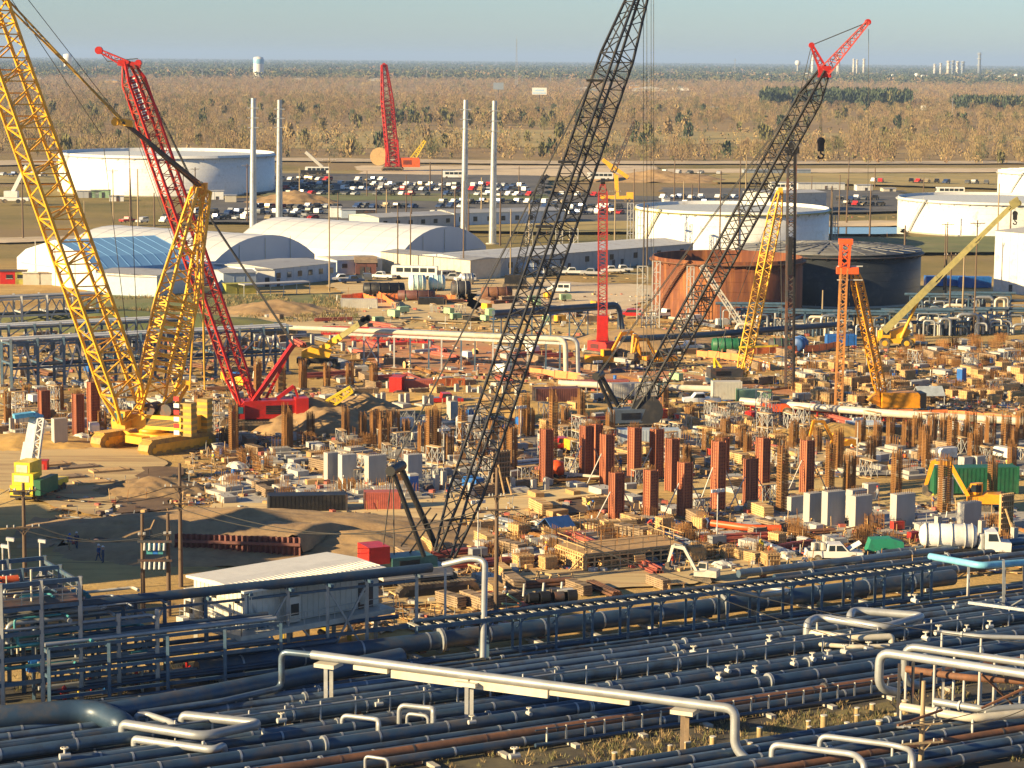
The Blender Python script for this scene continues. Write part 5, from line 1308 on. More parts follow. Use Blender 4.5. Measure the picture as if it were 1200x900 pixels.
# ------------------------------------------------------------------ pipe racks in front
def at_uw(p, s, w=0, z=0): return V(p) + U * s + W * w + V((0, 0, z))
def line_pt(y600, z=0): return G(600, y600, 0) + V((0, 0, z))
SL = []
def long_pipe(y600, r, z, m, desc, where, s0=-95, s1=120, grp='parallel pipes of the pipeway', seams=True, name='process_pipe'):
    p = line_pt(y600, z + r)
    mb = MB(); mb.tube(p + U * s0, p + U * s1, r, 14)
    s = s0 + random.uniform(2, 6)
    while s < s1:
        a = p + U * s
        mb.tube(a, a + U * .16, r + .025, 14, m=1)
        if random.random() < .12: mb.tube(a + U * 1.2, a + U * 1.3, r * 1.45, 14, m=1); mb.tube(a + U * 1.36, a + U * 1.46, r * 1.45, 14, m=1)
        s += random.uniform(5.5, 6.5)
    s = s0 + 3
    while s < s1:
        mb.ob(p + U * s + V((0, 0, -r - .05)), U * .3, W * min(.22, r * .8), (0, 0, .12), 2)
        s += 6.0
    e = mb.build(name, [m, GALV if m is not PIPR else DKST, PIPR], None, V((p.x, p.y, 0)))
    reg(e, desc, where, 'pipe', grp)
    return e
random.seed(9)
long_pipe(757, .80, .55, PIPB, 'huge dull grey pipe', 'lying below the elevated cable rack', -30, 50)
for y, r, z, m, d in [(790, .30, .5, PIPM, 'twin grey pipe, upper one'), (796.5, .34, .45, PIPM, 'twin grey pipe, lower one')]:
    long_pipe(y, r, z, m, d, 'in the open middle of the pipeway')
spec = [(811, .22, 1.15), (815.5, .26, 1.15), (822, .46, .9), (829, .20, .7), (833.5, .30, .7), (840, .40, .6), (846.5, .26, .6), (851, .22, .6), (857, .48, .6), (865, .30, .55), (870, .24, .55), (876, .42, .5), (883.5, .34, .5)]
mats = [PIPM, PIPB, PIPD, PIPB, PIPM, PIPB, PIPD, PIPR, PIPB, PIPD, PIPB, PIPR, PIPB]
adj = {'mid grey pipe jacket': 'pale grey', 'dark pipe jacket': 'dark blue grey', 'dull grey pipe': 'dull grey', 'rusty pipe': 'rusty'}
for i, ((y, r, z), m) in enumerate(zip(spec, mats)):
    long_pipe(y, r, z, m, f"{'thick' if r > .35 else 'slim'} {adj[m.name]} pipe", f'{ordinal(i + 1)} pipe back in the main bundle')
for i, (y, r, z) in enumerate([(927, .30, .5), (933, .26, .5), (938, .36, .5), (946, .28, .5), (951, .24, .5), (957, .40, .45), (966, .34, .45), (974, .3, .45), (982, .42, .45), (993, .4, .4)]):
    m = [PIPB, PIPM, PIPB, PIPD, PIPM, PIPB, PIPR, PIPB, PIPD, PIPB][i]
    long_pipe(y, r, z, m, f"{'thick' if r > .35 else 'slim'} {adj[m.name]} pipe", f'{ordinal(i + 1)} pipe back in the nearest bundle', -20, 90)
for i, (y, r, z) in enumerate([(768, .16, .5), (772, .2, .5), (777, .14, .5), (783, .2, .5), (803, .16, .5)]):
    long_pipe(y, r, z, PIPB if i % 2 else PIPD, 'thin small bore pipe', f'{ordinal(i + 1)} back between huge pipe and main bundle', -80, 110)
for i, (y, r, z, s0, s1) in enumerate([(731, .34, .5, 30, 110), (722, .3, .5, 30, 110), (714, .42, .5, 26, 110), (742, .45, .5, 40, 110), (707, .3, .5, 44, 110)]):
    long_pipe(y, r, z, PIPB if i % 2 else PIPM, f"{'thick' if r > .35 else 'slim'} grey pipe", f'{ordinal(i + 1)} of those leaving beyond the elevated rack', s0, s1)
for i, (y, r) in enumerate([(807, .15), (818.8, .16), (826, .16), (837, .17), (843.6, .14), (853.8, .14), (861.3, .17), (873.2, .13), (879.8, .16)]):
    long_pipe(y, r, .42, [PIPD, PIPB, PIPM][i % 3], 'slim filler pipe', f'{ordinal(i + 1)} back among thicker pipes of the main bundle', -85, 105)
def slp():
    e = empty('concrete_sleeper')
    mb = MB(GA); mb.bx(-.25, .25, -3.2, 3.2, .22, .5); mb.build('beam', CONC, e)
    for y in (-2.6, 0, 2.6): mb = MB(GA); mb.bx(-.2, .2, y - .2, y + .2, -.3, .22); mb.build('pile', CONC, e)
    return e
SLP = Proto(slp)
for nm, y, s0, s1, where in (('a', 757, -28, 50, 'under the huge pipe'), ('b', 793, -92, 112, 'under the twin grey pipes'), ('c', 818, -80, 100, 'rearmost under the main bundle'), ('d', 850, -70, 90, 'mid under the main bundle'), ('e', 876, -62, 80, 'foremost under the main bundle'), ('f', 940, 0, 60, 'under the nearest bundle')):
    for s in np.arange(s0, s1, 6.0):
        p = line_pt(y) + U * float(s)
        x_, y_ = proj(p)
        if -30 < x_ < 1230 and y_ < 930:
            o = SLP.place(p, 0); reg(o, 'concrete pipe sleeper', where, 'sleeper', 'concrete pipe sleepers')
# yellow topped timber pilings and posts in the dead grass
def piling():
    e = empty('piling'); mb = MB(); mb.tube((0, 0, -.3), (0, 0, 1.0), .22, 12); mb.build('post', mat('piling wood', (.40, .29, .13), .85, second=(.25, .18, .09), amt=.4), e)
    mb = MB(); mb.tube((0, 0, 1.0), (0, 0, 1.06), .235, 12); mb.build('cap', PIPW, e); return e
PIL = Proto(piling)
for x, y in [(912, 888), (879, 884), (833, 888), (835, 880), (948, 864), (947, 857), (965, 856), (992, 861), (1004, 843), (1004, 852), (1022, 840), (1050, 848), (890, 868), (805, 888), (862, 882), (1030, 862), (1060, 838), (720, 897), (742, 893), (785, 886)]:
    reg(PIL.place(G(x, y, .1), 0, random.uniform(.8, 1.2)), 'short round timber piling', 'in the dead grass between bundles', 'piling', 'timber pilings')
# low fence of stubs on the front pipe of the bundle
p0 = line_pt(887.5, .3)
e = empty('stub_rail', V((p0.x, p0.y, 0)))
mb = MB(); mb.tube(p0 + U * 2 + V((0, 0, .35)), p0 + U * 42 + V((0, 0, .35)), .16, 10); mb.build('rail_pipe', PIPB, e)
mb = MB(); mb.tube(p0 + U * 2 + V((0, 0, 1.5)), p0 + U * 42 + V((0, 0, 1.5)), .06, 8); mb.build('upper_rail', PIPB, e)
for s in np.arange(3, 42, 1.7): mb = MB(); q = p0 + U * float(s); mb.tube(q + V((0, 0, .4)), q + V((0, 0, 1.62)), .075, 8); mb.build('stub', PIPW, e)
tag(e, 'low pipe rail with pale stubs along the bundle front', 'railing')
p0 = line_pt(826, 1.2)
e = empty('stub_rail', V((p0.x, p0.y, 0)))
mb = MB(); mb.tube(p0 + U * -30 + V((0, 0, .9)), p0 + U * 70 + V((0, 0, .9)), .10, 8); mb.build('rail_pipe', PIPE, e)
for s in np.arange(-29, 70, 3.0): mb = MB(); q = p0 + U * float(s); mb.tube(q + V((0, 0, -.8)), q + V((0, 0, 1.25)), .07, 8); mb.build('stub', STG, e)
tag(e, 'thin upright stubs and rail along the bundle back', 'railing')
# valves on the pipes: little stem, wheel and body
def valve():
    e = empty('valve'); mb = MB(); mb.tube((-.35, 0, 0), (.35, 0, 0), .2, 10); mb.tube((0, 0, 0), (0, 0, .55), .09, 8); mb.build('body', STG, e)
    mb = MB(); mb.lathe([(.22, .5), (.28, .5), (.28, .56), (.22, .56)], 14); mb.bar((-.25, 0, .53), (.25, 0, .53), .05); mb.bar((0, -.25, .53), (0, .25, .53), .05); mb.build('handwheel', PIPW, e); return e
VLV = Proto(valve)
for x, y in [(76, 886), (330, 844), (444, 825), (505, 815), (853, 786), (902, 752), (813, 765), (1072, 704), (1120, 711), (952, 772), (970, 770), (930, 778), (885, 787), (843, 795), (1100, 741), (1133, 738), (1160, 734), (603, 886), (553, 846), (620, 836), (700, 822), (1018, 760), (1085, 748), (990, 764)]:
    d_ = G(x, y, 1.45); o = VLV.place(d_, GA + R(90 * random.choice([0, 1])), random.uniform(.8, 1.2)); reg(o, 'small pale hand valve', 'on the pipes of the bundle', 'valve', 'hand valves on pipes')
# ---- raised pipes crossing the pipeway
def raised(name, pts, r, m, desc, cat='pipe', legs=(), grp=None, fil=None, bands=0, lm=None, flange=()):
    e = empty(name, V((pts[0].x, pts[0].y, 0)))
    mb = MB(); mb.pipe(pts, r, 14, fil); mb.build('jacket', m, e)
    for i in flange:
        a, b = pts[i], pts[i + 1]
        d_ = (b - a).normalized(); mb = MB(); q = a + d_ * ((b - a).length * .5); mb.tube(q - d_ * .08, q + d_ * .08, r * 1.35, 14); mb.build('flange', STG, e)
    for q, z1 in legs:
        mb = MB(); mb.tube(V((q.x, q.y, 0)), V((q.x, q.y, z1)), .11, 8); mb.ob(V((q.x, q.y, .15)), U * .3, W * .3, (0, 0, .15)); mb.build('leg', lm or STG, e)
    if desc: tag(e, desc, cat, grp)
    return e
# long crossing pipe with box girders below it
ZP = 4.4
a, b = G(372, 768, ZP), G(838, 828, ZP)
d_ = (b - a).normalized()
b2 = G(853, 842, 3.6); b3 = V((b2.x + .2, b2.y - .3, .2))
e = raised('crossing_pipe', [a - d_ * .5, a, b, b + d_ * 1.6, b + d_ * 1.6 + V((0, 0, -3.0)), b + d_ * 3.0 + V((0, 0, -4.0))], .36, PIPE, 'long bright elevated pipe crossing over the pipeway, ending in a downward elbow', fil=1.2)
L = (b - a).length
for f0, f1 in ((.10, .19), (.20, .40), (.405, .60), (.605, .80)):
    mb = MB(); q0, q1 = a.lerp(b, f0), a.lerp(b, f1); z0, z1 = V((0, 0, -.36)), V((0, 0, -1.0 if f0 > .15 and f1 < .7 else -.72))
    n_ = d_.cross(V((0, 0, 1))) * .22
    mb.ext([q0 + z0 - n_, q1 + z0 - n_, q1 + z1 - n_, q0 + z1 - n_], n_ * 2); mb.build('girder', PIPW, e)
for f in (.03, .40, .93):
    q = a.lerp(b, f)
    for s in (-.45, .45):
        mb = MB(); w_ = d_.cross(V((0, 0, 1))) * s; mb.bar(V((q.x, q.y, 0)) + w_, q + w_ + V((0, 0, -.75)), .3, .3); mb.build('leg', LUMD if f > .9 else STG, e)
    mb = MB(); mb.ob(q + V((0, 0, -.62)), d_ * .9, d_.cross(V((0, 0, 1))) * .8, (0, 0, .16)); mb.build('saddle_beam', PIPW, e)
# expansion loops lifted off the bundle
def loop(pix, z, r, desc, m=PIPE, n_leg=2, zend=1.0):
    P = [G(x, y, z) for x, y in pix]
    pts = [P[0] + V((0, 0, zend - z)), P[0]] + P[1:-1] + [P[-1], P[-1] + V((0, 0, zend - z))]
    legs = [(P[len(P) // 2], z - r)] + ([(P[1], z - r)] if n_leg > 1 else [])
    return raised('expansion_loop', pts, r, m, desc, 'pipe loop', legs, 'expansion loops on the pipeway', fil=r * 3.0)
loop([(144, 848), (238, 863), (308, 848), (214, 838)], 2.2, .36, 'largest flat pipe loop standing above the dark elbow', zend=1.3)
loop([(158, 866), (250, 879), (262, 874)], 1.4, .30, 'half buried pipe run below the largest loop', zend=.9)
loop([(160, 838), (172, 837), (200, 846), (207, 851)], 1.7, .24, 'small bent pipe left of the flat loop', zend=1.1)
loop([(401, 838), (442, 843), (444, 846)], 2.0, .18, 'low square loop, left of two small ones', zend=.8)
loop([(468, 826), (506, 830), (508, 832)], 2.4, .2, 'low square loop, right of two small ones', zend=.8)
loop([(477, 836), (502, 839)], 1.7, .14, 'thin loop nested inside a square loop', zend=.8)
loop([(428, 886), (455, 890)], 1.7, .12, 'thin square loop at the bottom edge', zend=.6)
loop([(946, 730), (958, 723), (1036, 735), (1084, 722), (1000, 715), (996, 722)], 2.4, .36, 'broad flat loop beneath the elevated rack', zend=1.2)
loop([(951, 741), (1000, 748), (1045, 746)], 1.6, .3, 'cream pipe run below the broad flat loop', PIPW, zend=1.0)
loop([(905, 872), (1002, 884), (1013, 895)], 1.9, .24, 'front pipe of the twin loop at the bottom', zend=.6)
loop([(961, 862), (1046, 873), (1066, 878), (1070, 890)], 2.0, .22, 'rear pipe of the twin loop at the bottom', zend=.6)
z = 5.2
for (x0, y0), (x1, y1), r, d in (((1031, 764), (1300, 805), .36, 'thick bright pipe rising and turning out of the picture'), ((1061, 757), (1300, 791), .32, 'bright pipe running behind a thicker one')):
    A, B = G(x0, y0, z), G(x1, y1, z)
    dd = (B - A).normalized()
    raised('raised_pipe', [A + V((0, 0, -3.6)) + U * 2, A + V((0, 0, -3.6)) if False else A + V((0, 0, -3.0)), A, B], r, PIPE, d, legs=[(A.lerp(B, f), z - r) for f in (.25, .45, .7)], fil=1.0)
for (pix, z, r, m, d) in (([(1056, 828), (1140, 842), (1200, 836)], 1.9, .34, PIPW, 'cream low pipe run under the raised pair'), ([(1095, 822), (1155, 832), (1220, 828)], 2.0, .30, PIPE, 'bright low pipe run under the raised pair'), ([(1062, 784), (1130, 794), (1230, 800)], 3.8, .28, PIPR, 'rust brown pipe below the raised pair'), ([(1104, 741), (1150, 746), (1230, 748)], 2.6, .2, PIPE, 'thin bright pipe beyond the raised pair'), ([(930, 753), (1000, 758), (1042, 757)], 1.4, .2, PIPW, 'thin cream pipe below the flat loop')):
    P = [G(x, y, z) for x, y in pix]; raised('raised_pipe', P, r, m, d, legs=[(P[0], z), (P[1], z)], flange=(0,))
e = empty('pipe_trestle', G(1090, 845))
for x, y, h in ((1052, 850, 5), (1068, 848, 5), (1078, 846, 4), (1104, 832, 5), (1148, 836, 4.6), (1165, 832, 4.6), (1195, 838, 5)):
    mb = MB(); q = G(x, y); mb.bar(q, q + V((0, 0, h)), .22); mb.build('post', DKST if x < 1080 else STG, e)
for a_, b_ in ((G(1150, 830, 3), G(1210, 802, 4.6)), (G(1150, 790, 4.4), G(1200, 838, .5)), (G(1052, 850, 4.9), G(1104, 832, 4.9))): mb = MB(); mb.bar(a_, b_, .15); mb.build('brace', PIPR, e)
for x in (1052, 1060): mb = MB(); mb.sweep([G(x, 852, .2), G(x, 852, 3.6), G(x + 6, 852, 5.4)], .1, 8); mb.build('riser', PIPE, e)
tag(e, 'cluster of thin posts and braces under the raised pipes', 'trestle')
# ---- huge elbow at far left
P = [G(-60, 846, 1.6), G(112, 832, 1.6), G(146, 850, 1.4), G(150, 862, .2)]
raised('header_pipe', P, .95, PIPB, 'huge dark header pipe bending down before the largest loop', fil=3.0)
raised('header_pipe', [G(112, 838, 1.5), G(240, 815, 1.5), G(430, 778, 1.5), G(470, 770, 1.5)], .80, PIPB, 'huge dark pipe running past the building stilts', legs=[(G(x, y), .8) for x, y in ((180, 838), (260, 824), (340, 806))], fil=1.5)
raised('header_pipe', [G(-60, 893, 1.0), G(60, 878, 1.0), G(145, 862, 1.0)], .5, PIPB, 'grey pipe reaching the largest loop')
raised('small_pipe', [G(162, 836, 1.4), G(260, 822, 1.4), G(330, 806, 1.4), V((*G(330, 806, 1.4).xy, 4.4)), G(372, 768, 4.4)], .26, PIPM, 'pipe with a tall riser beside the building stilts', legs=[(G(250, 832), 1.2)], fil=.7)
raised('blue_pipe', [D(1090, 652, 232), D(1150, 663, 226), D(1230, 657, 232)], .34, CYAN, 'bright light blue pipe on trestles below the vacuum truck', legs=[(D(1090, 655, 232), 2.9), (D(1135, 662, 227), 2.9), (D(1177, 660, 229), 2.9)])
e = empty('pipe_trestle', G(1155, 720))
for x, y in ((1135, 706), (1177, 703), (1176, 722), (1200, 700)):
    mb = MB(); q = G(x, y); mb.bar(q, D(x, 657, q.y), .22); mb.build('post', GALV, e)
mb = MB(); mb.bar(G(1135, 706, 3.4), G(1210, 716, 3.4), .25); mb.bar(G(1137, 706, .3), G(1150, 706, 3.2), .12); mb.bar(G(1168, 703, .3), G(1155, 703, 3.2), .12); mb.bar(G(1177, 715, .3), G(1197, 703, 3.2), .12); mb.build('brace', GALV, e)
tag(e, 'galvanised trestle carrying the light blue pipe', 'trestle')
# ---- elevated cable rack
q0 = G(605, 771)
def onrack(px):                           # distance along U from q0 to picture column px
    lo, hi = -40, 130
    for _ in range(40):
        md = (lo + hi) / 2
        if proj(q0 + U * md)[0] < px: lo = md
        else: hi = md
    return lo
e = empty('cable_rack', q0)
s0, s1 = onrack(484), onrack(1090)
HR = 3.9
for w_ in (-.75, .75):
    mb = MB(); mb.bar(q0 + U * s0 - W * w_ + V((0, 0, HR)), q0 + U * s1 - W * w_ + V((0, 0, HR)), .16, .36); mb.build('side_beam', STL, e)
mb = MB()
for s in np.arange(s0, s1, 1.15): mb.ob(q0 + U * float(s) + V((0, 0, HR + .2)), U * .22, W * .75, (0, 0, .03))
mb.build('rungs', PIPW, e)
mb = MB(); mb.tube(q0 + U * s0 + V((0, 0, HR + .42)), q0 + U * s1 + V((0, 0, HR + .42)), .15, 8); mb.tube(q0 + U * s0 - W * .45 + V((0, 0, HR + .4)), q0 + U * s1 - W * .45 + V((0, 0, HR + .4)), .12, 8); mb.build('cable_run', PIPB, e)
for px in (567, 605, 647, 689, 731, 769, 808, 847, 883, 922, 957, 993, 1030, 1063, 1085):
    s = onrack(px)
    for w_ in (-.7, .7):
        mb = MB(); mb.bar(q0 + U * s + W * w_, q0 + U * s + W * w_ + V((0, 0, HR - .15)), .24, .24); p_ = mb.build('post', STL, e)
    mb = MB(); mb.ob(q0 + U * s + V((0, 0, HR - .3)), U * .12, W * .95, (0, 0, .12)); mb.bar(q0 + U * s + V((0, 0, HR - 1.2)), q0 + U * (s + 1.1) + V((0, 0, HR - .2)), .1); mb.build('bracket', STL, e)
tag(e, 'long elevated ladder cable rack crossing behind the huge pipe', 'pipe rack')
for px in (620, 662, 705, 748, 790, 830, 866, 905):
    s = onrack(px); q = q0 + U * s + W * 3.4; e2 = SLP.place(q, 0, .8); reg(e2, 'pale ended sleeper', 'in front of the cable rack', 'sleeper', 'concrete pipe sleepers')
loop_pts = [D(840, 694, 214), D(905, 694, 222), D(918, 688, 223)]
raised('raised_pipe', [D(836, 690, 214), D(890, 698, 216), D(925, 693, 222), D(870, 685, 224)], .28, PIPE, 'bright flat pipe bend on top of the cable rack', legs=[])
# ---- high pipe frame beside the white building
p0 = G(242, 797)
def onf(px):
    lo, hi = -60, 60
    for _ in range(40):
        md = (lo + hi) / 2
        if proj(p0 + U * md)[0] < px: lo = md
        else: hi = md
    return lo
e = empty('high_pipe_rack', p0)
ZT = 7.6
for px in (98, 146, 194, 242, 290, 338, 384, 430, 488):
    s = onf(px)
    mb = MB(); mb.bar(p0 + U * s, p0 + U * s + V((0, 0, ZT - .4)), .30, .30); mb.build('post', GALV if px > 300 else STL, e)
    mb = MB(); mb.ob(p0 + U * s + V((0, 0, .15)), U * .4, W * .4, (0, 0, .25)); mb.build('footing', mat('yellow bollard paint', (.55, .42, .05), .6), e)
    mb = MB(); mb.ob(p0 + U * s + V((0, 0, ZT - .45)), U * .15, W * 1.0, (0, 0, .12)); mb.build('saddle', STL, e)
for z_, sz in ((2.6, .34), (ZT - 1.0, .2)):
    mb = MB(); mb.bar(p0 + U * onf(60) + V((0, 0, z_)), p0 + U * onf(488) + V((0, 0, z_)), .2, sz); mb.build('long_beam', STL, e)
for p_, q_ in ((290, 338), (384, 430), (146, 194)):
    mb = MB(); a_, b_ = p0 + U * onf(p_), p0 + U * onf(q_); mb.bar(a_ + V((0, 0, .5)), b_ + V((0, 0, ZT - .8)), .16); mb.bar(b_ + V((0, 0, .5)), a_ + V((0, 0, ZT - .8)), .16); mb.build('cross_brace', GALV, e)
tag(e, 'tall steel pipe frame striding past the white building', 'pipe rack')
aa, bb = p0 + U * onf(40) + V((0, 0, ZT)), p0 + U * onf(505) + V((0, 0, ZT))
raised('high_pipe', [aa + W * 1 + V((0, 0, -1.6)), aa + V((0, 0, 0)), bb], .42, PIPB, 'long blue grey pipe carried on the tall frame', fil=1.0)
c0 = bb + U * 1.5
c1 = D(566, 657, c0.y - 1); 
raised('high_pipe', [c0 - W * .6, D(552, 654, c0.y - .5), c1 + V((.2, 0, 0)), G(566, 772, 1.0)], .28, PIPE, 'bright pipe arch dropping to the cable rack', fil=1.4, legs=[(D(522, 655, c0.y), 7.4)])
raised('small_pipe', [p0 + U * onf(200) + V((0, 0, 2.2)) + W * .6, p0 + U * onf(392) + V((0, 0, 2.2)) + W * .6, p0 + U * onf(392) + V((0, 0, 2.2)) - W * 3], .28, PIPB, 'dull pipe low on the tall frame', fil=.8)
raised('small_pipe', [p0 + U * onf(120) + V((0, 0, 3.4)) - W * .6, p0 + U * onf(470) + V((0, 0, 3.4)) - W * .6], .2, PIPB, 'thin dull pipe behind the tall frame')
# ---- white switch house on stilts
n0 = G(288, 792)
e = empty('switch_house', n0)
La, Lb, z0, z1 = 7.6, 14.4, 4.0, 7.2
Uh, Wh = V((math.cos(R(42)), math.sin(R(42)), 0)), V((math.sin(R(42)), -math.cos(R(42)), 0))
def E(u, w_, z): return n0 + Uh * u - Wh * w_ + V((0, 0, z))
EW = mat('ribbed white siding', (.66, .63, .56), .55, var=.12, second=(.5, .46, .38), amt=.25)
mb = MB(); mb.ext([E(0, 0, z0), E(Lb, 0, z0), E(Lb, La, z0), E(0, La, z0)], (0, 0, z1 - z0))
for k in range(1, 40):
    if k < Lb / .6: mb.ob(E(k * .6, -.02, (z0 + z1) / 2), Uh * .05, Wh * .025, (0, 0, (z1 - z0) / 2 - .02))
    if k < La / .6: mb.ob(E(-.02, k * .6, (z0 + z1) / 2), Wh * .05, Uh * .025, (0, 0, (z1 - z0) / 2 - .02))
mb.build('wall', EW, e)
mb = MB(); mb.ext([E(-.5, -.5, z1 + .02), E(-.5, La + .5, z1 + .02), E(-.5, La + .5, z1 + .22), E(-.5, La / 2, z1 + .45), E(-.5, -.5, z1 + .22)], Uh * (Lb + 1))
for k in range(1, 32): mb.ob(E(k * .48 - .3, La / 4, z1 + .36), Uh * .04, -Wh * (La / 4), V((0, 0, .0)) + V((0, 0, .03)))
mb.build('roof', mat('cream ribbed roof', (.70, .67, .60), .5, var=.12), e)
mb = MB(); mb.ext([E(-1.6, -1.6, z0 - .5), E(Lb + .6, -1.6, z0 - .5), E(Lb + .6, La + .4, z0 - .5), E(-1.6, La + .4, z0 - .5)], (0, 0, .45)); mb.build('platform', WHD, e)
def rail(pts, h=1.1):
    mb = MB()
    for a_, b_ in zip(pts, pts[1:]):
        n = max(1, int((b_ - a_).length / 1.5))
        for z_ in (h, h * .55): mb.bar(a_ + V((0, 0, z_)), b_ + V((0, 0, z_)), .06)
        for k in range(n + 1): mb.bar(a_.lerp(b_, k / n), a_.lerp(b_, k / n) + V((0, 0, h)), .06)
    return mb
rail([E(-1.5, La, z0 - .05), E(-1.5, -1.5, z0 - .05), E(Lb + .5, -1.5, z0 - .05)]).build('railing', GALV, e)
for u in (.5, 5.1, 9.8, 14.5):
    for w_ in (.5, 4.3, 8.1):
        mb = MB(); mb.bar(E(u, w_, .9), E(u, w_, z0 - .5), .36, .36); p_ = mb.build('stilt', WHD, e)
        mb = MB(); mb.bar(E(u, w_, 0), E(u, w_, .9), .42, .42); mb.build('yellow_foot', MC['yellow bollard paint'], p_)
def eb(name, u, w_, z, su, sw, sz, m, par=None):
    mb = MB(); mb.ob(E(u, w_, z), Uh * su, Wh * sw, (0, 0, sz)); return mb.build(name, m, par or e)
dr = eb('door', -.05, 2.2, z0 + 1.1, .05, .55, 1.1, WHD); eb('handle', -.13, 1.8, z0 + 1.05, .04, .06, .06, BLK, dr)
eb('door', -.05, 3.3, z0 + 1.1, .05, .55, 1.1, WHD)
eb('lamp', -.15, 4.4, z0 + 2.2, .15, .16, .16, BLK); eb('lamp', -.15, 1.0, z0 + 2.3, .15, .16, .16, BLK)
ac = eb('cooling_unit', -.5, 6.9, z0 + 1.2, .5, .8, 1.2, WHD); eb('vent', -1.02, 6.9, z0 + .9, .03, .5, .5, BLK, ac); eb('vent_slot', -.1, 5.9, z0 + 1.4, .02, .3, 1.2, BLK, ac)
ac = eb('cooling_unit', 4.6, -.4, z0 + 1.2, .6, .4, 1.1, WHD); eb('vent', 4.6, -.83, z0 + 1.2, .4, .02, .5, BLK, ac)
dr = eb('door', 12.9, -.06, z0 + 1.15, .8, .05, 1.15, DKST); eb('vent', 12.6, -.15, z0 + .9, .4, .06, .5, WHD, dr)
eb('lamp', 9.0, -.15, z0 + 2.4, .15, .15, .15, BLK)
for u, w_ in ((1.2, -1.55), (5.2, -1.55)):
    mb = MB(); mb.bar(E(u, w_ + .4, z0 - .6), E(u + 2.6, w_ + .4, .6), .14); mb.build('brace', GALV, e)
tag(e, 'white ribbed switch house raised on stilts with a railed platform', 'building')
# ---- small bore process module at the left edge
random.seed(14)
m0 = G(96, 826)
e = empty('process_module', m0)
def Mo(u, w_, z): return m0 + U * u - W * w_ + V((0, 0, z))
for u in (-13, -9.7, -6.5, -3.2, 0, 3.2, 6.5):
    for w_ in (0, 5, 9):
        if u == 6.5 and w_ == 9: continue
        top = 10.6 if u in (-6.5, -3.2, 0) else 7.2
        mb = MB(); mb.bar(Mo(u, w_, 0), Mo(u, w_, top), .32, .32); mb.build('column', STL if w_ else GALV, e)
for z_ in (2.4, 4.4, 6.4, 8.4, 10.4):
    for w_ in (0, 5, 9):
        a_, b_ = (-13, 6.5) if z_ < 7 else (-6.5, 0)
        mb = MB(); mb.bar(Mo(a_, w_, z_), Mo(b_, w_, z_), .22, .34); mb.build('long_beam', STL, e)
    for u in (-13, -6.5, 0, 6.5):
        if z_ > 7 and u not in (-6.5, 0): continue
        mb = MB(); mb.bar(Mo(u, 0, z_ - .3), Mo(u, 9 if u < 6 else 5, z_ - .3), .2, .3); mb.build('cross_beam', STL, e)
mb = MB(); mb.ob(Mo(-3, 4.5, 8.62), U * 3.4, W * 4.6, (0, 0, .05)); mb.build('grating', DKST, e)
rail([Mo(-6.5, 0, 8.7), Mo(.2, 0, 8.7), Mo(.2, 9, 8.7)]).build('railing', GALV, e)
mb = MB(); mb.bar(Mo(-13, 0, .5), Mo(-6.5, 0, 4.2), .2); mb.bar(Mo(-6.5, 0, 4.6), Mo(-9.5, 0, 2.6), .15); mb.bar(Mo(0, 9, .4), Mo(6.5, 5, 6), .16); mb.build('cross_brace', GALV, e)
for i in range(54):
    z_ = random.choice([2.7, 4.7, 6.7, 6.9, 8.7]) + random.uniform(0, .9); w_ = random.uniform(.3, 8.7)
    r_ = random.choice([.07, .1, .14, .2]); u0, u1 = random.uniform(-13, -4), random.uniform(-2, 8)
    if z_ > 8.6: u0, u1 = random.uniform(-6.4, -4), random.uniform(-2, 0)
    dz = random.choice([-1.6, 1.2, .8, -1.0])
    mb = MB(); mb.pipe([Mo(u0, w_, z_ + dz), Mo(u0, w_, z_), Mo(u1, w_, z_), Mo(u1, w_ + random.choice([-1.2, 1.2]), z_)], r_, 8); mb.build('pipe', random.choice([PIPE, PIPE, PIPB, PIPW, TEAL]), e)
for i in range(44):
    u, w_ = random.uniform(-12.5, 6), random.uniform(.2, 9); z_ = random.choice([.2, 2.5, 4.5, 8.7]) if -6.5 < u < 0 else random.choice([.2, 2.5])
    mb = MB(); mb.tube(Mo(u, w_, z_), Mo(u, w_, z_ + random.uniform(1.4, 2.6)), random.choice([.06, .09, .13]), 8); mb.build('riser', random.choice([PIPE, PIPW, PIPB]), e)
for u, w_, z_, m in ((-11, 1.2, .2, BLUEP), (-8.5, 3, .2, TEAL), (-3.5, 2.5, 2.6, BLUEP), (-1.5, 4, .2, DKST), (2.5, 2, .2, BLUEP), (4.6, 1.2, 2.6, TEAL), (-4.5, 6.5, 8.7, R_OR)):
    mb = MB(); mb.tube(Mo(u, w_, z_ + .6), Mo(u + 1.4, w_, z_ + .6), .45, 12); mb.ob(Mo(u + .7, w_, z_ + .12), U * .9, W * .4, (0, 0, .12)); mb.build('pump', m, e)
tag(e, 'crowded blue grey process module with small pipes and a high deck', 'process unit')
e = empty('control_deck', G(10, 735)); q = G(10, 735)
mb = MB(); mb.ob(q + V((-3, 0, 3.4)), (6, 0, 0), (0, 5, 0), (0, 0, .2)); mb.build('deck', WHD, e)
for dx in (-6, -2, 2): mb = MB(); mb.bar(q + V((dx, -3, 0)), q + V((dx, -3, 3.3)), .3); mb.build('post', STL, e)
rail([q + V((-8, -4.5, 3.5)), q + V((2.5, -4.5, 3.5)), q + V((2.5, 4.5, 3.5))]).build('railing', WHD, e)
tag(e, 'pale railed deck at the left edge beneath lamp posts', 'deck')
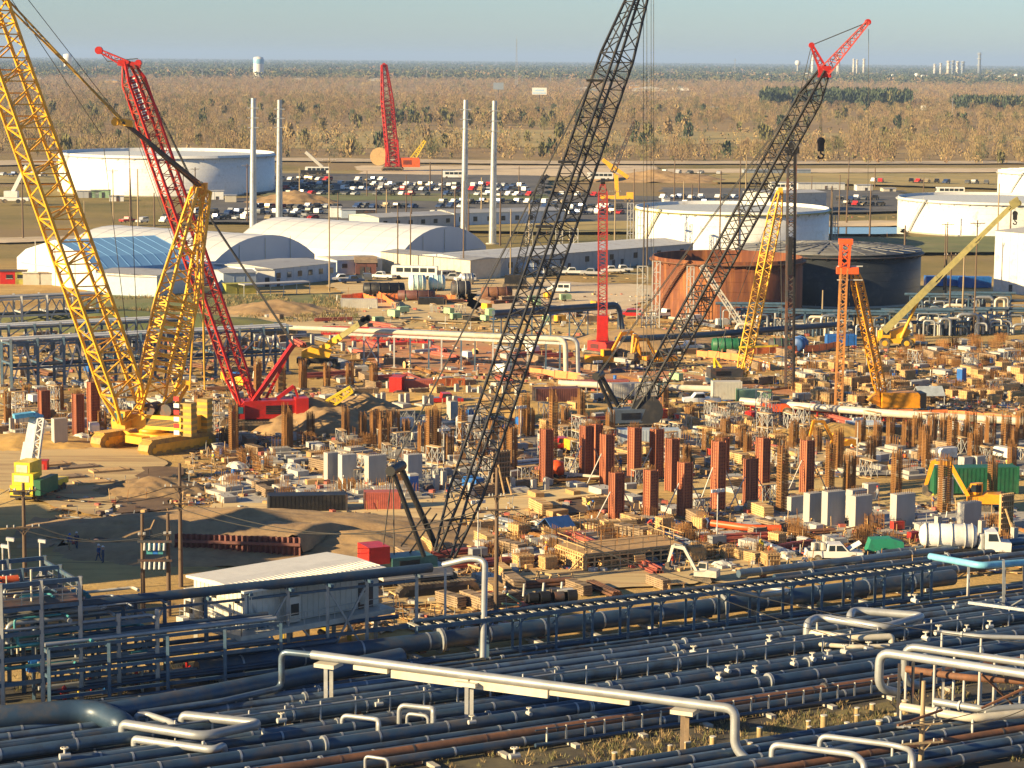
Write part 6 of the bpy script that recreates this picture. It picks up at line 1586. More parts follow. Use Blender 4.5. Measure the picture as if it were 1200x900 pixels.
for x, yb, yt, d in ((5, 735, 640, 'lamp post with a small white head, leftmost of three'), (18, 738, 632, 'leaning lamp post with a round head, middle of three'), (48, 700, 634, 'lamp post with a white head over the module, last of three')):
    p = G(x, yb); h = D(x, yt, p.y).z; ee = empty('lamp_post', p)
    mb = MB(at=p); mb.tube((0, 0, 0), (-.5 if x == 18 else 0, 0, h), .09, 8); mb.build('shaft', STG, ee); mb = MB(at=p); mb.ob((.2 - (.5 if x == 18 else 0), 0, h), (.35, 0, -.05), (0, .2, 0), (0, 0, .14)); mb.build('lamp_head', WHT, ee)
    tag(ee, d, 'lamp post')
# clutter of low beams and pipes between the module and the stilts
e = empty('pipe_rack', G(170, 822)); q = G(170, 822)
for i in range(5):
    for w_ in (0, 4):
        mb = MB(); mb.bar(q + U * (i * 5 - 8) - W * w_, q + U * (i * 5 - 8) - W * w_ + V((0, 0, 5.2)), .26); mb.build('column', STL, e)
    mb = MB(); mb.bar(q + U * (i * 5 - 8) + V((0, 0, 3)), q + U * (i * 5 - 8) - W * 4 + V((0, 0, 3)), .2, .3); mb.bar(q + U * (i * 5 - 8) + V((0, 0, 5)), q + U * (i * 5 - 8) - W * 4 + V((0, 0, 5)), .2, .3); mb.build('cross_beam', STL, e)
for z_ in (1.2, 3.2, 5.2):
    for w_ in (.2, 3.8): mb = MB(); mb.bar(q + U * -8 - W * w_ + V((0, 0, z_)), q + U * 12 - W * w_ + V((0, 0, z_)), .16, .28); mb.build('long_beam', STL, e)
    for w_ in (1, 1.9, 2.8): mb = MB(); mb.tube(q + U * -8 - W * w_ + V((0, 0, z_ + .2)), q + U * 12 - W * w_ + V((0, 0, z_ + .2)), random.choice([.12, .18, .22]), 8); mb.build('pipe', random.choice([PIPB, PIPB, PIPE]), e)
mb = MB()
for k in range(8): mb.bar(q + U * 1 - W * 4.3 + V((0, 0, .5 + k * .55)), q + U * 2.0 - W * 4.3 + V((0, 0, .5 + k * .55)), .07)
mb.bar(q + U * 1 - W * 4.3, q + U * 1 - W * 4.3 + V((0, 0, 5.2)), .08); mb.bar(q + U * 2 - W * 4.3, q + U * 2 - W * 4.3 + V((0, 0, 5.2)), .08); mb.build('ladder', PIPW, e)
tag(e, 'low blue grey pipe rack between the module and the stilts', 'pipe rack')
def hydrant():
    e = empty('hydrant'); mb = MB(); mb.tube((0, 0, 0), (0, 0, 1.5), .16, 10); mb.tube((-.35, 0, 1.1), (.35, 0, 1.1), .12, 8); mb.lathe([(.16, 1.5), (.2, 1.55), (.01, 1.8)], 10); mb.build('body', R_CR, e); return e
HYD = Proto(hydrant)
for x, y in ((108, 812), (160, 808), (219, 796), (76, 828)): reg(HYD.place(G(x, y)), 'red fire monitor', 'below the blue grey pipe racks', 'hydrant', 'red fire monitors')
# ---- utility poles and wires
PT = []
for x, yb, yt, arms, d in [(30, 716, 566, [(.7, 1.2), (4.2, 1.5)], 'dark wooden pole with two crossarms over the shaded yard'), (212, 688, 543, [(2.3, 1.4), (4.0, 1.6)], 'tallest dark pole before the pit, with crossarms'), (168, 722, 602, [(2.0, .3)], 'plain pole, left one of the equipment pair'), (198, 722, 601, [(2.0, .3)], 'plain pole, right one of the equipment pair'),
                           (581, 748, 548, [(2.6, .7), (3.8, 1.6)], 'dark wooden pole standing by the bright pipe arch'), (1079, 905, 798, [(3.2, 1.5), (4.6, 1.6)], 'brown pole with two insulator arms among the near pipes')]:
    r_ = pole('utility_pole', x, yb, yt, .24, WOODP if x < 1000 else WOODL, None, None, 'utility pole', None, arms)
    tag(r_[0], d, 'utility pole', 'wooden utility poles'); PT.append((r_[1], r_[2]))
p1, p2 = PT[2][0], PT[3][0]
e = empty('switch_rack', (p1 + p2) / 2)
for z_ in (7.2, 5.4):
    mb = MB(); mb.bar(p1 + V((-.4, -.4, z_)), p2 + V((.4, -.4, z_)), .25, .2); mb.build('beam', DKST, e)
    for k in range(5): mb = MB(); q = p1.lerp(p2, .12 + k * .19); mb.tube(q + V((0, -.4, z_ - .15)), q + V((0, -.7, z_ - .8)), .12, 8); mb.build('insulator', STG, e)
for k in range(3): mb = MB(); q = p1.lerp(p2, .3 + k * .2); mb.ob(q + V((0, -.3, 6.5)), (.28, 0, 0), (0, .15, 0), (0, 0, .5)); mb.build('switch_box', BLUEP if k == 1 else TEAL, e)
tag(e, 'timber switch rack with insulators between two poles', 'switch rack')
def wire(a, b, sag, desc, r=.035):
    e = empty('power_line', (a + b) / 2); mb = MB()
    mb.sweep([a.lerp(b, k / 16) - V((0, 0, sag * 4 * (k / 16) * (1 - k / 16))) for k in range(17)], r, 4); mb.build('cable', ROPE, e); reg(e, desc, 'between the dark wooden poles', 'cable', 'overhead wires')
def tp(i, z, dx=0): return PT[i][0] + V((dx, -.3, PT[i][1] - z))
for dx in (-1.2, 1.2):
    wire(tp(1, 4.0, dx), tp(4, 3.8, dx * 1.1), 2.6, 'long sagging wire', .04)
    wire(tp(0, .5, dx), tp(1, 2.3, dx), 1.4, 'sagging wire')
    wire(tp(0, 4.0, dx), tp(3, 1.8, dx * .2), 1.2, 'low sagging wire')
    wire(tp(4, 3.6, dx), D(1230, 780 + dx * 20, 196), 2.0, 'wire falling towards the near bundle')
    wire(tp(5, 3.0, dx), D(1230, 806 + dx * 8, 150), .8, 'short wire at the brown pole')
    wire(tp(0, .5, dx), D(-40, 590 + dx * 6, 222), .5, 'wire leaving over the left edge')
# unseen blocks added left of the frame, sized so their shadow crosses the yard
def shadow_block(cx, cy, sx, sy, h, desc):
    e = empty('shadow_block', (cx, cy, 0)); c = V((cx, cy, 0))
    mb = MB(GA, c)
    for z_ in np.arange(0, h, 4.0): mb.bx(-sx / 2, sx / 2, -sy / 2, sy / 2, z_ + 3.6, z_ + 4.0)
    mb.build('floor_slab', CONC, e)
    mb = MB(GA, c)
    for x in np.linspace(-sx / 2 + .4, sx / 2 - .4, 6):
        for y in (-sy / 2 + .4, sy / 2 - .4): mb.bx(x - .4, x + .4, y - .4, y + .4, 0, h)
    mb.build('column', CONC, e)
    mb = MB(GA, c); mb.bx(-sx / 2 + 1, sx / 2 - 1, -sy / 2 + 1, sy / 2 - 1, 0, h - .2); mb.build('wall', GRW, e)
    for k in range(4):
        mb = MB(GA, c); mb.tube((-sx / 2 + 4 + k * (sx - 8) / 3, 0, h), (-sx / 2 + 4 + k * (sx - 8) / 3, 0, h + 2.5 + k % 2), 1.6, 14); mb.build('vessel', GALV, e)
    tag(e, desc, 'process unit')
# ------------------------------------------------------------------ the building site: columns, piers, forms, stores
random.seed(33)
def size(x, y0, y1):                      # ground point, height and metres per photo pixel of a thing standing at (x, y1) and reaching up to y0
    p = G(x, y1, .12)
    return p, D(x, y0, p.y).z - .12, p.y / F
def cage_proto(nb, wd, dp):
    def fn():
        e = empty('rebar_cage')
        mb = MB()
        P = [(-wd / 2 + wd * i / nb, -dp / 2) for i in range(nb)] + [(wd / 2, -dp / 2 + dp * i / nb) for i in range(nb)] + [(wd / 2 - wd * i / nb, dp / 2) for i in range(nb)] + [(-wd / 2, dp / 2 - dp * i / nb) for i in range(nb)]
        for x, y in P:
            jx, jy = random.uniform(-.05, .05), random.uniform(-.05, .05)
            mb.bar((x, y, 0), (x + jx, y + jy, 1 + random.uniform(-.12, .03)), .05)
        mb.build('upright_bars', REB, e)
        mb = MB()
        n = 22
        for k in range(n):
            z = .015 + .83 * k / n
            q = .03
            for a, b in (((-wd / 2 - q, -dp / 2 - q), (wd / 2 + q, -dp / 2 - q)), ((wd / 2 + q, -dp / 2 - q), (wd / 2 + q, dp / 2 + q)), ((wd / 2 + q, dp / 2 + q), (-wd / 2 - q, dp / 2 + q)), ((-wd / 2 - q, dp / 2 + q), (-wd / 2 - q, -dp / 2 - q))):
                c = (V((*a, z)) + V((*b, z))) / 2; h = (V((*b, z)) - V((*a, z))) / 2
                mb.ob(c, h, h.cross(V((0, 0, 1))).normalized() * .022, (0, 0, .0045))
        mb.build('ties', REB, e)
        mb = MB(); mb.bx(-wd * .75, wd * .75, -dp * .75, dp * .75, -.05, .035); mb.build('footing', CONC, e)
        return e
    return Proto(fn)
CAG = [cage_proto(6, .95, .95), cage_proto(7, 1.25, .85), cage_proto(5, .8, .8)]
cages = [(274, 470, 529), (329, 425, 461), (335, 472, 528), (338, 480, 528), (355, 420, 456), (383, 425, 456), (410, 423, 452), (438, 425, 455), (405, 475, 516), (439, 478, 521), (449, 480, 521), (364, 482, 512), (302, 420, 460),
         (450, 490, 527), (476, 490, 512), (495, 495, 534), (506, 475, 541), (512, 476, 536), (542, 475, 535), (614, 460, 512), (648, 455, 540), (591, 497, 549), (600, 497, 551), (554, 505, 536), (578, 490, 516), (565, 512, 548),
         (681, 455, 496), (778, 450, 488), (808, 475, 491), (876, 505, 531), (1074, 483, 526), (1082, 495, 541), (1106, 482, 524), (1115, 482, 536), (1137, 480, 521), (1146, 495, 538), (1178, 482, 536), (1196, 480, 516), (1043, 488, 526), (1092, 484, 520), (1160, 486, 522),
         (996, 533, 577), (1050, 525, 580), (1106, 533, 602), (1162, 533, 592), (916, 515, 602), (943, 500, 521), (972, 515, 572), (982, 500, 551), (995, 530, 577), (805, 520, 546), (31, 450, 471), (70, 450, 481), (9, 458, 496), (120, 480, 508), (233, 460, 500), (242, 490, 520), (828, 500, 530), (868, 500, 526), (958, 500, 530), (715, 480, 512), (462, 480, 508), (425, 482, 515), (526, 505, 540),
         (620, 478, 512), (662, 475, 506), (930, 490, 525), (1008, 488, 520), (1028, 492, 524), (1062, 490, 528), (1126, 492, 528), (1188, 498, 532), (895, 486, 512), (850, 488, 514), (1085, 505, 552), (1020, 508, 548), (1140, 505, 550), (1185, 515, 560)]
for i, (x, y0, y1) in enumerate(cages):
    p, h, k = size(x, y0, y1)
    pr = CAG[i % 3]
    o = pr.place(p, GA + R(random.choice([0, 90])), (1.0, 1.0, h))
    reg(o, ('square', 'broad', 'narrow')[i % 3] + ' rusty rebar cage', ('behind the red and yellow cranes' if y1 < 465 else 'left of the near black boom' if x < 560 else 'around the right black crane' if x < 830 and y1 < 520 else 'between the red forms' if x < 990 else 'right of the red forms'), 'rebar cage', 'rebar column cages')
def form_proto(wd, dp):
    def fn():
        e = empty('column_form')
        mb = MB(); mb.bx(-wd / 2, wd / 2, -dp / 2, dp / 2, .01, .985); mb.build('panel', RFORM, e)
        mb = MB()
        for k in range(19):
            z = .02 + .95 * k / 18
            mb.bx(-wd / 2 - .07, wd / 2 + .07, -dp / 2 - .09, -dp / 2 - .002, z - .006, z + .006); mb.bx(-wd / 2 - .07, wd / 2 + .07, dp / 2 + .002, dp / 2 + .09, z - .006, z + .006)
            mb.bx(-wd / 2 - .09, -wd / 2 - .002, -dp / 2, dp / 2, z - .006, z + .006); mb.bx(wd / 2 + .002, wd / 2 + .09, -dp / 2, dp / 2, z - .006, z + .006)
        mb.build('walers', RFORD, e)
        mb = MB()
        for x in (-wd / 2 - .05, wd / 2 + .05):
            for y in (-dp / 2 - .05, dp / 2 + .05): mb.bx(x - .1, x + .1, y - .1, y + .1, 0, 1)
        for q in (-.2, .2):
            mb.bx(wd * q - .05, wd * q + .05, -dp / 2 - .11, -dp / 2 - .09, .01, .98); mb.bx(-wd / 2 - .11, -wd / 2 - .09, dp * q - .05, dp * q + .05, .01, .98)
        mb.build('corner_angles', RFORM, e)
        mb = MB()
        for k in range(14): mb.bx(-wd * .4 + wd * .8 * (k % 7) / 6 - .03, -wd * .4 + wd * .8 * (k % 7) / 6 + .03, -dp * .35 + dp * .7 * (k // 7), -dp * .35 + dp * .7 * (k // 7) + .05, .98, 1.06 + .02 * (k % 3))
        mb.build('starter_bars', REB, e)
        return e
    return Proto(fn)
FRM = [form_proto(1.45, 1.1), form_proto(1.25, 1.25)]
forms = [(52, 457, 491), (92, 461, 511), (110, 447, 507), (640, 502, 565), (687, 498, 560), (698, 496, 556), (711, 508, 568), (743, 500, 562), (769, 502, 560), (787, 513, 575), (722, 553, 612), (762, 550, 611), (802, 541, 605), (841, 516, 597), (879, 537, 592), (893, 512, 585), (945, 515, 577), (846, 512, 560)]
for i, (x, y0, y1) in enumerate(forms):
    p, h, k = size(x, y0, y1)
    wpx = .82
    o = FRM[i % 2].place(p, R(38) + R(random.uniform(-3, 3)), (wpx, wpx, h))
    reg(o, 'ribbed red steel column form', ('before the truss rack' if x < 200 else 'in the rear line' if y1 < 570 else 'in the middle line' if y1 < 600 else 'in the front line above the mud'), 'column form', 'red steel column forms')
    if x > 600 and i % 2 == 0 or i in (5, 13):
        q = p; u2 = V((math.cos(R(38)), math.sin(R(38)), 0))
        for s in (-1, 1):
            e2 = empty('brace_prop', q + u2 * s * 3); mb = MB(); mb.tube(q + u2 * s * 3.4, q + u2 * s * .9 + V((0, 0, h * .62)), .07, 8); mb.build('tube', WHD, e2)
            mb = MB(); mb.ob(q + u2 * s * 3.4 + V((0, 0, .05)), (.25, 0, 0), (0, .25, 0), (0, 0, .05)); mb.build('foot_plate', STG, e2)
            reg(e2, 'pale slanting prop', 'bracing the red column forms', 'prop', 'props of the column forms')
def pier_proto():
    e = empty('concrete_pier')
    mb = MB(); mb.bx(-1.25, 1.25, -.55, .55, 0, 1)
    for k in range(7): mb.bx(-1.25 + k * .41, -1.25 + k * .41 + .03, -.553, -.55, .01, .99)
    mb.build('shaft', CONCL, e)
    mb = MB(); mb.bx(-1.5, 1.5, -.8, .8, -.05, .06); mb.build('footing', CONC, e)
    mb = MB()
    for k in range(8): mb.bx(-1 + k * .28, -.96 + k * .28, -.2, -.15, .99, 1.12)
    mb.build('bolts', REB, e)
    return e
PIER = Proto(pier_proto)
for x, y0, y1, sx in [(952, 577, 613, .75), (976, 575, 617, 1.0), (1008, 580, 619, .95), (1003, 573, 611, .9), (1057, 578, 618, 1.1), (1135, 588, 626, 1.05), (931, 581, 602, .8), (388, 530, 564, .6), (407, 532, 566, .8), (440, 533, 568, 1.0), (484, 532, 569, .8), (70, 490, 523, .75), (1131, 535, 552, .6), (1146, 534, 551, .6), (1185, 548, 562, .6), (1020, 566, 585, .7), (1108, 560, 585, .6), (530, 470, 492, .5)]:
    p, h, k = size(x, y0, y1)
    o = PIER.place(p, R(32) + R(random.uniform(-2, 2)), (sx, 1, h))
    reg(o, 'pale concrete wall pier', 'behind the white tanker truck' if x > 900 and y1 > 595 else 'on the stone pad at the far right' if x > 900 else 'on the pale slab' if x > 300 else 'by the red forms and truss rack', 'pier', 'concrete wall piers')
def ped_proto():
    e = empty('concrete_stub'); mb = MB(); mb.bx(-.3, .3, -.3, .3, 0, 1); mb.bx(-.27, .27, -.27, .27, 1, 1.01); mb.build('shaft', CONCL, e)
    mb = MB()
    for x in (-.15, .15):
        for y in (-.15, .15): mb.tube((x, y, 1), (x, y, 1.14), .03, 6)
    mb.build('anchor_bolts', DKST, e); return e
PED = Proto(ped_proto)
peds = [(443, 462, 476), (449, 460, 475), (470, 462, 476), (477, 461, 475), (498, 464, 479), (505, 463, 478), (526, 465, 480), (533, 464, 479), (478, 449, 458), (487, 448, 457), (505, 450, 459), (517, 450, 459), (535, 450, 460), (549, 452, 461), (562, 453, 462), (576, 452, 462), (590, 452, 463), (606, 454, 464), (428, 470, 482), (455, 447, 456), (419, 462, 474), (520, 552, 572), (511, 556, 575), (552, 566, 586), (600, 560, 575), (640, 560, 575), (625, 562, 576), (1099, 605, 622), (1150, 610, 634), (1165, 618, 640), (1188, 618, 640), (1117, 612, 626), (1180, 594, 612), (20, 486, 500), (45, 498, 512), (14, 490, 508)]
for x in range(300, 410, 22): peds.append((x, 392 + (x % 3), 402 + (x % 4)))
for x in (455, 459, 498, 505, 415, 402): peds.append((x, 400 + x % 5, 408 + x % 7))
for x, y0, y1 in peds:
    p, h, k = size(x, y0, y1)
    o = PED.place(p, GA, (1.0, 1.0, h) if h > 1 else (1.2, 1.2, h))
    reg(o, 'small pale concrete stub', 'on the yellow sand bed' if 410 < x < 620 and 440 < y1 < 485 else 'in the tan yard' if y1 < 412 else 'near the white tanker truck' if x > 1000 else 'beside the near black boom' if x > 500 else 'left of the yellow crane', 'concrete stub', 'small concrete stubs')
# --- store prototypes
def single(name, mats):
    def deco(fn):
        def build():
            mb = MB(); fn(mb); return mb.build(name, mats)
        return Proto(build)
    return deco
def parts(name, spec):
    def build():
        e = empty(name)
        for pn, m, fn in spec:
            mb = MB(); fn(mb); mb.build(pn, m, e)
        return e
    return Proto(build)
def f_crate(mb): mb.bx(-.9, .9, -.9, .9, .12, 1.7)
def f_batten(mb):
    for k in range(5):
        x = -.86 + k * .43
        mb.bx(x - .06, x + .06, -.96, -.9, .1, 1.75); mb.bx(x - .06, x + .06, .9, .96, .1, 1.75); mb.bx(-.96, -.9, x - .06, x + .06, .1, 1.75); mb.bx(.9, .96, x - .06, x + .06, .1, 1.75)
    for z in (.35, 1.0, 1.55):
        for s in (-1, 1): mb.bx(-1.0, 1.0, s * 1.0 - .04, s * 1.0 + .04, z - .06, z + .06); mb.bx(s * 1.0 - .04, s * 1.0 + .04, -.95, .95, z - .06, z + .06)
FBOX = parts('footing_form', [('panel', PLY, f_crate), ('battens', LUM, f_batten), ('starter_bars', REB, lambda mb: [mb.bar((x, y, 1.5), (x, y, 2.3 + .1 * (i % 3)), .045) for i, (x, y) in enumerate([(a, b) for a in (-.5, -.2, .2, .5) for b in (-.5, 0, .5)])])])
def f_stack(mb):
    for k in range(5):
        a = .06 * math.sin(k * 2.1)
        mb.bx(-2.0 + a, 2.0 + a, -.6, .6, .12 + k * .24, .3 + k * .24)
        for x in (-1.4, 0, 1.4): mb.bx(x - .06, x + .06, -.58, .58, .30 + k * .24, .36 + k * .24)
LSTK = parts('lumber_stack', [('boards', LUM, f_stack), ('bearers', LUMD, lambda mb: [mb.bx(x - .08, x + .08, -.65, .65, 0, .12) for x in (-1.5, 0, 1.5)])])
WSTK = parts('lumber_stack', [('boards', LUMD, f_stack), ('bearers', LUMD, lambda mb: [mb.bx(x - .08, x + .08, -.65, .65, 0, .12) for x in (-1.5, 0, 1.5)])])
PSTK = parts('plywood_stack', [('sheets', PLY, lambda mb: [mb.bx(-1.2 + .03 * math.sin(k * 3), 1.2 + .03 * math.sin(k * 3), -.6, .6, .14 + k * .07, .2 + k * .07) for k in range(9)]), ('pallet', LUMD, lambda mb: [mb.bx(-1.1, 1.1, y - .08, y + .08, 0, .14) for y in (-.5, 0, .5)])])
random.seed(4)
RBUN = parts('rebar_bundle', [('bars', REB, lambda mb: [mb.bar((-4 + random.uniform(-.4, .4), random.uniform(-.4, .4), .12 + random.uniform(0, .35)), (4 + random.uniform(-.4, .4), random.uniform(-.4, .4), .12 + random.uniform(0, .35)), .05) for k in range(30)]), ('bearers', LUMD, lambda mb: [mb.bx(x - .1, x + .1, -.6, .6, 0, .12) for x in (-2.5, 0, 2.5)])])
RMAT = parts('starter_cage', [('bars', REB, lambda mb: [mb.bar((x, y, 0), (x + random.uniform(-.04, .04), y, 1.6 + random.uniform(-.2, .2)), .05) for x in np.linspace(-.9, .9, 8) for y in (-.9, -.3, .3, .9)]), ('ties', REB, lambda mb: [mb.bx(-.95, .95, y - .03, y + .03, z, z + .05) for z in (.3, .7, 1.1) for y in (-.9, .9)])])
PSTA = parts('pipe_stack', [('pipes', GALV, lambda mb: [mb.tube((-3, y, z), (3, y, z), .16, 10) for y, z in ((-.5, .3), (-.17, .3), (.17, .3), (.5, .3), (-.33, .6), (0, .6), (.33, .6))]), ('bearers', LUMD, lambda mb: [mb.bx(x - .08, x + .08, -.8, .8, 0, .14) for x in (-2, 2)])])
PSTR = parts('pipe_stack', [('pipes', PIPR, lambda mb: [mb.tube((-3, y, z), (3, y, z), .16, 10) for y, z in ((-.5, .3), (-.17, .3), (.17, .3), (.5, .3), (-.33, .6), (0, .6), (.33, .6))]), ('bearers', LUMD, lambda mb: [mb.bx(x - .08, x + .08, -.8, .8, 0, .14) for x in (-2, 2)])])
BEAM = parts('beam_stack', [('beams', PINK, lambda mb: [(mb.bx(-4, 4, y - .12, y + .12, z, z + .03), mb.bx(-4, 4, y - .015, y + .015, z, z + .3), mb.bx(-4, 4, y - .12, y + .12, z + .3, z + .33)) for y, z in ((-.6, .14), (-.2, .14), (.2, .14), (.6, .14), (-.4, .5), (.1, .5))]), ('bearers', LUMD, lambda mb: [mb.bx(x - .1, x + .1, -.9, .9, 0, .14) for x in (-2.5, 2.5)])])
def drum_fn(mb): mb.lathe([(.01, 0), (.29, 0), (.3, .3), (.285, .31), (.3, .32), (.3, .6), (.285, .61), (.3, .62), (.29, .9), (.01, .88)], 14)
BARB = Proto(lambda: (lambda m: (drum_fn(m), m.build('oil_drum', BLUEP))[1])(MB()))
CBLK = parts('concrete_block', [('body', CONCL, lambda mb: mb.bx(-1.3, 1.3, -.9, .9, 0, .9)), ('lifting_eye', DKST, lambda mb: [mb.bar((x, 0, .9), (x, 0, 1.05), .06) for x in (-.6, .6)])])
CPAD = parts('footing_slab', [('slab', CONC, lambda mb: (mb.bx(-2.2, 2.2, -1.6, 1.6, 0, .45), mb.bx(-1.2, 1.2, -.8, .8, .45, .9))), ('starter_bars', REB, lambda mb: [mb.bar((x, y, .9), (x, y, 2.1), .05) for x in (-.9, -.45, 0, .45, .9) for y in (-.5, .5)])])
JOB = parts('tool_chest', [('body', CHRM, lambda mb: mb.bx(-.8, .8, -.4, .4, .12, .8)), ('lid', STG, lambda mb: mb.ext([(-.82, -.42, .8), (-.82, .42, .8), (-.82, .42, .88), (-.82, 0, 1.0), (-.82, -.42, .88)], (1.64, 0, 0))), ('skid', LUMD, lambda mb: [mb.bx(x - .08, x + .08, -.4, .4, 0, .12) for x in (-.6, .6)])])
def genset(m): return parts('generator', [('body', m, lambda mb: mb.ext([(-1.3, -.6, .5), (1.3, -.6, .5), (1.3, -.6, 1.5), (1.0, -.6, 1.75), (-1.3, -.6, 1.75)], (0, 1.2, 0))), ('vent', BLK, lambda mb: [mb.bx(-.9, -.1, -.62, -.6, .75 + .16 * k, .83 + .16 * k) for k in range(5)]), ('wheel', TYRE, lambda mb: (mb.cyl((-.3, -.75, .32), .32, .2, 12, 0, 'y'), mb.cyl((-.3, .55, .32), .32, .2, 12, 0, 'y'))), ('drawbar', DKST, lambda mb: (mb.bar((1.3, -.4, .5), (2.3, 0, .45), .09), mb.bar((1.3, .4, .5), (2.3, 0, .45), .09), mb.bar((2.2, 0, 0), (2.2, 0, .5), .07)))])
GEN = {'white': genset(WHT), 'yellow': genset(Y_CR), 'green': genset(LGRN), 'red': genset(R_CR), 'blue': genset(BLUEP)}
TOIL = parts('site_toilet', [('cabin', BLUEP, lambda mb: mb.bx(-.55, .55, -.55, .55, .1, 2.1)), ('roof', WHD, lambda mb: mb.ext([(-.58, -.58, 2.1), (.58, -.58, 2.1), (.5, -.5, 2.3), (-.5, -.5, 2.3)], (0, 1.1, 0))), ('door', mat('pale blue plastic', (.12, .3, .6), .4), lambda mb: mb.bx(-.4, .4, -.58, -.55, .2, 1.95))])
def sc_fn(mb, n=2):
    for x in (-1.2, 0, 1.2):
        for y in (-.5, .5): mb.bar((x, y, 0), (x, y, 2.2 * n), .07)
    for k in range(n):
        z0 = 2.2 * k
        for y in (-.5, .5):
            for a, b in ((-1.2, 0), (0, 1.2)): mb.bar((a, y, z0 + .2), (b, y, z0 + 2.0), .05); mb.bar((b, y, z0 + .2), (a, y, z0 + 2.0), .05)
            mb.bar((-1.2, y, z0 + 2.15), (1.2, y, z0 + 2.15), .06)
        for x in (-1.2, 0, 1.2): mb.bar((x, -.5, z0 + 2.1), (x, .5, z0 + 2.1), .06)
SCAF = parts('scaffold', [('frame', STG, sc_fn), ('planks', LUM, lambda mb: [mb.bx(-1.3, 1.3, -.5 + .34 * k, -.2 + .34 * k, z, z + .05) for k in range(3) for z in (2.18, 4.38)])])
SCF1 = parts('scaffold', [('frame', STG, lambda mb: sc_fn(mb, 1)), ('planks', LUM, lambda mb: [mb.bx(-1.4, 1.4, -.5 + .34 * k, -.2 + .34 * k, 2.18, 2.23) for k in range(3)])])
SAW = parts('sawhorse', [('beam', LUM, lambda mb: mb.bx(-1.1, 1.1, -.06, .06, .8, .95)), ('leg', LUM, lambda mb: [mb.bar((x, 0, .85), (x, y, 0), .08) for x in (-.9, .9) for y in (-.35, .35)])])
def tarp_fn(mb):
    n = 7; vs = []
    for j in range(n):
        for i in range(n):
            x, y = -1.3 + 2.6 * i / (n - 1), -.9 + 1.8 * j / (n - 1)
            z = .75 * (1 - max(abs(x) / 1.3, abs(y) / .9) ** 3) + .12 * noise.noise((x * 2, y * 2, 5)) + .02
            vs.append((x, y, max(z, 0)))
    mb.add(vs, [(j * n + i, j * n + i + 1, (j + 1) * n + i + 1, (j + 1) * n + i) for j in range(n - 1) for i in range(n - 1)])
TARP = {k: Proto((lambda m: lambda: (lambda q: (tarp_fn(q), q.build('tarp_heap', m))[1])(MB()))(m)) for k, m in {'blue': mat('bright blue tarp', (.03, .12, .5), .5), 'pale': WHD, 'dark': DKST}.items()}
REEL = parts('cable_reel', [('flanges', LUM, lambda mb: (mb.cyl((0, -.45, .7), .7, .06, 20, 0, 'y'), mb.cyl((0, .4, .7), .7, .06, 20, 0, 'y'))), ('cable', BLK, lambda mb: mb.cyl((0, -.38, .7), .48, .78, 18, 0, 'y'))])
SKIP = {k: parts('skip', [('body', m, lambda mb: mb.ext([(-1.9, -.9, .9), (-1.5, -.9, 0), (1.5, -.9, 0), (1.9, -.9, .9), (1.8, -.9, .9), (1.45, -.9, .08), (-1.45, -.9, .08), (-1.8, -.9, .9)], (0, 1.8, 0))), ('end_wall', m, lambda mb: [mb.ext([(-1.88, y, .9), (-1.48, y, 0), (1.48, y, 0), (1.88, y, .9)], (0, .05, 0)) for y in (-.95, .9)]), ('rubble', SOIL, lambda mb: mb.bx(-1.6, 1.6, -.88, .88, .3, .7))]) for k, m in {'green': GRN, 'red': R_CR, 'black': BLK}.items()}
def cont(m, m2): return parts('container', [('body', m, lambda mb: (mb.bx(-3, 3, -1.2, 1.2, .1, 2.6), [mb.bx(-2.9 + k * .3, -2.78 + k * .3, s * 1.2 - .03, s * 1.2 + .03, .2, 2.5) for k in range(20) for s in (-1, 1)])), ('door', m2, lambda mb: (mb.bx(-3.05, -3, -1.1, -.03, .2, 2.5), mb.bx(-3.05, -3, .03, 1.1, .2, 2.5))), ('corner_post', m2, lambda mb: [mb.bx(x - .08, x + .08, y - .08, y + .08, 0, 2.66) for x in (-2.98, 2.98) for y in (-1.18, 1.18)])])
CONT = {'brown': cont(BRN, DKST), 'green': cont(GRN, GRN), 'white': cont(WHD, STG), 'red': cont(R_CR, R_CR), 'blue': cont(BLUEP, BLUEP), 'pink': cont(PINK, BRN), 'grey': cont(BLW, STG), 'lgreen': cont(LGRN, GRN), 'black': cont(BLK, DKST)}
TENTP = parts('work_tent', [('cover', BLUET, lambda mb: mb.ext([(-1.6, -1.4, 1.2), (-1.6, 0, 2.2), (-1.6, 1.4, 1.2), (-1.6, 1.3, 1.15), (-1.6, 0, 2.1), (-1.6, -1.3, 1.15)], (3.2, 0, 0))), ('leg', STG, lambda mb: [mb.bar((x, y, 0), (x, y, 1.2), .07) for x in (-1.5, 1.5) for y in (-1.3, 1.3)]), ('side_cloth', WHD, lambda mb: mb.bx(-1.58, 1.5, 1.28, 1.32, .3, 1.18))])
LTWR = parts('light_tower', [('trailer', CHRM, lambda mb: mb.bx(-.9, .9, -.5, .5, .4, 1.2)), ('mast', STG, lambda mb: mb.tube((0, 0, 1.2), (0, 0, 6), .07, 8)), ('lamp_head', WHT, lambda mb: [mb.bx(x - .22, x + .22, -.1, .1, 5.9, 6.25) for x in (-.6, 0, .6)]), ('wheel', TYRE, lambda mb: (mb.cyl((0, -.65, .32), .32, .18, 12, 0, 'y'), mb.cyl((0, .47, .32), .32, .18, 12, 0, 'y')))])
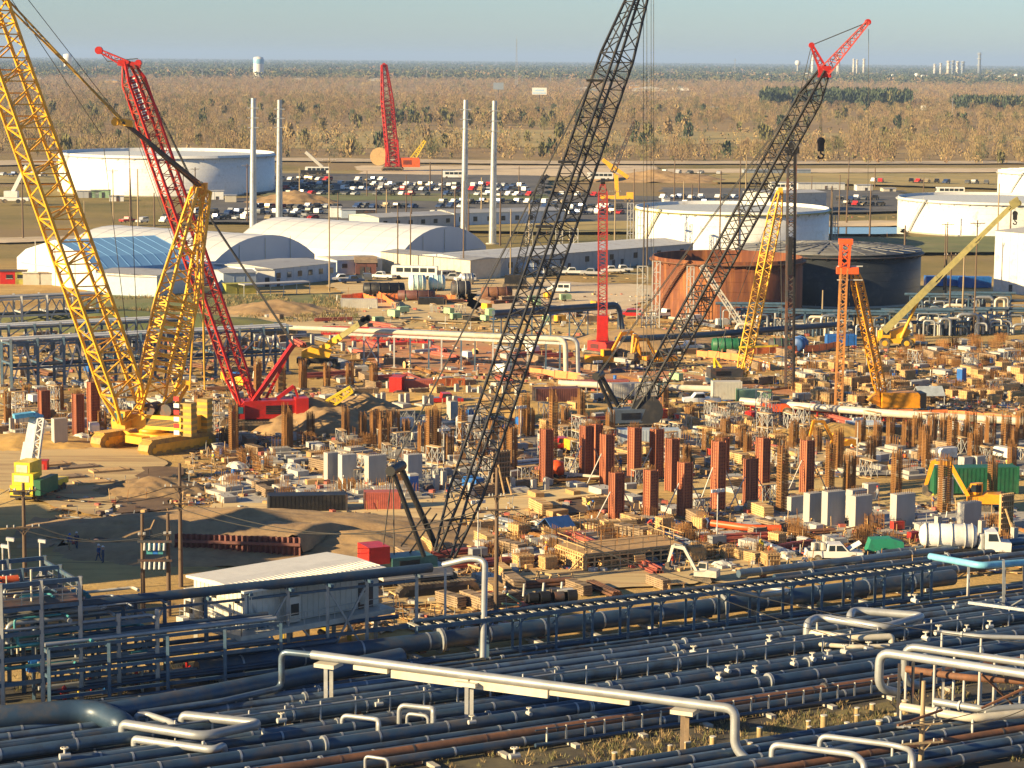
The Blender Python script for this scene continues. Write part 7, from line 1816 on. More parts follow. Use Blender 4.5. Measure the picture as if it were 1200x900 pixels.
WELD = parts('welding_machine', [('body', mat('welder red', (.5, .04, .03), .4), lambda mb: mb.bx(-.7, .7, -.4, .4, .25, 1.05)), ('panel', BLK, lambda mb: mb.bx(-.72, -.7, -.3, .3, .4, .9)), ('frame', DKST, lambda mb: (mb.bar((-.7, -.42, 1.2), (.7, -.42, 1.2), .05), mb.bar((-.7, .42, 1.2), (.7, .42, 1.2), .05), [mb.bar((x, y, 0), (x, y, 1.2), .05) for x in (-.68, .68) for y in (-.42, .42)]))])
CONE = parts('traffic_cone', [('cone', ORNG, lambda mb: mb.lathe([(.18, .04), (.03, .7), (.01, .7)], 12)), ('base', BLK, lambda mb: mb.bx(-.22, .22, -.22, .22, 0, .04))])
IBC = parts('liquid_tote', [('bottle', WHD, lambda mb: mb.bx(-.5, .5, -.45, .45, .15, 1.1)), ('cage', STG, lambda mb: ([mb.bx(-.53, .53, s * .48 - .02, s * .48 + .02, z, z + .04) for s in (-1, 1) for z in (.2, .5, .8, 1.1)], [mb.bx(x - .02, x + .02, s * .49 - .02, s * .49 + .02, .1, 1.14) for s in (-1, 1) for x in (-.5, 0, .5)])), ('pallet', LUMD, lambda mb: mb.bx(-.55, .55, -.5, .5, 0, .12))])
HEAPS = {}
def heap(x, y, r, h, m, desc, sx=1.0):
    mb = MB(); n = 44; vs = []
    for j in range(n + 1):
        for i in range(n + 1):
            u, v = -1 + 2 * i / n, -1 + 2 * j / n
            d = math.hypot(u, v) + .18 * noise.noise((u * 2.2, v * 2.2, x * .1))
            z = h * max(0, 1 - d) ** .85 + (.12 * h * noise.noise((u * 6, v * 6, y)) + .14 * noise.noise((u * 19, v * 19, y))) * (d < 1)
            vs.append((u * r * sx, v * r, max(z, 0) - (.08 if d >= 1 else 0)))
    mb.add(vs, [(j * (n + 1) + i, j * (n + 1) + i + 1, (j + 1) * (n + 1) + i + 1, (j + 1) * (n + 1) + i) for j in range(n) for i in range(n)], 0, True)
    o = mb.build('dirt_heap', m); o.location = G(x, y, .1); tag(o, desc, 'dirt heap', 'heaps of sand and soil'); return o
heap(370, 500, 9, 4.2, SOIL, 'tan sand heap behind the red crane tail', 1.2); heap(425, 490, 7, 3.6, SOIL, 'brown heap beside the pale yellow jib machine', 1.3); heap(335, 489, 6, 2.2, SOIL, 'low heap under the red live mast')
heap(980, 513, 6, 2.2, SOILY, 'yellow sand heap beneath the orange rig', 1.8); heap(760, 404, 12, 3.2, SOIL, 'brown bank behind the yellow excavators', 1.8); heap(328, 366, 9, 2.6, SOIL, 'tan heap near the tyre pile', 1.5); heap(135, 380, 16, 3.0, GRSG, 'long green bank behind the yellow boom', 2.2)
heap(178, 575, 6, 1.8, SOIL, 'dark spoil heap at the ramp edge', 1.2); heap(300, 622, 10, 2.6, SOIL, 'tan spoil bank above the dark pit', 2.6); heap(420, 642, 7, 2.0, SOIL, 'tan spoil bank left of the red counterweight', 1.5); heap(240, 645, 8, 1.3, SOIL, 'low tan heap behind the switch house', 2.0)
heap(770, 212, 16, 5, SOIL, 'distant brown spoil heap beyond the car lot', 2.0); heap(345, 240, 12, 5, SOIL, 'distant spoil heap by the green box', 1.5); heap(30, 520, 8, 1.2, SOILY, 'low sand bank at the left edge', 1.4); heap(600, 480, 9, 1.3, SOILY, 'yellow spoil on the sand bed', 2.2); heap(505, 470, 8, 1.2, SOILY, 'yellow spoil among concrete stubs', 2.2)
def put(pr, x, y, rz, sc, desc, where, cat, grp):
    o = pr.place(G(x, y, .1), rz, sc); reg(o, desc, where, cat, grp); return o
# named big stores
for k, x, y, rz, sc, d in [('brown', 652, 475, 12, (1.15, 1, 1.05), 'dark brown container with open door behind rebar cages'), ('red', 466, 459, 80, (.55, .8, .95), 'small bright red container on the clay'), ('pink', 487, 458, 8, (.9, .8, .7), 'low pinkish container beside the red one'), ('pink', 448, 596, 6, (.7, .8, .8), 'pinkish steel box at the slab end'), ('black', 360, 598, 8, (1.5, 1.0, .75), 'long black skip before the pale slab'),
                           ('green', 1140, 577, 8, (1.75, 1, 1.25), 'long dark green container behind the yellow excavator'), ('white', 851, 468, 5, (.75, .8, 1.1), 'white and blue site cabin before the surface pipe'), ('lgreen', 883, 473, 4, (.85, .8, .85), 'pale green cabin left of the telehandler'), ('white', 421, 361, 2, (1.25, .9, .75), 'white box trailer with a dark logo on the clay bank'), ('pink', 706, 455, 6, (1.4, .8, .5), 'long pinkish steel tray on the clay'), ('blue', 985, 405, 4, (.9, .9, .8), 'blue container behind the orange rig'),
                           ('blue', 1108, 335, 3, (1.6, 1, .9), 'blue container standing below the open white tank'), ('blue', 1142, 337, 3, (1.2, 1, 1.0), 'blue machine cabin nearer the tall white hall'), ('grey', 150, 400, 5, (.8, .8, .7), 'grey box seen through the yellow boom'), ('white', 945, 392, 4, (1.0, .8, .9), 'pale cabin below the dark tank'), ('grey', 760, 520, 6, (1.4, .9, .8), 'grey machine deck among the red forms'), ('white', 742, 466, 10, (1.2, .7, .9), 'cream container below the surface pipe'), ('black', 322, 394, 3, (1.4, 1.5, .7), 'long dark tyre pile behind truss racks'), ('black', 505, 357, 0, (.9, .7, .6), 'small dark tray among green machines'),
                           ('white', 985, 398, 12, (.6, .8, .6), 'pale box at the orange lead'), ('grey', 1012, 511, 3, (.8, .9, .8), 'grey cabin below the orange rig'), ('black', 1030, 512, 3, (1.1, .9, .6), 'dark tray right of a grey cabin')]:
    o = CONT[k].place(G(x, y, .15), R(rz), sc); tag(o, d, 'container', 'containers and cabins')
# scattered stores by zone: (name of place, x0, y0, x1, y1, list of (proto, noun, how many))
CRATE = [(FBOX, 'tan timber footing form', 'footing form', 'timber footing forms')]
zones = [
    ('right of the orange rig', 935, 424, 1200, 474, [(FBOX, 'tan slatted footing form', 'footing form', 40), (CBLK, 'pale concrete block', 'concrete block', 22), (PSTK, 'plywood stack', 'plywood stack', 12), (SCF1, 'low scaffold bay', 'scaffold', 8), (LSTK, 'new lumber stack', 'lumber stack', 10), (CPAD, 'footing slab with starter bars', 'footing', 10), (BARB, 'blue drum', 'drum', 4), (RMAT, 'starter bar cage', 'starter cage', 16), (TOIL, 'blue site toilet', 'toilet', 2)]),
    ('below the dark tank', 1060, 400, 1200, 424, [(RMAT, 'starter bar cage', 'starter cage', 14), (CBLK, 'pale concrete block', 'concrete block', 7), (RBUN, 'rusty rebar bundle', 'rebar bundle', 5), (WSTK, 'weathered lumber stack', 'lumber stack', 4)]),
    ('between surface pipe and tall cages', 1000, 500, 1200, 560, [(CBLK, 'pale concrete block', 'concrete block', 12), (JOB, 'grey tool chest', 'tool chest', 6), (CPAD, 'footing slab with starter bars', 'footing', 14), (SCF1, 'low scaffold bay', 'scaffold', 9), (PSTK, 'plywood stack', 'plywood stack', 6), (WSTK, 'weathered lumber stack', 'lumber stack', 6), (GEN['white'], 'white towed generator', 'generator', 4), (TARP['dark'], 'dark sheeted heap', 'heap', 5), (IBC, 'caged white tote', 'liquid tote', 3)]),
    ('behind the red column forms', 640, 486, 1000, 545, [(SCF1, 'low scaffold bay', 'scaffold', 20), (SCAF, 'two storey scaffold', 'scaffold', 9), (LSTK, 'new lumber stack', 'lumber stack', 16), (PSTK, 'plywood stack', 'plywood stack', 12), (JOB, 'grey tool chest', 'tool chest', 9), (CPAD, 'footing slab with starter bars', 'footing', 14), (GEN['red'], 'red towed generator', 'generator', 2), (GEN['yellow'], 'yellow towed generator', 'generator', 2), (FBOX, 'tan slatted footing form', 'footing form', 8), (BEAM, 'primer red beam stack', 'beam stack', 5), (TARP['dark'], 'dark sheeted heap', 'heap', 6), (IBC, 'caged white tote', 'liquid tote', 5), (WELD, 'red welding machine', 'welding machine', 3)]),
    ('between the red forms and piers', 620, 550, 940, 606, [(CBLK, 'pale concrete block', 'concrete block', 8), (PSTK, 'plywood stack', 'plywood stack', 7), (LSTK, 'new lumber stack', 'lumber stack', 6), (SCF1, 'low scaffold bay', 'scaffold', 5), (JOB, 'grey tool chest', 'tool chest', 4), (RBUN, 'rusty rebar bundle', 'rebar bundle', 5)]),
    ('in front of the red forms', 560, 612, 960, 668, [(FBOX, 'tan slatted footing form', 'footing form', 13), (RMAT, 'starter bar cage', 'starter cage', 14), (LSTK, 'new lumber stack', 'lumber stack', 11), (WSTK, 'weathered lumber stack', 'lumber stack', 7), (CBLK, 'pale concrete block', 'concrete block', 9), (SAW, 'timber sawhorse', 'sawhorse', 8), (PSTA, 'bright pipe stack', 'pipe stack', 4), (PSTR, 'rusty pipe stack', 'pipe stack', 4), (BEAM, 'primer red beam stack', 'beam stack', 6), (TARP['pale'], 'pale sheeted heap', 'heap', 7), (JOB, 'grey tool chest', 'tool chest', 4), (RBUN, 'rusty rebar bundle', 'rebar bundle', 7), (CPAD, 'footing slab with starter bars', 'footing', 5)]),
    ('at the foot of the piers', 900, 612, 1190, 640, [(RMAT, 'starter bar cage', 'starter cage', 12), (CBLK, 'pale concrete block', 'concrete block', 5), (WELD, 'red welding machine', 'welding machine', 2), (RBUN, 'rusty rebar bundle', 'rebar bundle', 4), (SAW, 'timber sawhorse', 'sawhorse', 3)]),
    ('on and around the pale slab', 250, 512, 470, 590, [(CPAD, 'footing slab with starter bars', 'footing', 16), (RMAT, 'starter bar cage', 'starter cage', 12), (CBLK, 'pale concrete block', 'concrete block', 10), (JOB, 'grey tool chest', 'tool chest', 4), (SCF1, 'low scaffold bay', 'scaffold', 6), (WSTK, 'weathered lumber stack', 'lumber stack', 6), (PSTK, 'plywood stack', 'plywood stack', 4), (BARB, 'blue drum', 'drum', 3), (TARP['pale'], 'pale sheeted heap', 'heap', 5)]),
    ('between pale slab and red forms', 470, 490, 640, 585, [(SCF1, 'low scaffold bay', 'scaffold', 14), (SCAF, 'two storey scaffold', 'scaffold', 4), (CPAD, 'footing slab with starter bars', 'footing', 8), (JOB, 'grey tool chest', 'tool chest', 8), (GEN['white'], 'white towed generator', 'generator', 3), (GEN['blue'], 'blue towed generator', 'generator', 2), (PSTA, 'bright pipe stack', 'pipe stack', 4), (TARP['dark'], 'dark sheeted heap', 'heap', 8), (CBLK, 'pale concrete block', 'concrete block', 8), (PSTK, 'plywood stack', 'plywood stack', 7), (IBC, 'caged white tote', 'liquid tote', 4), (WSTK, 'weathered lumber stack', 'lumber stack', 6), (TOIL, 'blue site toilet', 'toilet', 2)]),
    ('behind the red crane body', 250, 462, 430, 486, [(WSTK, 'weathered lumber stack', 'lumber stack', 5), (CBLK, 'pale concrete block', 'concrete block', 5), (TARP['pale'], 'pale sheeted heap', 'heap', 4), (JOB, 'grey tool chest', 'tool chest', 4)]),
    ('around the yellow crane tracks', 0, 470, 260, 520, [(SCAF, 'two storey scaffold', 'scaffold', 6), (CBLK, 'pale concrete block', 'concrete block', 8), (TARP['pale'], 'pale sheeted heap', 'heap', 5), (GEN['white'], 'white towed generator', 'generator', 3), (WSTK, 'weathered lumber stack', 'lumber stack', 6), (PSTK, 'plywood stack', 'plywood stack', 5), (CPAD, 'footing slab with starter bars', 'footing', 7), (JOB, 'grey tool chest', 'tool chest', 4)]),
    ('along the reddish clay strip', 380, 408, 690, 450, [(RBUN, 'rusty rebar bundle', 'rebar bundle', 6), (BEAM, 'primer red beam stack', 'beam stack', 9), (PSTA, 'bright pipe stack', 'pipe stack', 7), (PSTR, 'rusty pipe stack', 'pipe stack', 6), (CBLK, 'pale concrete block', 'concrete block', 12), (TARP['dark'], 'dark sheeted heap', 'heap', 6), (WSTK, 'weathered lumber stack', 'lumber stack', 6), (GEN['white'], 'white towed generator', 'generator', 3), (REEL, 'wooden cable reel', 'reel', 3)]),
    ('in the yard below the warehouse', 440, 348, 700, 380, [(GEN['green'], 'pale green engine set', 'generator', 14), (GEN['yellow'], 'yellow towed generator', 'generator', 4), (SKIP['black'], 'black skip', 'skip', 3), (PSTR, 'rusty pipe stack', 'pipe stack', 5), (WSTK, 'weathered lumber stack', 'lumber stack', 6), (SCF1, 'low scaffold bay', 'scaffold', 4)]),
    ('on the bare yard by truss racks', 300, 372, 470, 412, [(BEAM, 'primer red beam stack', 'beam stack', 6), (CBLK, 'pale concrete block', 'concrete block', 8), (PSTA, 'bright pipe stack', 'pipe stack', 3), (WSTK, 'weathered lumber stack', 'lumber stack', 5)]),
    ('under the two truss racks', 0, 392, 290, 460, [(WSTK, 'weathered lumber stack', 'lumber stack', 8), (TARP['pale'], 'pale sheeted heap', 'heap', 8), (CBLK, 'pale concrete block', 'concrete block', 10), (GEN['yellow'], 'yellow towed generator', 'generator', 3), (GEN['blue'], 'blue towed generator', 'generator', 2), (TARP['dark'], 'dark sheeted heap', 'heap', 8), (PSTR, 'rusty pipe stack', 'pipe stack', 5), (PSTA, 'bright pipe stack', 'pipe stack', 4)]),
    ('around the yellow excavators', 690, 402, 930, 476, [(RBUN, 'rusty rebar bundle', 'rebar bundle', 6), (WSTK, 'weathered lumber stack', 'lumber stack', 8), (GEN['green'], 'pale green engine set', 'generator', 3), (PSTK, 'plywood stack', 'plywood stack', 6), (CBLK, 'pale concrete block', 'concrete block', 7), (TARP['dark'], 'dark sheeted heap', 'heap', 7), (JOB, 'grey tool chest', 'tool chest', 6), (BARB, 'blue drum', 'drum', 3)]),
    ('on the sand bed', 420, 446, 680, 486, [(WSTK, 'weathered lumber stack', 'lumber stack', 5), (FBOX, 'tan slatted footing form', 'footing form', 6), (CBLK, 'pale concrete block', 'concrete block', 9), (TARP['dark'], 'dark sheeted heap', 'heap', 4), (CPAD, 'footing slab with starter bars', 'footing', 4)]),
    ('beside the near black crane', 400, 640, 600, 716, [(WSTK, 'weathered lumber stack', 'lumber stack', 5), (LSTK, 'new lumber stack', 'lumber stack', 6), (BEAM, 'primer red beam stack', 'beam stack', 4), (SAW, 'timber sawhorse', 'sawhorse', 6), (CBLK, 'pale concrete block', 'concrete block', 3)]),
    ('on the track behind the cable rack', 600, 668, 860, 700, [(WSTK, 'weathered lumber stack', 'lumber stack', 3), (SAW, 'timber sawhorse', 'sawhorse', 3), (PSTR, 'rusty pipe stack', 'pipe stack', 2)]),
    ('around the rusty tank', 740, 378, 1010, 400, [(GEN['white'], 'white towed generator', 'generator', 3), (PSTA, 'bright pipe stack', 'pipe stack', 4), (WSTK, 'weathered lumber stack', 'lumber stack', 5), (SCAF, 'two storey scaffold', 'scaffold', 5)]),
]
grp = {'footing form': 'timber footing forms', 'concrete block': 'pale concrete blocks', 'plywood stack': 'plywood stacks', 'scaffold': 'scaffold bays', 'lumber stack': 'lumber stacks', 'footing': 'footing slabs', 'drum': 'blue drums', 'starter cage': 'starter bar cages', 'toilet': 'blue site toilets', 'rebar bundle': 'rebar bundles', 'tool chest': 'grey tool chests', 'generator': 'towed generators', 'heap': 'sheeted heaps', 'liquid tote': 'caged totes', 'beam stack': 'steel beam stacks', 'welding machine': 'red welding machines', 'sawhorse': 'timber sawhorses', 'pipe stack': 'pipe stacks', 'reel': 'cable reels', 'skip': 'skips'}
random.seed(77)
taken = [G(x, y) for x, y in ((500, 692), (300, 503), (180, 524), (738, 506), (1048, 486), (856, 450), (30, 588), (984, 528), (1146, 598), (824, 681), (978, 652), (1125, 645), (985, 506), (908, 486))]
for where, x0, y0, x1, y1, items in zones:
    for pr, d, cat, n in items:
        for _ in range(n):
            for t in range(14):
                x, y = random.uniform(x0, x1), y0 + (y1 - y0) * random.random() ** .85
                p = G(x, y)
                if all((p - q).length > (2.1 if i > 13 else 5.5) for i, q in enumerate(taken)): break
            taken.append(p)
            s = random.uniform(.78, 1.12)
            put(pr, x, y, GA + R(random.choice([0, 90, 90, 180, 270]) + random.uniform(-14, 14)), s if cat not in ('footing form', 'concrete block') else (s, s * random.uniform(.8, 1.1), s * random.uniform(.7, 1.05)), d, where, cat, grp[cat])
o = TENTP.place(G(652, 628, .1), R(35), 1.0); tag(o, 'blue pitched work tent before the mud patch', 'tent'); 
o = TENTP.place(G(1088, 474, .1), R(8), 1.3); recolor(CH[o.name][0], mat('pale grey tarpaulin', (.38, .42, .45), .5)); tag(o, 'pale grey pitched work shelter right of the orange rig', 'tent')
for x, y, d in ((423, 617, 'crumpled bright blue tarp on the haul road edge'), (428, 620, 'second crumpled blue tarp lying on bare sand')): o = TARP['blue'].place(G(x, y, .1), R(20), (1, .8, .55)); tag(o, d, 'tarp')
for x, y in ((520, 560), (1004, 545), (700, 470), (560, 655), (840, 640), (610, 530)): put(LTWR, x, y, GA, 1, 'towed lighting mast', 'among the site stores', 'light tower', 'towed lighting masts')
# ------------------------------------------------------------------ steel racks and pipes on the site
def truss_rack(p, n, bay, dep, ht, m, desc, top=True, mp=STG):
    e = empty('truss_rack', p)
    q = lambda i, w_, z: p + U * (i * bay) - W * w_ + V((0, 0, z))
    for i in range(n + 1):
        for w_ in (0, dep):
            mb = MB(); mb.bar(q(i, w_, 0), q(i, w_, ht + .5), .42, .42); c_ = mb.build('column', m, e)
            mb = MB(); mb.ob(q(i, w_, .2), U * .45, W * .45, (0, 0, .25)); mb.build('footing', CONC, c_)
        mb = MB(); mb.bar(q(i, 0, ht - .3), q(i, dep, ht - .3), .26, .4); mb.bar(q(i, 0, ht * .55), q(i, dep, ht * .55), .22, .3); mb.build('cross_beam', m, e)
    for w_ in (0, dep):
        for z in (ht - .1, ht * .45):
            mb = MB(); mb.bar(q(0, w_, z), q(n, w_, z), .24, .36); mb.build('long_beam', m, e)
        mb = MB()
        for i in range(n):
            if i % 2 == 0:
                mb.bar(q(i, w_, .6), q(i + .5, w_, ht * .9), .2); mb.bar(q(i + 1, w_, .6), q(i + .5, w_, ht * .9), .2)
            else: mb.bar(q(i, w_, ht * .45), q(i + 1, w_, ht - .2), .18)
        mb.build('bracing', mp, e)
    if top:
        for w_ in (.8, 1.7, 2.6, 3.6): mb = MB(); mb.tube(q(-.3, w_, ht + .25), q(n + .3, w_, ht + .25), random.choice([.16, .22, .28]), 10); mb.build('pipe', random.choice([WHD, PIPE, WHT]), e)
        for w_ in (1.2, 3.0): mb = MB(); mb.tube(q(0, w_, ht * .45 + .3), q(n, w_, ht * .45 + .3), .2, 8); mb.build('pipe', PIPB, e)
    tag(e, desc, 'pipe rack', 'steel truss racks')
truss_rack(G(14, 458), 11, 4.25, 5, 7.6, STL, 'long blue steel truss rack behind the yellow crane')
truss_rack(G(-20, 424), 8, 4.6, 5, 5.6, STL, 'low blue truss rack just behind the longer one', True)
truss_rack(G(-4, 388), 4, 5.0, 5, 6.0, STG, 'pale grey truss rack before the nearest tent', True, STG)
e = empty('pipe_stand', G(444, 432))
f0, f1 = G(405, 430), G(662, 442)
for px in (427, 444, 463, 482, 504, 519, 542, 558, 579, 600, 619, 640, 656):
    t = (px - 405) / 257; q = f0.lerp(f1, t)
    mb = MB(); mb.bar(q, q + V((0, 0, 5.8)), .26); c_ = mb.build('post', STG if px % 2 else STL, e)
    mb = MB(); mb.ob(q + V((0, 0, .2)), (.4, 0, 0), (0, .4, 0), (0, 0, .2)); mb.build('footing', CONC, c_)
mb = MB(); mb.bar(f0 + V((0, 0, 5.6)), f1 + V((0, 0, 5.6)), .3, .4); mb.bar(f0.lerp(f1, .08) + V((0, .4, .5)), f0.lerp(f1, .16) + V((0, .4, 5.4)), .16); mb.bar(f0.lerp(f1, .16) + V((0, .4, .5)), f0.lerp(f1, .08) + V((0, .4, 5.4)), .16); mb.build('beam', STG, e)
tag(e, 'row of slim posts carrying a pale pipe across the clay', 'pipe rack', 'site pipe supports')
fz = V((0, 0, 6.3))
raised('site_pipe', [f0 - V((14, -4, 0)) + fz, f0 + fz, f1 + fz, f1 + V((.2, 0, .3))], .42, PIPW, 'pale pipe on slim posts dropping to the ground', fil=1.3)
raised('site_pipe', [f0 + V((4, 1, 0)) + fz, f1 + V((2.0, .6, 0)) + fz, f1 + V((2.2, .6, .3))], .38, GALV, 'second pipe drop right beside the pale one', fil=1.3)
e = empty('pipe_stand', G(640, 402)); g0, g1 = G(578, 410), G(724, 398)
for t in (0, .06, .12, .3, .45, .6, .75, .9, 1): q = g0.lerp(g1, t); mb = MB(); mb.bar(q, q + V((0, 0, 6.2)), .26); mb.build('post', STL, e)
mb = MB(); mb.bar(g0 + V((0, 0, 6)), g1 + V((0, 0, 6)), .3, .4)
for a_, b_ in ((.3, .45), (.6, .75)): mb.bar(g0.lerp(g1, a_), g0.lerp(g1, b_) + V((0, 0, 5.8)), .16); mb.bar(g0.lerp(g1, b_), g0.lerp(g1, a_) + V((0, 0, 5.8)), .16)
mb.build('beam', STL, e); tag(e, 'dark posts and braces below a dull pipe in the yard', 'pipe rack', 'site pipe supports')
raised('site_pipe', [g0 + V((0, 0, 6.7)), g1 + V((0, 0, 6.7)), g1 + V((1, 0, 1))], .5, PIPB, 'dull grey pipe over dark posts in the yard', fil=1.4)
raised('site_pipe', [G(722, 398, 3.2), G(830, 392, 3.2), G(905, 386, 3.2), G(985, 380, 3.2)], .55, PIPB, 'dull blue grey pipe before the rusty tank', legs=[(G(x, y, 3.2), 2.8) for x, y in ((740, 397), (775, 395), (815, 393), (850, 390), (880, 388))])
raised('surface_pipe', [G(655, 449, 1.3), G(740, 453, 1.3), G(845, 456, 1.3)], .5, PIPW, 'long pale pipe lying on the red clay', legs=[(G(x, 450 + (x - 655) * .04, 1.3), .9) for x in range(665, 840, 22)])
raised('surface_pipe', [G(868, 470, 1.6), G(1035, 484, 1.6), G(1215, 495, 1.6)], .55, PIPW, 'long pale pipe passing behind the orange rig', legs=[(G(x, 470 + (x - 868) * .075, 1.6), 1.1) for x in range(880, 1210, 26)], lm=R_CR)
raised('surface_pipe', [G(870, 474, .7), G(1040, 488, .7), G(1215, 499, .7)], .3, R_CR, 'red pipe low in front of the long pale pipe')
raised('surface_pipe', [G(565, 662, .5), G(700, 645, .5), G(800, 636, .5)], .32, mat('maroon pipe coating', (.12, .025, .025), .5), 'maroon pipe lying across the store ground')
raised('surface_pipe', [G(834, 613, 1.0), G(880, 619, 1.0), G(915, 619, 1.0)], .38, R_OR, 'orange red pipe lying below the red forms', legs=[(G(840, 614, 1), .6), (G(905, 619, 1), .6)])
raised('surface_pipe', [G(638, 625, .6), G(688, 626, .6)], .3, R_OR, 'short orange pipe behind the blue tent')
for x, y, d in ((390, 392, 'red lattice boom section lying in the tan yard'), (425, 400, 'second red boom section lying nearer the clay')):
    p = G(x, y, .2); e = empty('boom_section', p); mb = MB(); mb.lattice(p + V((-2, 0, .8)), p + V((13, -2, .8)), 1.3, 1.3, 1.3, 1.3, 12, .1, .06, X1 * 0 + V((0, 1, 0))); mb.build('chords', R_CR, e); tag(e, d, 'boom section')
for x, y, w_, m, d in ((385, 388, 30, WHD, 'pale steel plate stack in the tan yard'), (410, 393, 26, STG, 'grey steel plate stack in the tan yard')):
    p = G(x, y, .15); e = empty('plate_stack', p); mb = MB(at=p)
    for k in range(4): mb.bx(0, w_ * .4, -1.2 + k * .1, 1.2, .15 + k * .16, .27 + k * .16)
    mb.build('plates', m, e); mb = MB(at=p)
    for k in range(4): mb.bx(k * w_ * .12, k * w_ * .12 + .2, -1.2, 1.2, 0, .15)
    mb.build('bearers', LUMD, e); tag(e, d, 'plate stack')
# manifold of grey pipes below the dark tank
random.seed(8)
for x, y, n, d in ((905, 392, 10, 'grey pipe manifold beside the black lead'), (955, 393, 14, 'grey pipe manifold below the dark tank'), (1005, 394, 12, 'grey pipe manifold behind the orange lead'), (1075, 392, 16, 'grey pipe manifold right of the wheeled crane'), (1120, 391, 18, 'crowded pipe manifold below the blue containers'), (1168, 390, 18, 'crowded pipe manifold below the tall white hall'), (1100, 372, 14, 'dim pipe manifold behind the crowded ones'), (1150, 370, 14, 'dim pipe manifold by the white hall foot'), (880, 384, 9, 'small pipe manifold before the rusty tank')):
    p = G(x, y, .15); e = empty('pipe_manifold', p)
    for k in range(n):
        a_ = V((random.uniform(-6, 6), random.uniform(-3, 3), 0)); h = random.uniform(1.5, 4.2); b_ = a_ + V((random.choice([-3, 3, 4, -4, 2]), random.uniform(-1, 1), 0)); r_ = random.choice([.14, .2, .28, .35])
        mb = MB(at=p); mb.pipe([a_, a_ + V((0, 0, h)), b_ + V((0, 0, h)), b_ + V((0, 0, random.choice([0, h * .4])))], r_, 8); mb.build('pipe', random.choice([PIPE, PIPB, PIPB, PIPB, GALV, PIPW]), e)
    for k in range(4):
        a_ = V((-6 + k * 4, 0, 0)); mb = MB(at=p); mb.bar(a_, a_ + V((0, 0, 4.4)), .24); mb.build('post', STL, e)
    mb = MB(at=p); mb.bar((-6, 0, 4.3), (6, 0, 4.3), .24, .3); mb.tube((-7, .5, 4.7), (7, .5, 4.7), .3, 10); mb.build('beam', STL, e)
    tag(e, d, 'pipe manifold', 'pipe manifolds')
def tower(x, y0, y1, wd, desc, m=STG):
    p, h, k = size(x, y0, y1); e = empty('scaffold_tower', p); mb = MB(at=p); ml = MB(at=p)
    n = max(3, int(h / 2)); W2 = wd * k / 2
    for sx in np.linspace(-W2, W2, 3):
        for sy in (-.7, .7): mb.bar((sx, sy, 0), (sx, sy, h), .12)
    for i in range(n):
        z = h * (i + 1) / n
        for sy in (-.7, .7): mb.bar((-W2, sy, z), (W2, sy, z), .09); mb.bar((-W2 if i % 2 else W2, sy, z - h / n), (W2 if i % 2 else -W2, sy, z), .07)
        if i % 2: ml.bx(-W2, W2, -.6, .6, z, z + .06)
    mb.build('frame', m, e); ml.build('planks', LUM, e); tag(e, desc, 'scaffold', 'tall scaffold towers')
for a in ((752, 312, 380, 12, 'tall scaffold at the left side of the rusty tank'), (768, 306, 384, 9, 'tall scaffold against the rusty tank wall'), (808, 312, 384, 8, 'scaffold below the tall black boom on the rusty tank'), (738, 238, 300, 7, 'scaffold tower left of the white tank'), (750, 246, 302, 7, 'scaffold tower touching the white tank'), (978, 252, 292, 6, 'scaffold tower right of the white tank'), (620, 262, 290, 8, 'scaffold behind the black boom'), (655, 262, 296, 8, 'scaffold before the car lot'), (672, 268, 300, 10, 'scaffold beside the red lattice boom')): tower(*a)
e = empty('conveyor', G(845, 392)); mb = MB(); mb.lattice(D(822, 312, G(845, 392).y), D(872, 386, G(845, 392).y - 2), 1.1, .9, 1.1, .9, 18, .13, .06, V((0, 1, 0))); mb.build('frame', WHD, e)
mb = MB(); mb.bar(D(822, 311, G(845, 392).y), D(872, 385, G(845, 392).y - 2), .9, .12); mb.build('belt', STG, e); tag(e, 'pale lattice ramp leaning on the rusty tank', 'conveyor')
# timber grid forms
for x, y0, y1, wpx, m, d in ((586, 528, 578, 24, LUMD, 'dark grid backed wall form beside the black boom'), (1177, 578, 634, 20, LUM, 'tall tan grid backed form behind the white tanker truck'), (1171, 576, 590, 6, LUM, 'small tan timber frame on top of the tall form')):
    p, h, k = size(x, y0, y1); e = empty('wall_form', p); w2 = wpx * k / 2; r_ = R(35)
    mb = MB(r_, p); mb.bx(-w2, w2, -.1, .1, 0, h); mb.build('panel', PLY if m is LUM else LUMD, e)
    mb = MB(r_, p)
    for q in np.linspace(-w2, w2, 7): mb.bx(q - .06, q + .06, -.28, -.11, 0, h)
    mb.build('studs', m, e); mb = MB(r_, p)
    for q in np.linspace(.2, h - .2, max(3, int(h / .55))): mb.bx(-w2, w2, -.42, -.29, q - .06, q + .06)
    mb.build('walers', m, e)
    mb = MB(r_, p); mb.bar((-w2 * .5, -.4, h * .7), (-w2 * .5 - 1, -3.4, 0), .14); mb.bar((w2 * .5, -.4, h * .4), (w2 * .5 - .5, -2.4, 0), .14); mb.build('prop', LUM, e); tag(e, d, 'wall form')
p = G(745, 664, .1); e = empty('formwork_deck', p)
Q = lambda u, w_, z: p + U * u - W * w_ + V((0, 0, z))
mb = MB(); mb.ob(Q(0, 3, 1.7), U * 6, W * 3, (0, 0, .12)); mb.build('deck', PLY, e)
mb = MB()
for u in np.linspace(-6, 6, 13): mb.ob(Q(u, -.05, .85), U * .09, W * .05, (0, 0, .85)); mb.ob(Q(-6.05, (u + 6) / 2, .85), U * .05, W * .09, (0, 0, .85))
for z in (.4, 1.0, 1.5): mb.ob(Q(0, -.15, z), U * 6.1, W * .05, (0, 0, .07)); mb.ob(Q(-6.15, 3, z), U * .05, W * 3.1, (0, 0, .07))
mb.build('studs', LUM, e)
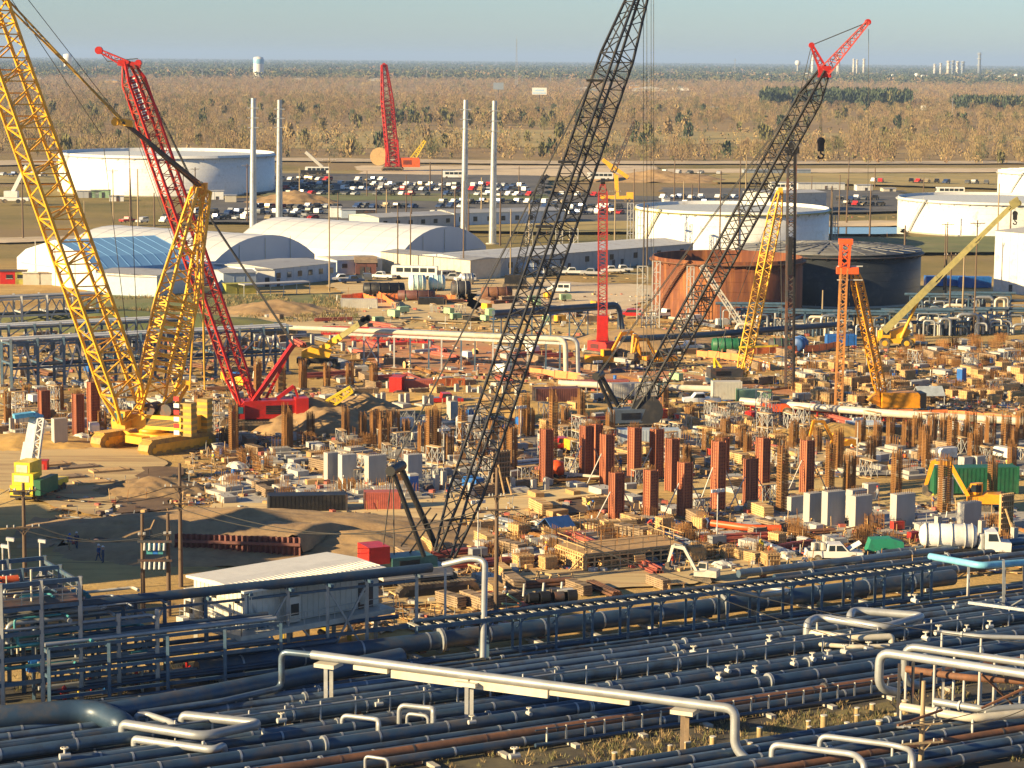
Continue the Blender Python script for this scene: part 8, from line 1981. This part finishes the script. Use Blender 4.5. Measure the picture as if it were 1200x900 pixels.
rail([Q(-5.9, 6, 1.8), Q(-5.9, 0, 1.8), Q(5.9, 0, 1.8), Q(5.9, 6, 1.8), Q(-5.9, 6, 1.8)], 1.2).build('guard_rail', LUM, e)
for u in (-7.5, -6.8): mb = MB(); mb.bar(Q(u, 1, 0), Q(u + 2.2, 1, 1.9), .12); mb.build('ramp', LUM, e)
mb = MB()
for i in range(10): mb.bar(Q(-5 + i * 1.1, 2 + (i * 1.7) % 3, 1.8), Q(-5 + i * 1.1, 2 + (i * 1.7) % 3, 3.3), .06)
mb.build('starter_bars', REB, e); tag(e, 'large tan formwork deck with guard rails and timber ramps', 'formwork deck')
p = G(915, 466, .1)
e = empty('telehandler', G(908, 487)); c = G(908, 487)
mb = MB(4 * PI / 180, c); mb.ext([(-2.4, -1, .7), (1.9, -1, .7), (2.2, -1, 1.3), (1.4, -1, 1.9), (-2.0, -1, 1.9)], (0, 2, 0)); mb.build('body', R_OR, e)
mb = MB(4 * PI / 180, c); mb.bar((-2.6, .3, 2.3), (2.6, .3, 2.0), .55, .6); mb.bar((2.4, .3, 2.1), (2.9, .3, .8), .4, .4); mb.build('boom', PIPW, e)
mb = MB(4 * PI / 180, c); mb.bx(-.8, .5, -1.02, -.1, 1.9, 2.9); cb = mb.build('cab', BLK, e); mb = MB(4 * PI / 180, c); mb.bx(2.7, 2.9, -.8, .8, .5, 1.6); mb.build('carriage', R_CR, e)
for x in (-1.7, 1.6):
    for y in (-1.25, .75): mb = MB(4 * PI / 180, c); mb.cyl((x, y, .7), .7, .5, 16, 0, 'y'); w_ = mb.build('wheel', TYRE, e); mb = MB(4 * PI / 180, c); mb.cyl((x, y - .03, .7), .36, .56, 12, 0, 'y'); mb.build('rim', WHD, w_)
tag(e, 'orange telehandler with a cream boom before the surface pipe', 'telehandler')
c = G(652, 562); e = empty('towed_compressor', c)
mb = MB(at=c); mb.lathe([(.01, -1), (.9, -.9), (1.1, 0), (.9, .9), (.01, 1)], 18, (0, 0, 1.4), 0, 'x'); mb.build('drum', R_OR, e); mb = MB(at=c); mb.bar((1, -.5, .9), (5.4, -1.2, .6), .35, .3); mb.build('chute', PIPW, e)
for y in (-1.0, .7): mb = MB(at=c); mb.cyl((-.2, y, .45), .45, .3, 14, 0, 'y'); mb.build('wheel', TYRE, e)
mb = MB(at=c); mb.bx(-1.4, 1.4, -.6, .6, .5, .8); mb.build('chassis', DKST, e); tag(e, 'orange red towed mixer with a pale chute left of red forms', 'mixer')
# white pickup with its bonnet open
c = G(977, 657); e = empty('pickup_truck', c); r_ = R(2)
mb = MB(r_, c); mb.ext([(-2.95, -.98, .5), (2.9, -.98, .5), (2.95, -.98, 1.0), (1.45, -.98, 1.15), (.75, -.98, 1.9), (-.75, -.98, 1.9), (-.85, -.98, 1.2), (-2.95, -.98, 1.2)], (0, 1.96, 0)); mb.build('body', WHT, e)
for s in (-1, 1): mb = MB(r_, c); mb.ext([(x, s * .985 - .01, z) for x, z in ((1.2, 1.2), (.68, 1.8), (.1, 1.8), (.1, 1.2))], (0, .02, 0)); mb.build('window', GLASS, e); mb = MB(r_, c); mb.ext([(x, s * .985 - .01, z) for x, z in ((-.05, 1.2), (-.05, 1.8), (-.65, 1.8), (-.7, 1.2))], (0, .02, 0)); mb.build('window', GLASS, e)
mb = MB(r_, c); mb.ob((1.13, 0, 1.54), (.04, 0, .03), (0, .85, 0), (-.28, 0, .3)); mb.build('windscreen', GLASS, e)
mb = MB(r_, c); mb.ext([(1.5, -.85, 1.2), (2.75, -.85, 1.95), (2.75, -.85, 2.02), (1.45, -.85, 1.26)], (0, 1.7, 0)); mb.build('bonnet', WHT, e)
mb = MB(r_, c); mb.bx(-2.8, -.95, -.85, .85, 1.18, 1.22); mb.build('load_bed', BLK, e)
for k in range(3): mb = MB(r_, c); mb.tube((-2.2 + k * .5, -.3 + .3 * (k % 2), 1.2), (-2.2 + k * .5, -.3 + .3 * (k % 2), 2.0), .28, 12); mb.build('cargo_drum', PIPW, e)
for x in (-1.85, 1.95):
    for y in (-1.0, .72): mb = MB(r_, c); mb.cyl((x, y, .42), .42, .28, 16, 0, 'y'); w_ = mb.build('wheel', TYRE, e); mb = MB(r_, c); mb.cyl((x, y - .02, .42), .22, .32, 12, 0, 'y'); mb.build('rim', GALV, w_)
tag(e, 'white pickup with its bonnet open behind the cable rack', 'pickup')
# vacuum tanker
c = G(1128, 652); e = empty('tanker_truck', c); r_ = R(-3)
mb = MB(r_, c); mb.lathe([(.01, -4.7), (.9, -4.5), (1.25, -4.1), (1.25, 1.0), (1.0, 1.35), (.01, 1.5)], 24, (0, 0, 2.25), 0, 'x'); mb.build('tank', WHT, e)
for x in (-4.0, -2.7, -1.3, .1, .9): mb = MB(r_, c); mb.lathe([(1.26, x - .06), (1.36, x - .06), (1.36, x + .06), (1.26, x + .06)], 24, (0, 0, 2.25), 0, 'x'); mb.build('band', STG, e)
mb = MB(r_, c); mb.bx(-4.6, 4.4, -1.1, 1.1, .75, 1.0); mb.build('chassis', BLK, e)
mb = MB(r_, c); mb.ext([(2.2, -1.15, .8), (4.9, -1.15, .8), (4.95, -1.15, 1.7), (3.8, -1.15, 1.85), (3.45, -1.15, 2.9), (2.2, -1.15, 2.9)], (0, 2.3, 0)); cb = mb.build('cab', WHT, e)
for s in (-1, 1): mb = MB(r_, c); mb.ext([(x, s * 1.16 - .01, z) for x, z in ((2.5, 1.9), (3.6, 1.9), (3.35, 2.7), (2.5, 2.7))], (0, .02, 0)); mb.build('window', GLASS, cb)
mb = MB(r_, c); mb.ob((3.68, 0, 2.35), (.03, 0, .01), (0, 1, 0), (-.15, 0, .42)); mb.build('windscreen', GLASS, cb)
mb = MB(r_, c); mb.tube((1.85, -.6, .9), (1.85, -.6, 2.6), .35, 12); mb.tube((1.9, .3, 1.2), (1.9, .3, 2.2), .4, 12); mb.build('blower', STG, e)
for x in (-3.6, -2.4, 4.0):
    for y in (-1.15, .8): mb = MB(r_, c); mb.cyl((x, y, .5), .5, .35, 16, 0, 'y'); mb.build('wheel', TYRE, e)
tag(e, 'white vacuum tanker truck beside the light blue pipe', 'tanker truck')
c = G(1036, 650); e = empty('covered_trailer', c); mb = MB(.05, c); mb.ext([(-2, -.8, .5), (2, -.8, .5), (1.9, -.8, 1.5), (.6, -.8, 1.9), (-1.6, -.8, 1.8)], (0, 1.6, 0)); mb.build('cover', mat('green tarpaulin', (.02, .22, .13), .5, second=(.02, .12, .08), amt=.4, s2=1.5), e)
mb = MB(.05, c); mb.bx(-2.1, 2.3, -.75, .75, .35, .5); mb.build('bed', DKST, e)
for y in (-.95, .75): mb = MB(.05, c); mb.cyl((.2, y, .35), .35, .2, 12, 0, 'y'); mb.build('wheel', TYRE, e)
tag(e, 'green sheeted trailer between pickup and tanker truck', 'trailer')
c = G(640, 716); e = empty('drilling_machine', c)
mb = MB(.25, c); mb.bx(-2.6, 2.8, -.8, .8, .5, .85); mb.build('chassis', PINK, e)
for k, (x, m) in enumerate(((-1.9, BLK), (-.8, BLK), (.6, DKST), (1.9, BLK))): mb = MB(.25, c); mb.tube((x, -.6, 1.5), (x + .9, -.6, 1.5), .5 + .1 * (k % 2), 12); mb.bx(x - .1, x + .9, -.2, .7, .85, 1.7 + .2 * k % .5); mb.build('engine', m, e)
for x in (-2.2, -.3, 1.5): mb = MB(.25, c); mb.tube((x, .2, 1.5), (x + .1, .2, 2.7), .12, 8); mb.build('exhaust', STG, e)
mb = MB(.25, c); mb.ob((1.8, -.1, 2.0), (.8, 0, 0), (0, .5, 0), (0, 0, .08)); mb.build('canopy', WHD, e)
mb = MB(.25, c); mb.bar((-2.4, 0, .8), (-4.0, -.8, 2.0), .18); mb.bar((-2.5, -.5, .8), (-4.4, -.2, 1.0), .14); mb.build('arm', LGRN, e)
for x in (-1.8, 2.0):
    for y in (-1.0, .75): mb = MB(.25, c); mb.cyl((x, y, .45), .45, .25, 14, 0, 'y'); mb.build('wheel', TYRE, e)
tag(e, 'dark drilling machine crowded with engines behind the cable rack', 'machine')
# excavation pit wall
a, b = G(205, 652), G(352, 657); e = empty('sheet_pile_wall', a); n = 44
mb = MB(); u = (b - a) / n; v = V((0, .35, 0))
for k in range(n):
    p0_, p1_ = a + u * k + (v if k % 2 else V()), a + u * (k + 1) + (V() if k % 2 else v)
    mb.add([p0_, p1_, p1_ + V((0, 0, 2.4)), p0_ + V((0, 0, 2.4)), p0_ + V((0, .12, 0)), p1_ + V((0, .12, 0)), p1_ + V((0, .12, 2.4)), p0_ + V((0, .12, 2.4))], [(0, 1, 2, 3), (5, 4, 7, 6), (3, 2, 6, 7)])
mb.build('sheet_piles', BRN, e); mb = MB(); mb.bar(a + V((0, -.15, 1.7)), b + V((0, -.15, 1.7)), .22, .3); mb.build('waler', BRN, e); tag(e, 'dark brown sheet pile wall of the pit', 'retaining wall')
e = empty('bank', a); mb = MB(); r_ = []
for i in range(25):
    t = i / 24; p0_ = a.lerp(b, t)
    for y, z in ((.5, 2.35), (4, 3.0), (8, 2.4), (13, .9), (17, -.05)): r_.append((p0_.x + (t - .5) * y, p0_.y + y, z * (1 if .02 < t < .98 else .3) + (.4 * noise.noise((t * 20, y, 1)) + .3 * noise.noise((t * 55, y * 2, 1)))))
mb.add(r_, [(i * 5 + j, (i + 1) * 5 + j, (i + 1) * 5 + j + 1, i * 5 + j + 1) for i in range(24) for j in range(4)], 0, True); mb.build('slope', SOIL, e); tag(e, 'tan earth bank held by the sheet piles', 'bank')
# a low timber lagging and mats beside the ramp
for i, (x, y) in enumerate(((60, 545), (92, 548), (128, 552), (75, 560), (110, 566))):
    p = G(x, y, .25); e = empty('crane_mat', p); mb = MB(GA, p)
    for k in range(5): mb.bx(-2.4, 2.4, -1.0 + k * .4, -.64 + k * .4, 0, .26)
    mb.build('timbers', LUMD if i % 2 else LUM, e); mb = MB(GA, p); mb.bx(-1.8, -1.7, -1.05, 1.05, .26, .3); mb.bx(1.7, 1.8, -1.05, 1.05, .26, .3); mb.build('tie_rods', DKST, e); reg(e, 'timber crane mat', 'lying on the packed ramp', 'crane mat', 'timber crane mats')
# ------------------------------------------------------------------ people
SKIN = mat('weathered skin', (.38, .2, .13), .6)
def person_mesh(name, J, shirt, trouser):
    keys = list(J); ed = [('pelvis', 'chest'), ('chest', 'neck'), ('neck', 'head0'), ('head0', 'head1'), ('chest', 'shl'), ('shl', 'ell'), ('ell', 'wrl'), ('wrl', 'hal'), ('chest', 'shr'), ('shr', 'elr'), ('elr', 'wrr'), ('wrr', 'har'), ('pelvis', 'hil'), ('hil', 'knl'), ('knl', 'anl'), ('anl', 'tol'), ('pelvis', 'hir'), ('hir', 'knr'), ('knr', 'anr'), ('anr', 'tor')]
    rad = dict(pelvis=.15, chest=.17, neck=.07, head0=.095, head1=.09, shl=.085, shr=.085, ell=.06, elr=.06, wrl=.042, wrr=.042, hal=.045, har=.045, hil=.11, hir=.11, knl=.075, knr=.075, anl=.055, anr=.055, tol=.05, tor=.05)
    me = bpy.data.meshes.new(name); me.from_pydata([J[k] for k in keys], [(keys.index(a), keys.index(b)) for a, b in ed], [])
    o = bpy.data.objects.new(name, me); COL.objects.link(o)
    md = o.modifiers.new('skin', 'SKIN'); md.use_smooth_shade = True
    for i, k in enumerate(keys): me.skin_vertices[0].data[i].radius = (rad[k], rad[k] * (.75 if k in ('chest', 'pelvis') else 1))
    me.skin_vertices[0].data[keys.index('pelvis')].use_root = True
    sb = o.modifiers.new('sub', 'SUBSURF'); sb.levels = 1
    return o, J, shirt, trouser
base = dict(pelvis=(0, 0, .95), chest=(0, .0, 1.32), neck=(0, 0, 1.5), head0=(0, .02, 1.6), head1=(0, .02, 1.7), shl=(-.19, 0, 1.4), ell=(-.25, .02, 1.14), wrl=(-.24, .12, .92), hal=(-.23, .16, .83), shr=(.19, 0, 1.4), elr=(.25, .02, 1.14), wrr=(.24, .12, .92), har=(.23, .16, .83), hil=(-.1, 0, .88), knl=(-.11, .03, .5), anl=(-.11, 0, .09), tol=(-.12, .17, .04), hir=(.1, 0, .88), knr=(.11, .03, .5), anr=(.11, 0, .09), tor=(.12, .17, .04))
walk = dict(base, knl=(-.1, .18, .52), anl=(-.1, .30, .12), tol=(-.1, .46, .07), knr=(.1, .02, .5), anr=(.1, -.3, .13), tor=(.1, -.16, .04), wrl=(-.24, -.1, .95), hal=(-.23, -.12, .86), wrr=(.24, .26, .98), har=(.23, .32, .9))
bend = dict(base, pelvis=(0, -.12, .86), chest=(0, .22, 1.12), neck=(0, .36, 1.2), head0=(0, .44, 1.24), head1=(0, .52, 1.29), shl=(-.19, .26, 1.16), ell=(-.22, .34, .9), wrl=(-.18, .45, .68), hal=(-.17, .48, .6), shr=(.19, .26, 1.16), elr=(.22, .34, .9), wrr=(.18, .45, .68), har=(.17, .48, .6), hil=(-.1, -.1, .82), hir=(.1, -.1, .82), knl=(-.13, .06, .47), knr=(.13, .06, .47))
work = dict(base, ell=(-.3, .2, 1.2), wrl=(-.2, .42, 1.2), hal=(-.16, .5, 1.22), elr=(.3, .2, 1.2), wrr=(.2, .42, 1.15), har=(.16, .5, 1.15), knl=(-.15, .04, .5), anl=(-.18, 0, .09), tol=(-.2, .17, .04), knr=(.15, .04, .5), anr=(.18, 0, .09), tor=(.2, .17, .04))
raw = [person_mesh('person', J, None, None) for J in (base, walk, bend, work)]
dg = bpy.context.evaluated_depsgraph_get()
PM = []
for o, J, _, _ in raw:
    m2 = bpy.data.meshes.new_from_object(o.evaluated_get(dg)); m2.name = 'person'
    PM.append((m2, J))
for o, *_ in raw: bpy.data.objects.remove(o)
CL = {'blue': mat('blue work shirt', (.05, .09, .22), .9), 'red': mat('red work shirt', (.4, .04, .03), .9), 'grey': mat('grey work shirt', (.25, .25, .26), .9), 'yellow': mat('yellow vest cloth', (.75, .6, .05), .8), 'orange': mat('orange vest cloth', (.8, .22, .04), .8), 'denim': mat('denim cloth', (.06, .08, .14), .9), 'khaki': mat('khaki cloth', (.3, .23, .13), .9), 'white': mat('white cloth', (.7, .7, .68), .9)}
def person(x, y, pose, rz, shirt, trouser, hat, vest, desc, where):
    m2, J = PM[pose]
    me = m2.copy(); me.materials.clear()
    for m in (CL[trouser], CL[shirt], SKIN, BLK): me.materials.append(m)
    hd_, hl, hr = V(J['head0']), V(J['hal']), V(J['har'])
    pz = J['pelvis'][2]
    for p in me.polygons:
        c = p.center
        p.use_smooth = True
        if c.z < .11: p.material_index = 3
        elif (c - hd_).length < .2 or (c - hl).length < .12 or (c - hr).length < .12: p.material_index = 2
        elif c.z < pz + .02 and (c - V(J['wrl'])).length > .2 and (c - V(J['wrr'])).length > .2: p.material_index = 0
        else: p.material_index = 1
    o = bpy.data.objects.new('person', me); link(o); o.location = G(x, y, .22); o.rotation_euler.z = R(rz)
    h1 = V(J['head1']); ax = (h1 - hd_).normalized()
    mb = MB(); mb.lathe([(.15, -.01), (.15, .01), (.125, .02), (.12, .07), (.08, .13), (.01, .15)], 14, (0, 0, 0)); mb.bx(-.08, .08, .1, .21, -.005, .01)
    q = ax.to_track_quat('Z', 'Y')
    mb.v = [tuple(q @ V(p) + h1 + ax * .02) for p in mb.v]
    hh = mb.build('hard_hat', {'w': WHT, 'y': Y_LT, 'r': R_CR, 'b': BLUEP}[hat], o)
    # face: nose and eyes
    mb = MB(); fwd = V((0, 1, 0)); f0_ = hd_ + V((0, .095, .02)); mb.ob(f0_ + V((0, .02, .0)), (.013, 0, 0), (0, .02, 0), (0, 0, .022))
    mb.build('nose', SKIN, o); mb = MB(); mb.ob(f0_ + V((-.035, 0, .035)), (.012, 0, 0), (0, .008, 0), (0, 0, .007)); mb.ob(f0_ + V((.035, 0, .035)), (.012, 0, 0), (0, .008, 0), (0, 0, .007)); mb.build('eyes', BLK, o)
    if vest:
        c0_, p0_ = V(J['chest']), V(J['pelvis']); d_ = c0_ - p0_
        mb = MB(); prof = [(.205, .18), (.2, .5), (.215, .9), (.215, 1.1), (.13, 1.3)]
        vs = []
        qd = d_.normalized().to_track_quat('Z', 'Y'); L_ = d_.length
        for r_, t in prof:
            for k in range(14): a_ = 2 * PI * k / 14; vs.append(p0_ + qd @ V((r_ * math.cos(a_), r_ * .85 * math.sin(a_), t * L_)))
        mb.add(vs, [(i * 14 + k, i * 14 + (k + 1) % 14, (i + 1) * 14 + (k + 1) % 14, (i + 1) * 14 + k) for i in range(4) for k in range(14)], 0, True); mb.build('vest', CL[vest], o)
    reg(o, desc, where, 'person', 'workers on the site')
person(82, 645, 1, 190, 'blue', 'khaki', 'b', None, 'worker in blue shirt and tan trousers walking', 'in the shaded yard')
person(90, 643, 1, 180, 'denim', 'denim', 'w', None, 'worker in dark clothes walking', 'in the shaded yard beside a companion')
person(116, 658, 1, 60, 'blue', 'denim', 'w', None, 'worker in blue walking away from two others', 'in the shaded yard')
person(121, 660, 0, 80, 'denim', 'denim', 'w', None, 'worker in dark blue standing close by a walker', 'in the shaded yard')
person(592, 709, 0, 200, 'grey', 'denim', 'w', None, 'worker in grey with white hard hat standing', 'behind the cable rack')
person(864, 523, 0, 170, 'white', 'denim', 'w', None, 'worker in pale shirt standing alone', 'behind the red forms')
person(1028, 587, 1, 110, 'grey', 'denim', 'r', None, 'worker in grey with red hard hat walking', 'behind the piers')
person(1093, 597, 3, 250, 'blue', 'denim', 'y', 'orange', 'worker in orange vest with yellow hard hat', 'beside the yellow excavator')
person(893, 647, 2, 150, 'yellow', 'khaki', 'y', 'yellow', 'worker in yellow bending over', 'by the footing forms')
person(901, 653, 2, 200, 'red', 'denim', 'w', 'orange', 'worker in red bending over', 'by the footing forms')
person(943, 669, 3, 170, 'denim', 'denim', 'w', None, 'worker in dark clothes with hands raised', 'left of the white pickup')
person(927, 669, 2, 120, 'khaki', 'khaki', 'w', None, 'worker in tan bending', 'left of the white pickup')
person(788, 668, 3, 60, 'red', 'denim', 'b', None, 'worker in red beside the white excavator', 'near the formwork deck')
person(735, 436, 0, 10, 'blue', 'denim', 'w', None, 'worker in blue standing', 'between the yellow excavators')
person(895, 436, 0, 10, 'white', 'denim', 'w', None, 'worker in white, left of a pair', 'behind the orange net')
person(899, 437, 0, 190, 'white', 'khaki', 'w', None, 'worker in white with tan trousers', 'behind the orange net')
person(700, 528, 3, 190, 'blue', 'denim', 'w', None, 'worker in blue reaching forward', 'among the red forms')
person(727, 552, 3, 20, 'blue', 'denim', 'w', None, 'worker in blue by a red form', 'among the red forms')
person(1128, 512, 0, 20, 'white', 'denim', 'b', None, 'worker in white by the tall cages', 'on the grey stone pad')
person(291, 548, 1, 40, 'denim', 'denim', 'w', None, 'worker in dark clothes walking', 'on the pale slab')
person(308, 552, 0, 140, 'denim', 'khaki', 'w', None, 'worker in tan trousers standing', 'on the pale slab')
person(1000, 533, 2, 140, 'red', 'denim', 'w', 'orange', 'worker in orange vest bending', 'by the small yellow excavator')
random.seed(6)
for x, y, wh in ((450, 548, 'between pale slab and black boom'), (515, 532, 'between pale slab and black boom'), (575, 545, 'between pale slab and black boom'), (690, 600, 'before the red forms'), (760, 622, 'before the red forms'), (830, 620, 'before the red forms'), (1060, 545, 'among the tall cages'), (1180, 552, 'among the tall cages'), (970, 452, 'right of the black lead'), (1110, 450, 'right of the black lead'), (560, 440, 'on the clay strip'), (480, 436, 'on the clay strip'), (640, 655, 'before the red forms'), (250, 545, 'by the yellow crane')):
    c_ = random.choice(['blue', 'grey', 'red', 'white', 'khaki']); v_ = random.choice([None, 'orange', 'yellow'])
    person(x, y, random.randrange(4), random.uniform(0, 360), c_, random.choice(['denim', 'khaki']), random.choice('wywb'), v_, f"worker in {c_}{' with ' + v_ + ' vest' if v_ else ''}", wh)
# ------------------------------------------------------------------ fine litter of the site
def litter(name, n, x0, y0, x1, y1, label, seed, gx=None):
    g = random.Random(seed); mb = MB()
    for _ in range(n):
        x, y = g.uniform(x0, x1), g.uniform(y0, y1)
        p = G(x, y, .12); t = g.random(); a = g.uniform(0, PI); d = V((math.cos(a), math.sin(a), 0)); s = V((-d.y, d.x, 0))
        if t < .35: mb.ob(p + V((0, 0, .05)), d * g.uniform(.5, 1.7), s * g.uniform(.06, .16), (0, 0, .04), g.choice([0, 0, 1, 2]))
        elif t < .55: mb.ob(p + V((0, 0, .05)), d * g.uniform(.8, 2.4), s * .035, (0, 0, .035), g.choice([3, 3, 5]))
        elif t < .8: k = g.uniform(.12, .4); mb.ob(p + V((0, 0, k * .6)), d * k, s * k * g.uniform(.6, 1), (0, 0, k * .6), g.choice([4, 4, 0, 6, 7]))
        elif t < .9: mb.bar(p, p + V((g.uniform(-.2, .2), g.uniform(-.2, .2), g.uniform(.6, 1.6))), .06, m=g.choice([3, 0, 5]))
        else: mb.ob(p + V((0, 0, .04)), d * g.uniform(.4, 1.2), s * g.uniform(.4, .9), (0, 0, .035), g.choice([2, 4, 6, 1, 8]))
    o = mb.build(name, [LUM, LUMD, PLY, REB, CONCL, GALV, DKST, PINK, BLUET]); tag(o, label, None, None, 'stuff')
litter('litter', 3800, 560, 455, 1200, 560, 'loose boards rods and rubble around the cages', 1)
litter('litter', 2600, 560, 590, 1190, 672, 'loose boards rods and rubble near the pipe racks', 2)
litter('litter', 3000, 220, 455, 560, 590, 'loose boards rods and rubble around the pale slab', 3)
litter('litter', 1700, 0, 390, 330, 520, 'loose boards rods and rubble below the yellow crane', 4)
litter('litter', 3000, 380, 345, 960, 460, 'loose boards rods and rubble on the clay', 5)
litter('litter', 2200, 930, 405, 1200, 480, 'loose boards rods and rubble among the footing forms', 6)
litter('litter', 700, 400, 640, 620, 740, 'loose boards rods and rubble beside the black crane', 7)
litter('litter', 600, 60, 560, 450, 640, 'scattered boards and stones on the bare ramp ground', 9)
litter('litter', 500, 640, 235, 1060, 330, 'loose goods in the far yards', 8)
# ------------------------------------------------------------------ unseen shadow blocks off to the left
def at_sw(s, w_): q = U * s + W * w_; return q.x, q.y
for s, w_, sx, sy, h, d in ((38, -262, 20, 12, 10.0, 'low unseen shadow block off to the left, farthest'), (38, -249, 20, 12, 14.0, 'unseen shadow block off to the left, second farthest'), (38, -237, 20, 11, 16.2, 'tall unseen shadow block off to the left'), (38, -228, 20, 6, 15.5, 'narrow unseen shadow block off to the left')):
    shadow_block(*at_sw(s, w_), sx, sy, h, d)

# dead grass tufts between and under the pipes
g = np.random.default_rng(41)
def tufts(n, x0, y0, x1, y1, lo, hi, label, seed, wts):
    r = random.Random(seed); P = []
    while len(P) < n:
        x, y = r.uniform(x0, x1), r.uniform(y0, y1)
        if noise.noise((x * .03, y * .08, seed)) > -.1: p = G(x, y, .2); P.append((p.x, p.y, .15))
    P = np.array(P)
    wood_mesh('dry_grass', label, P, np.random.default_rng(seed).uniform(lo, hi, n), 9, TW, wts, seed=seed, trunk=False, lean=.8, spread=.9, qw=(.5, 1.1), ql=(4, 9))
tufts(1500, 690, 838, 1080, 905, .25, .6, 'dead grass growing between the two pipe bundles', 51, [.25, 0, .1, .6, .05])
tufts(2600, 0, 780, 1200, 900, .25, .6, 'thin weeds growing under the pipes', 52, [.3, .05, .3, .35, 0])
tufts(2200, 80, 348, 420, 378, .3, .9, 'rough grass on the bank before the offices', 53, [.1, .05, .4, .45, 0])
finish_labels()
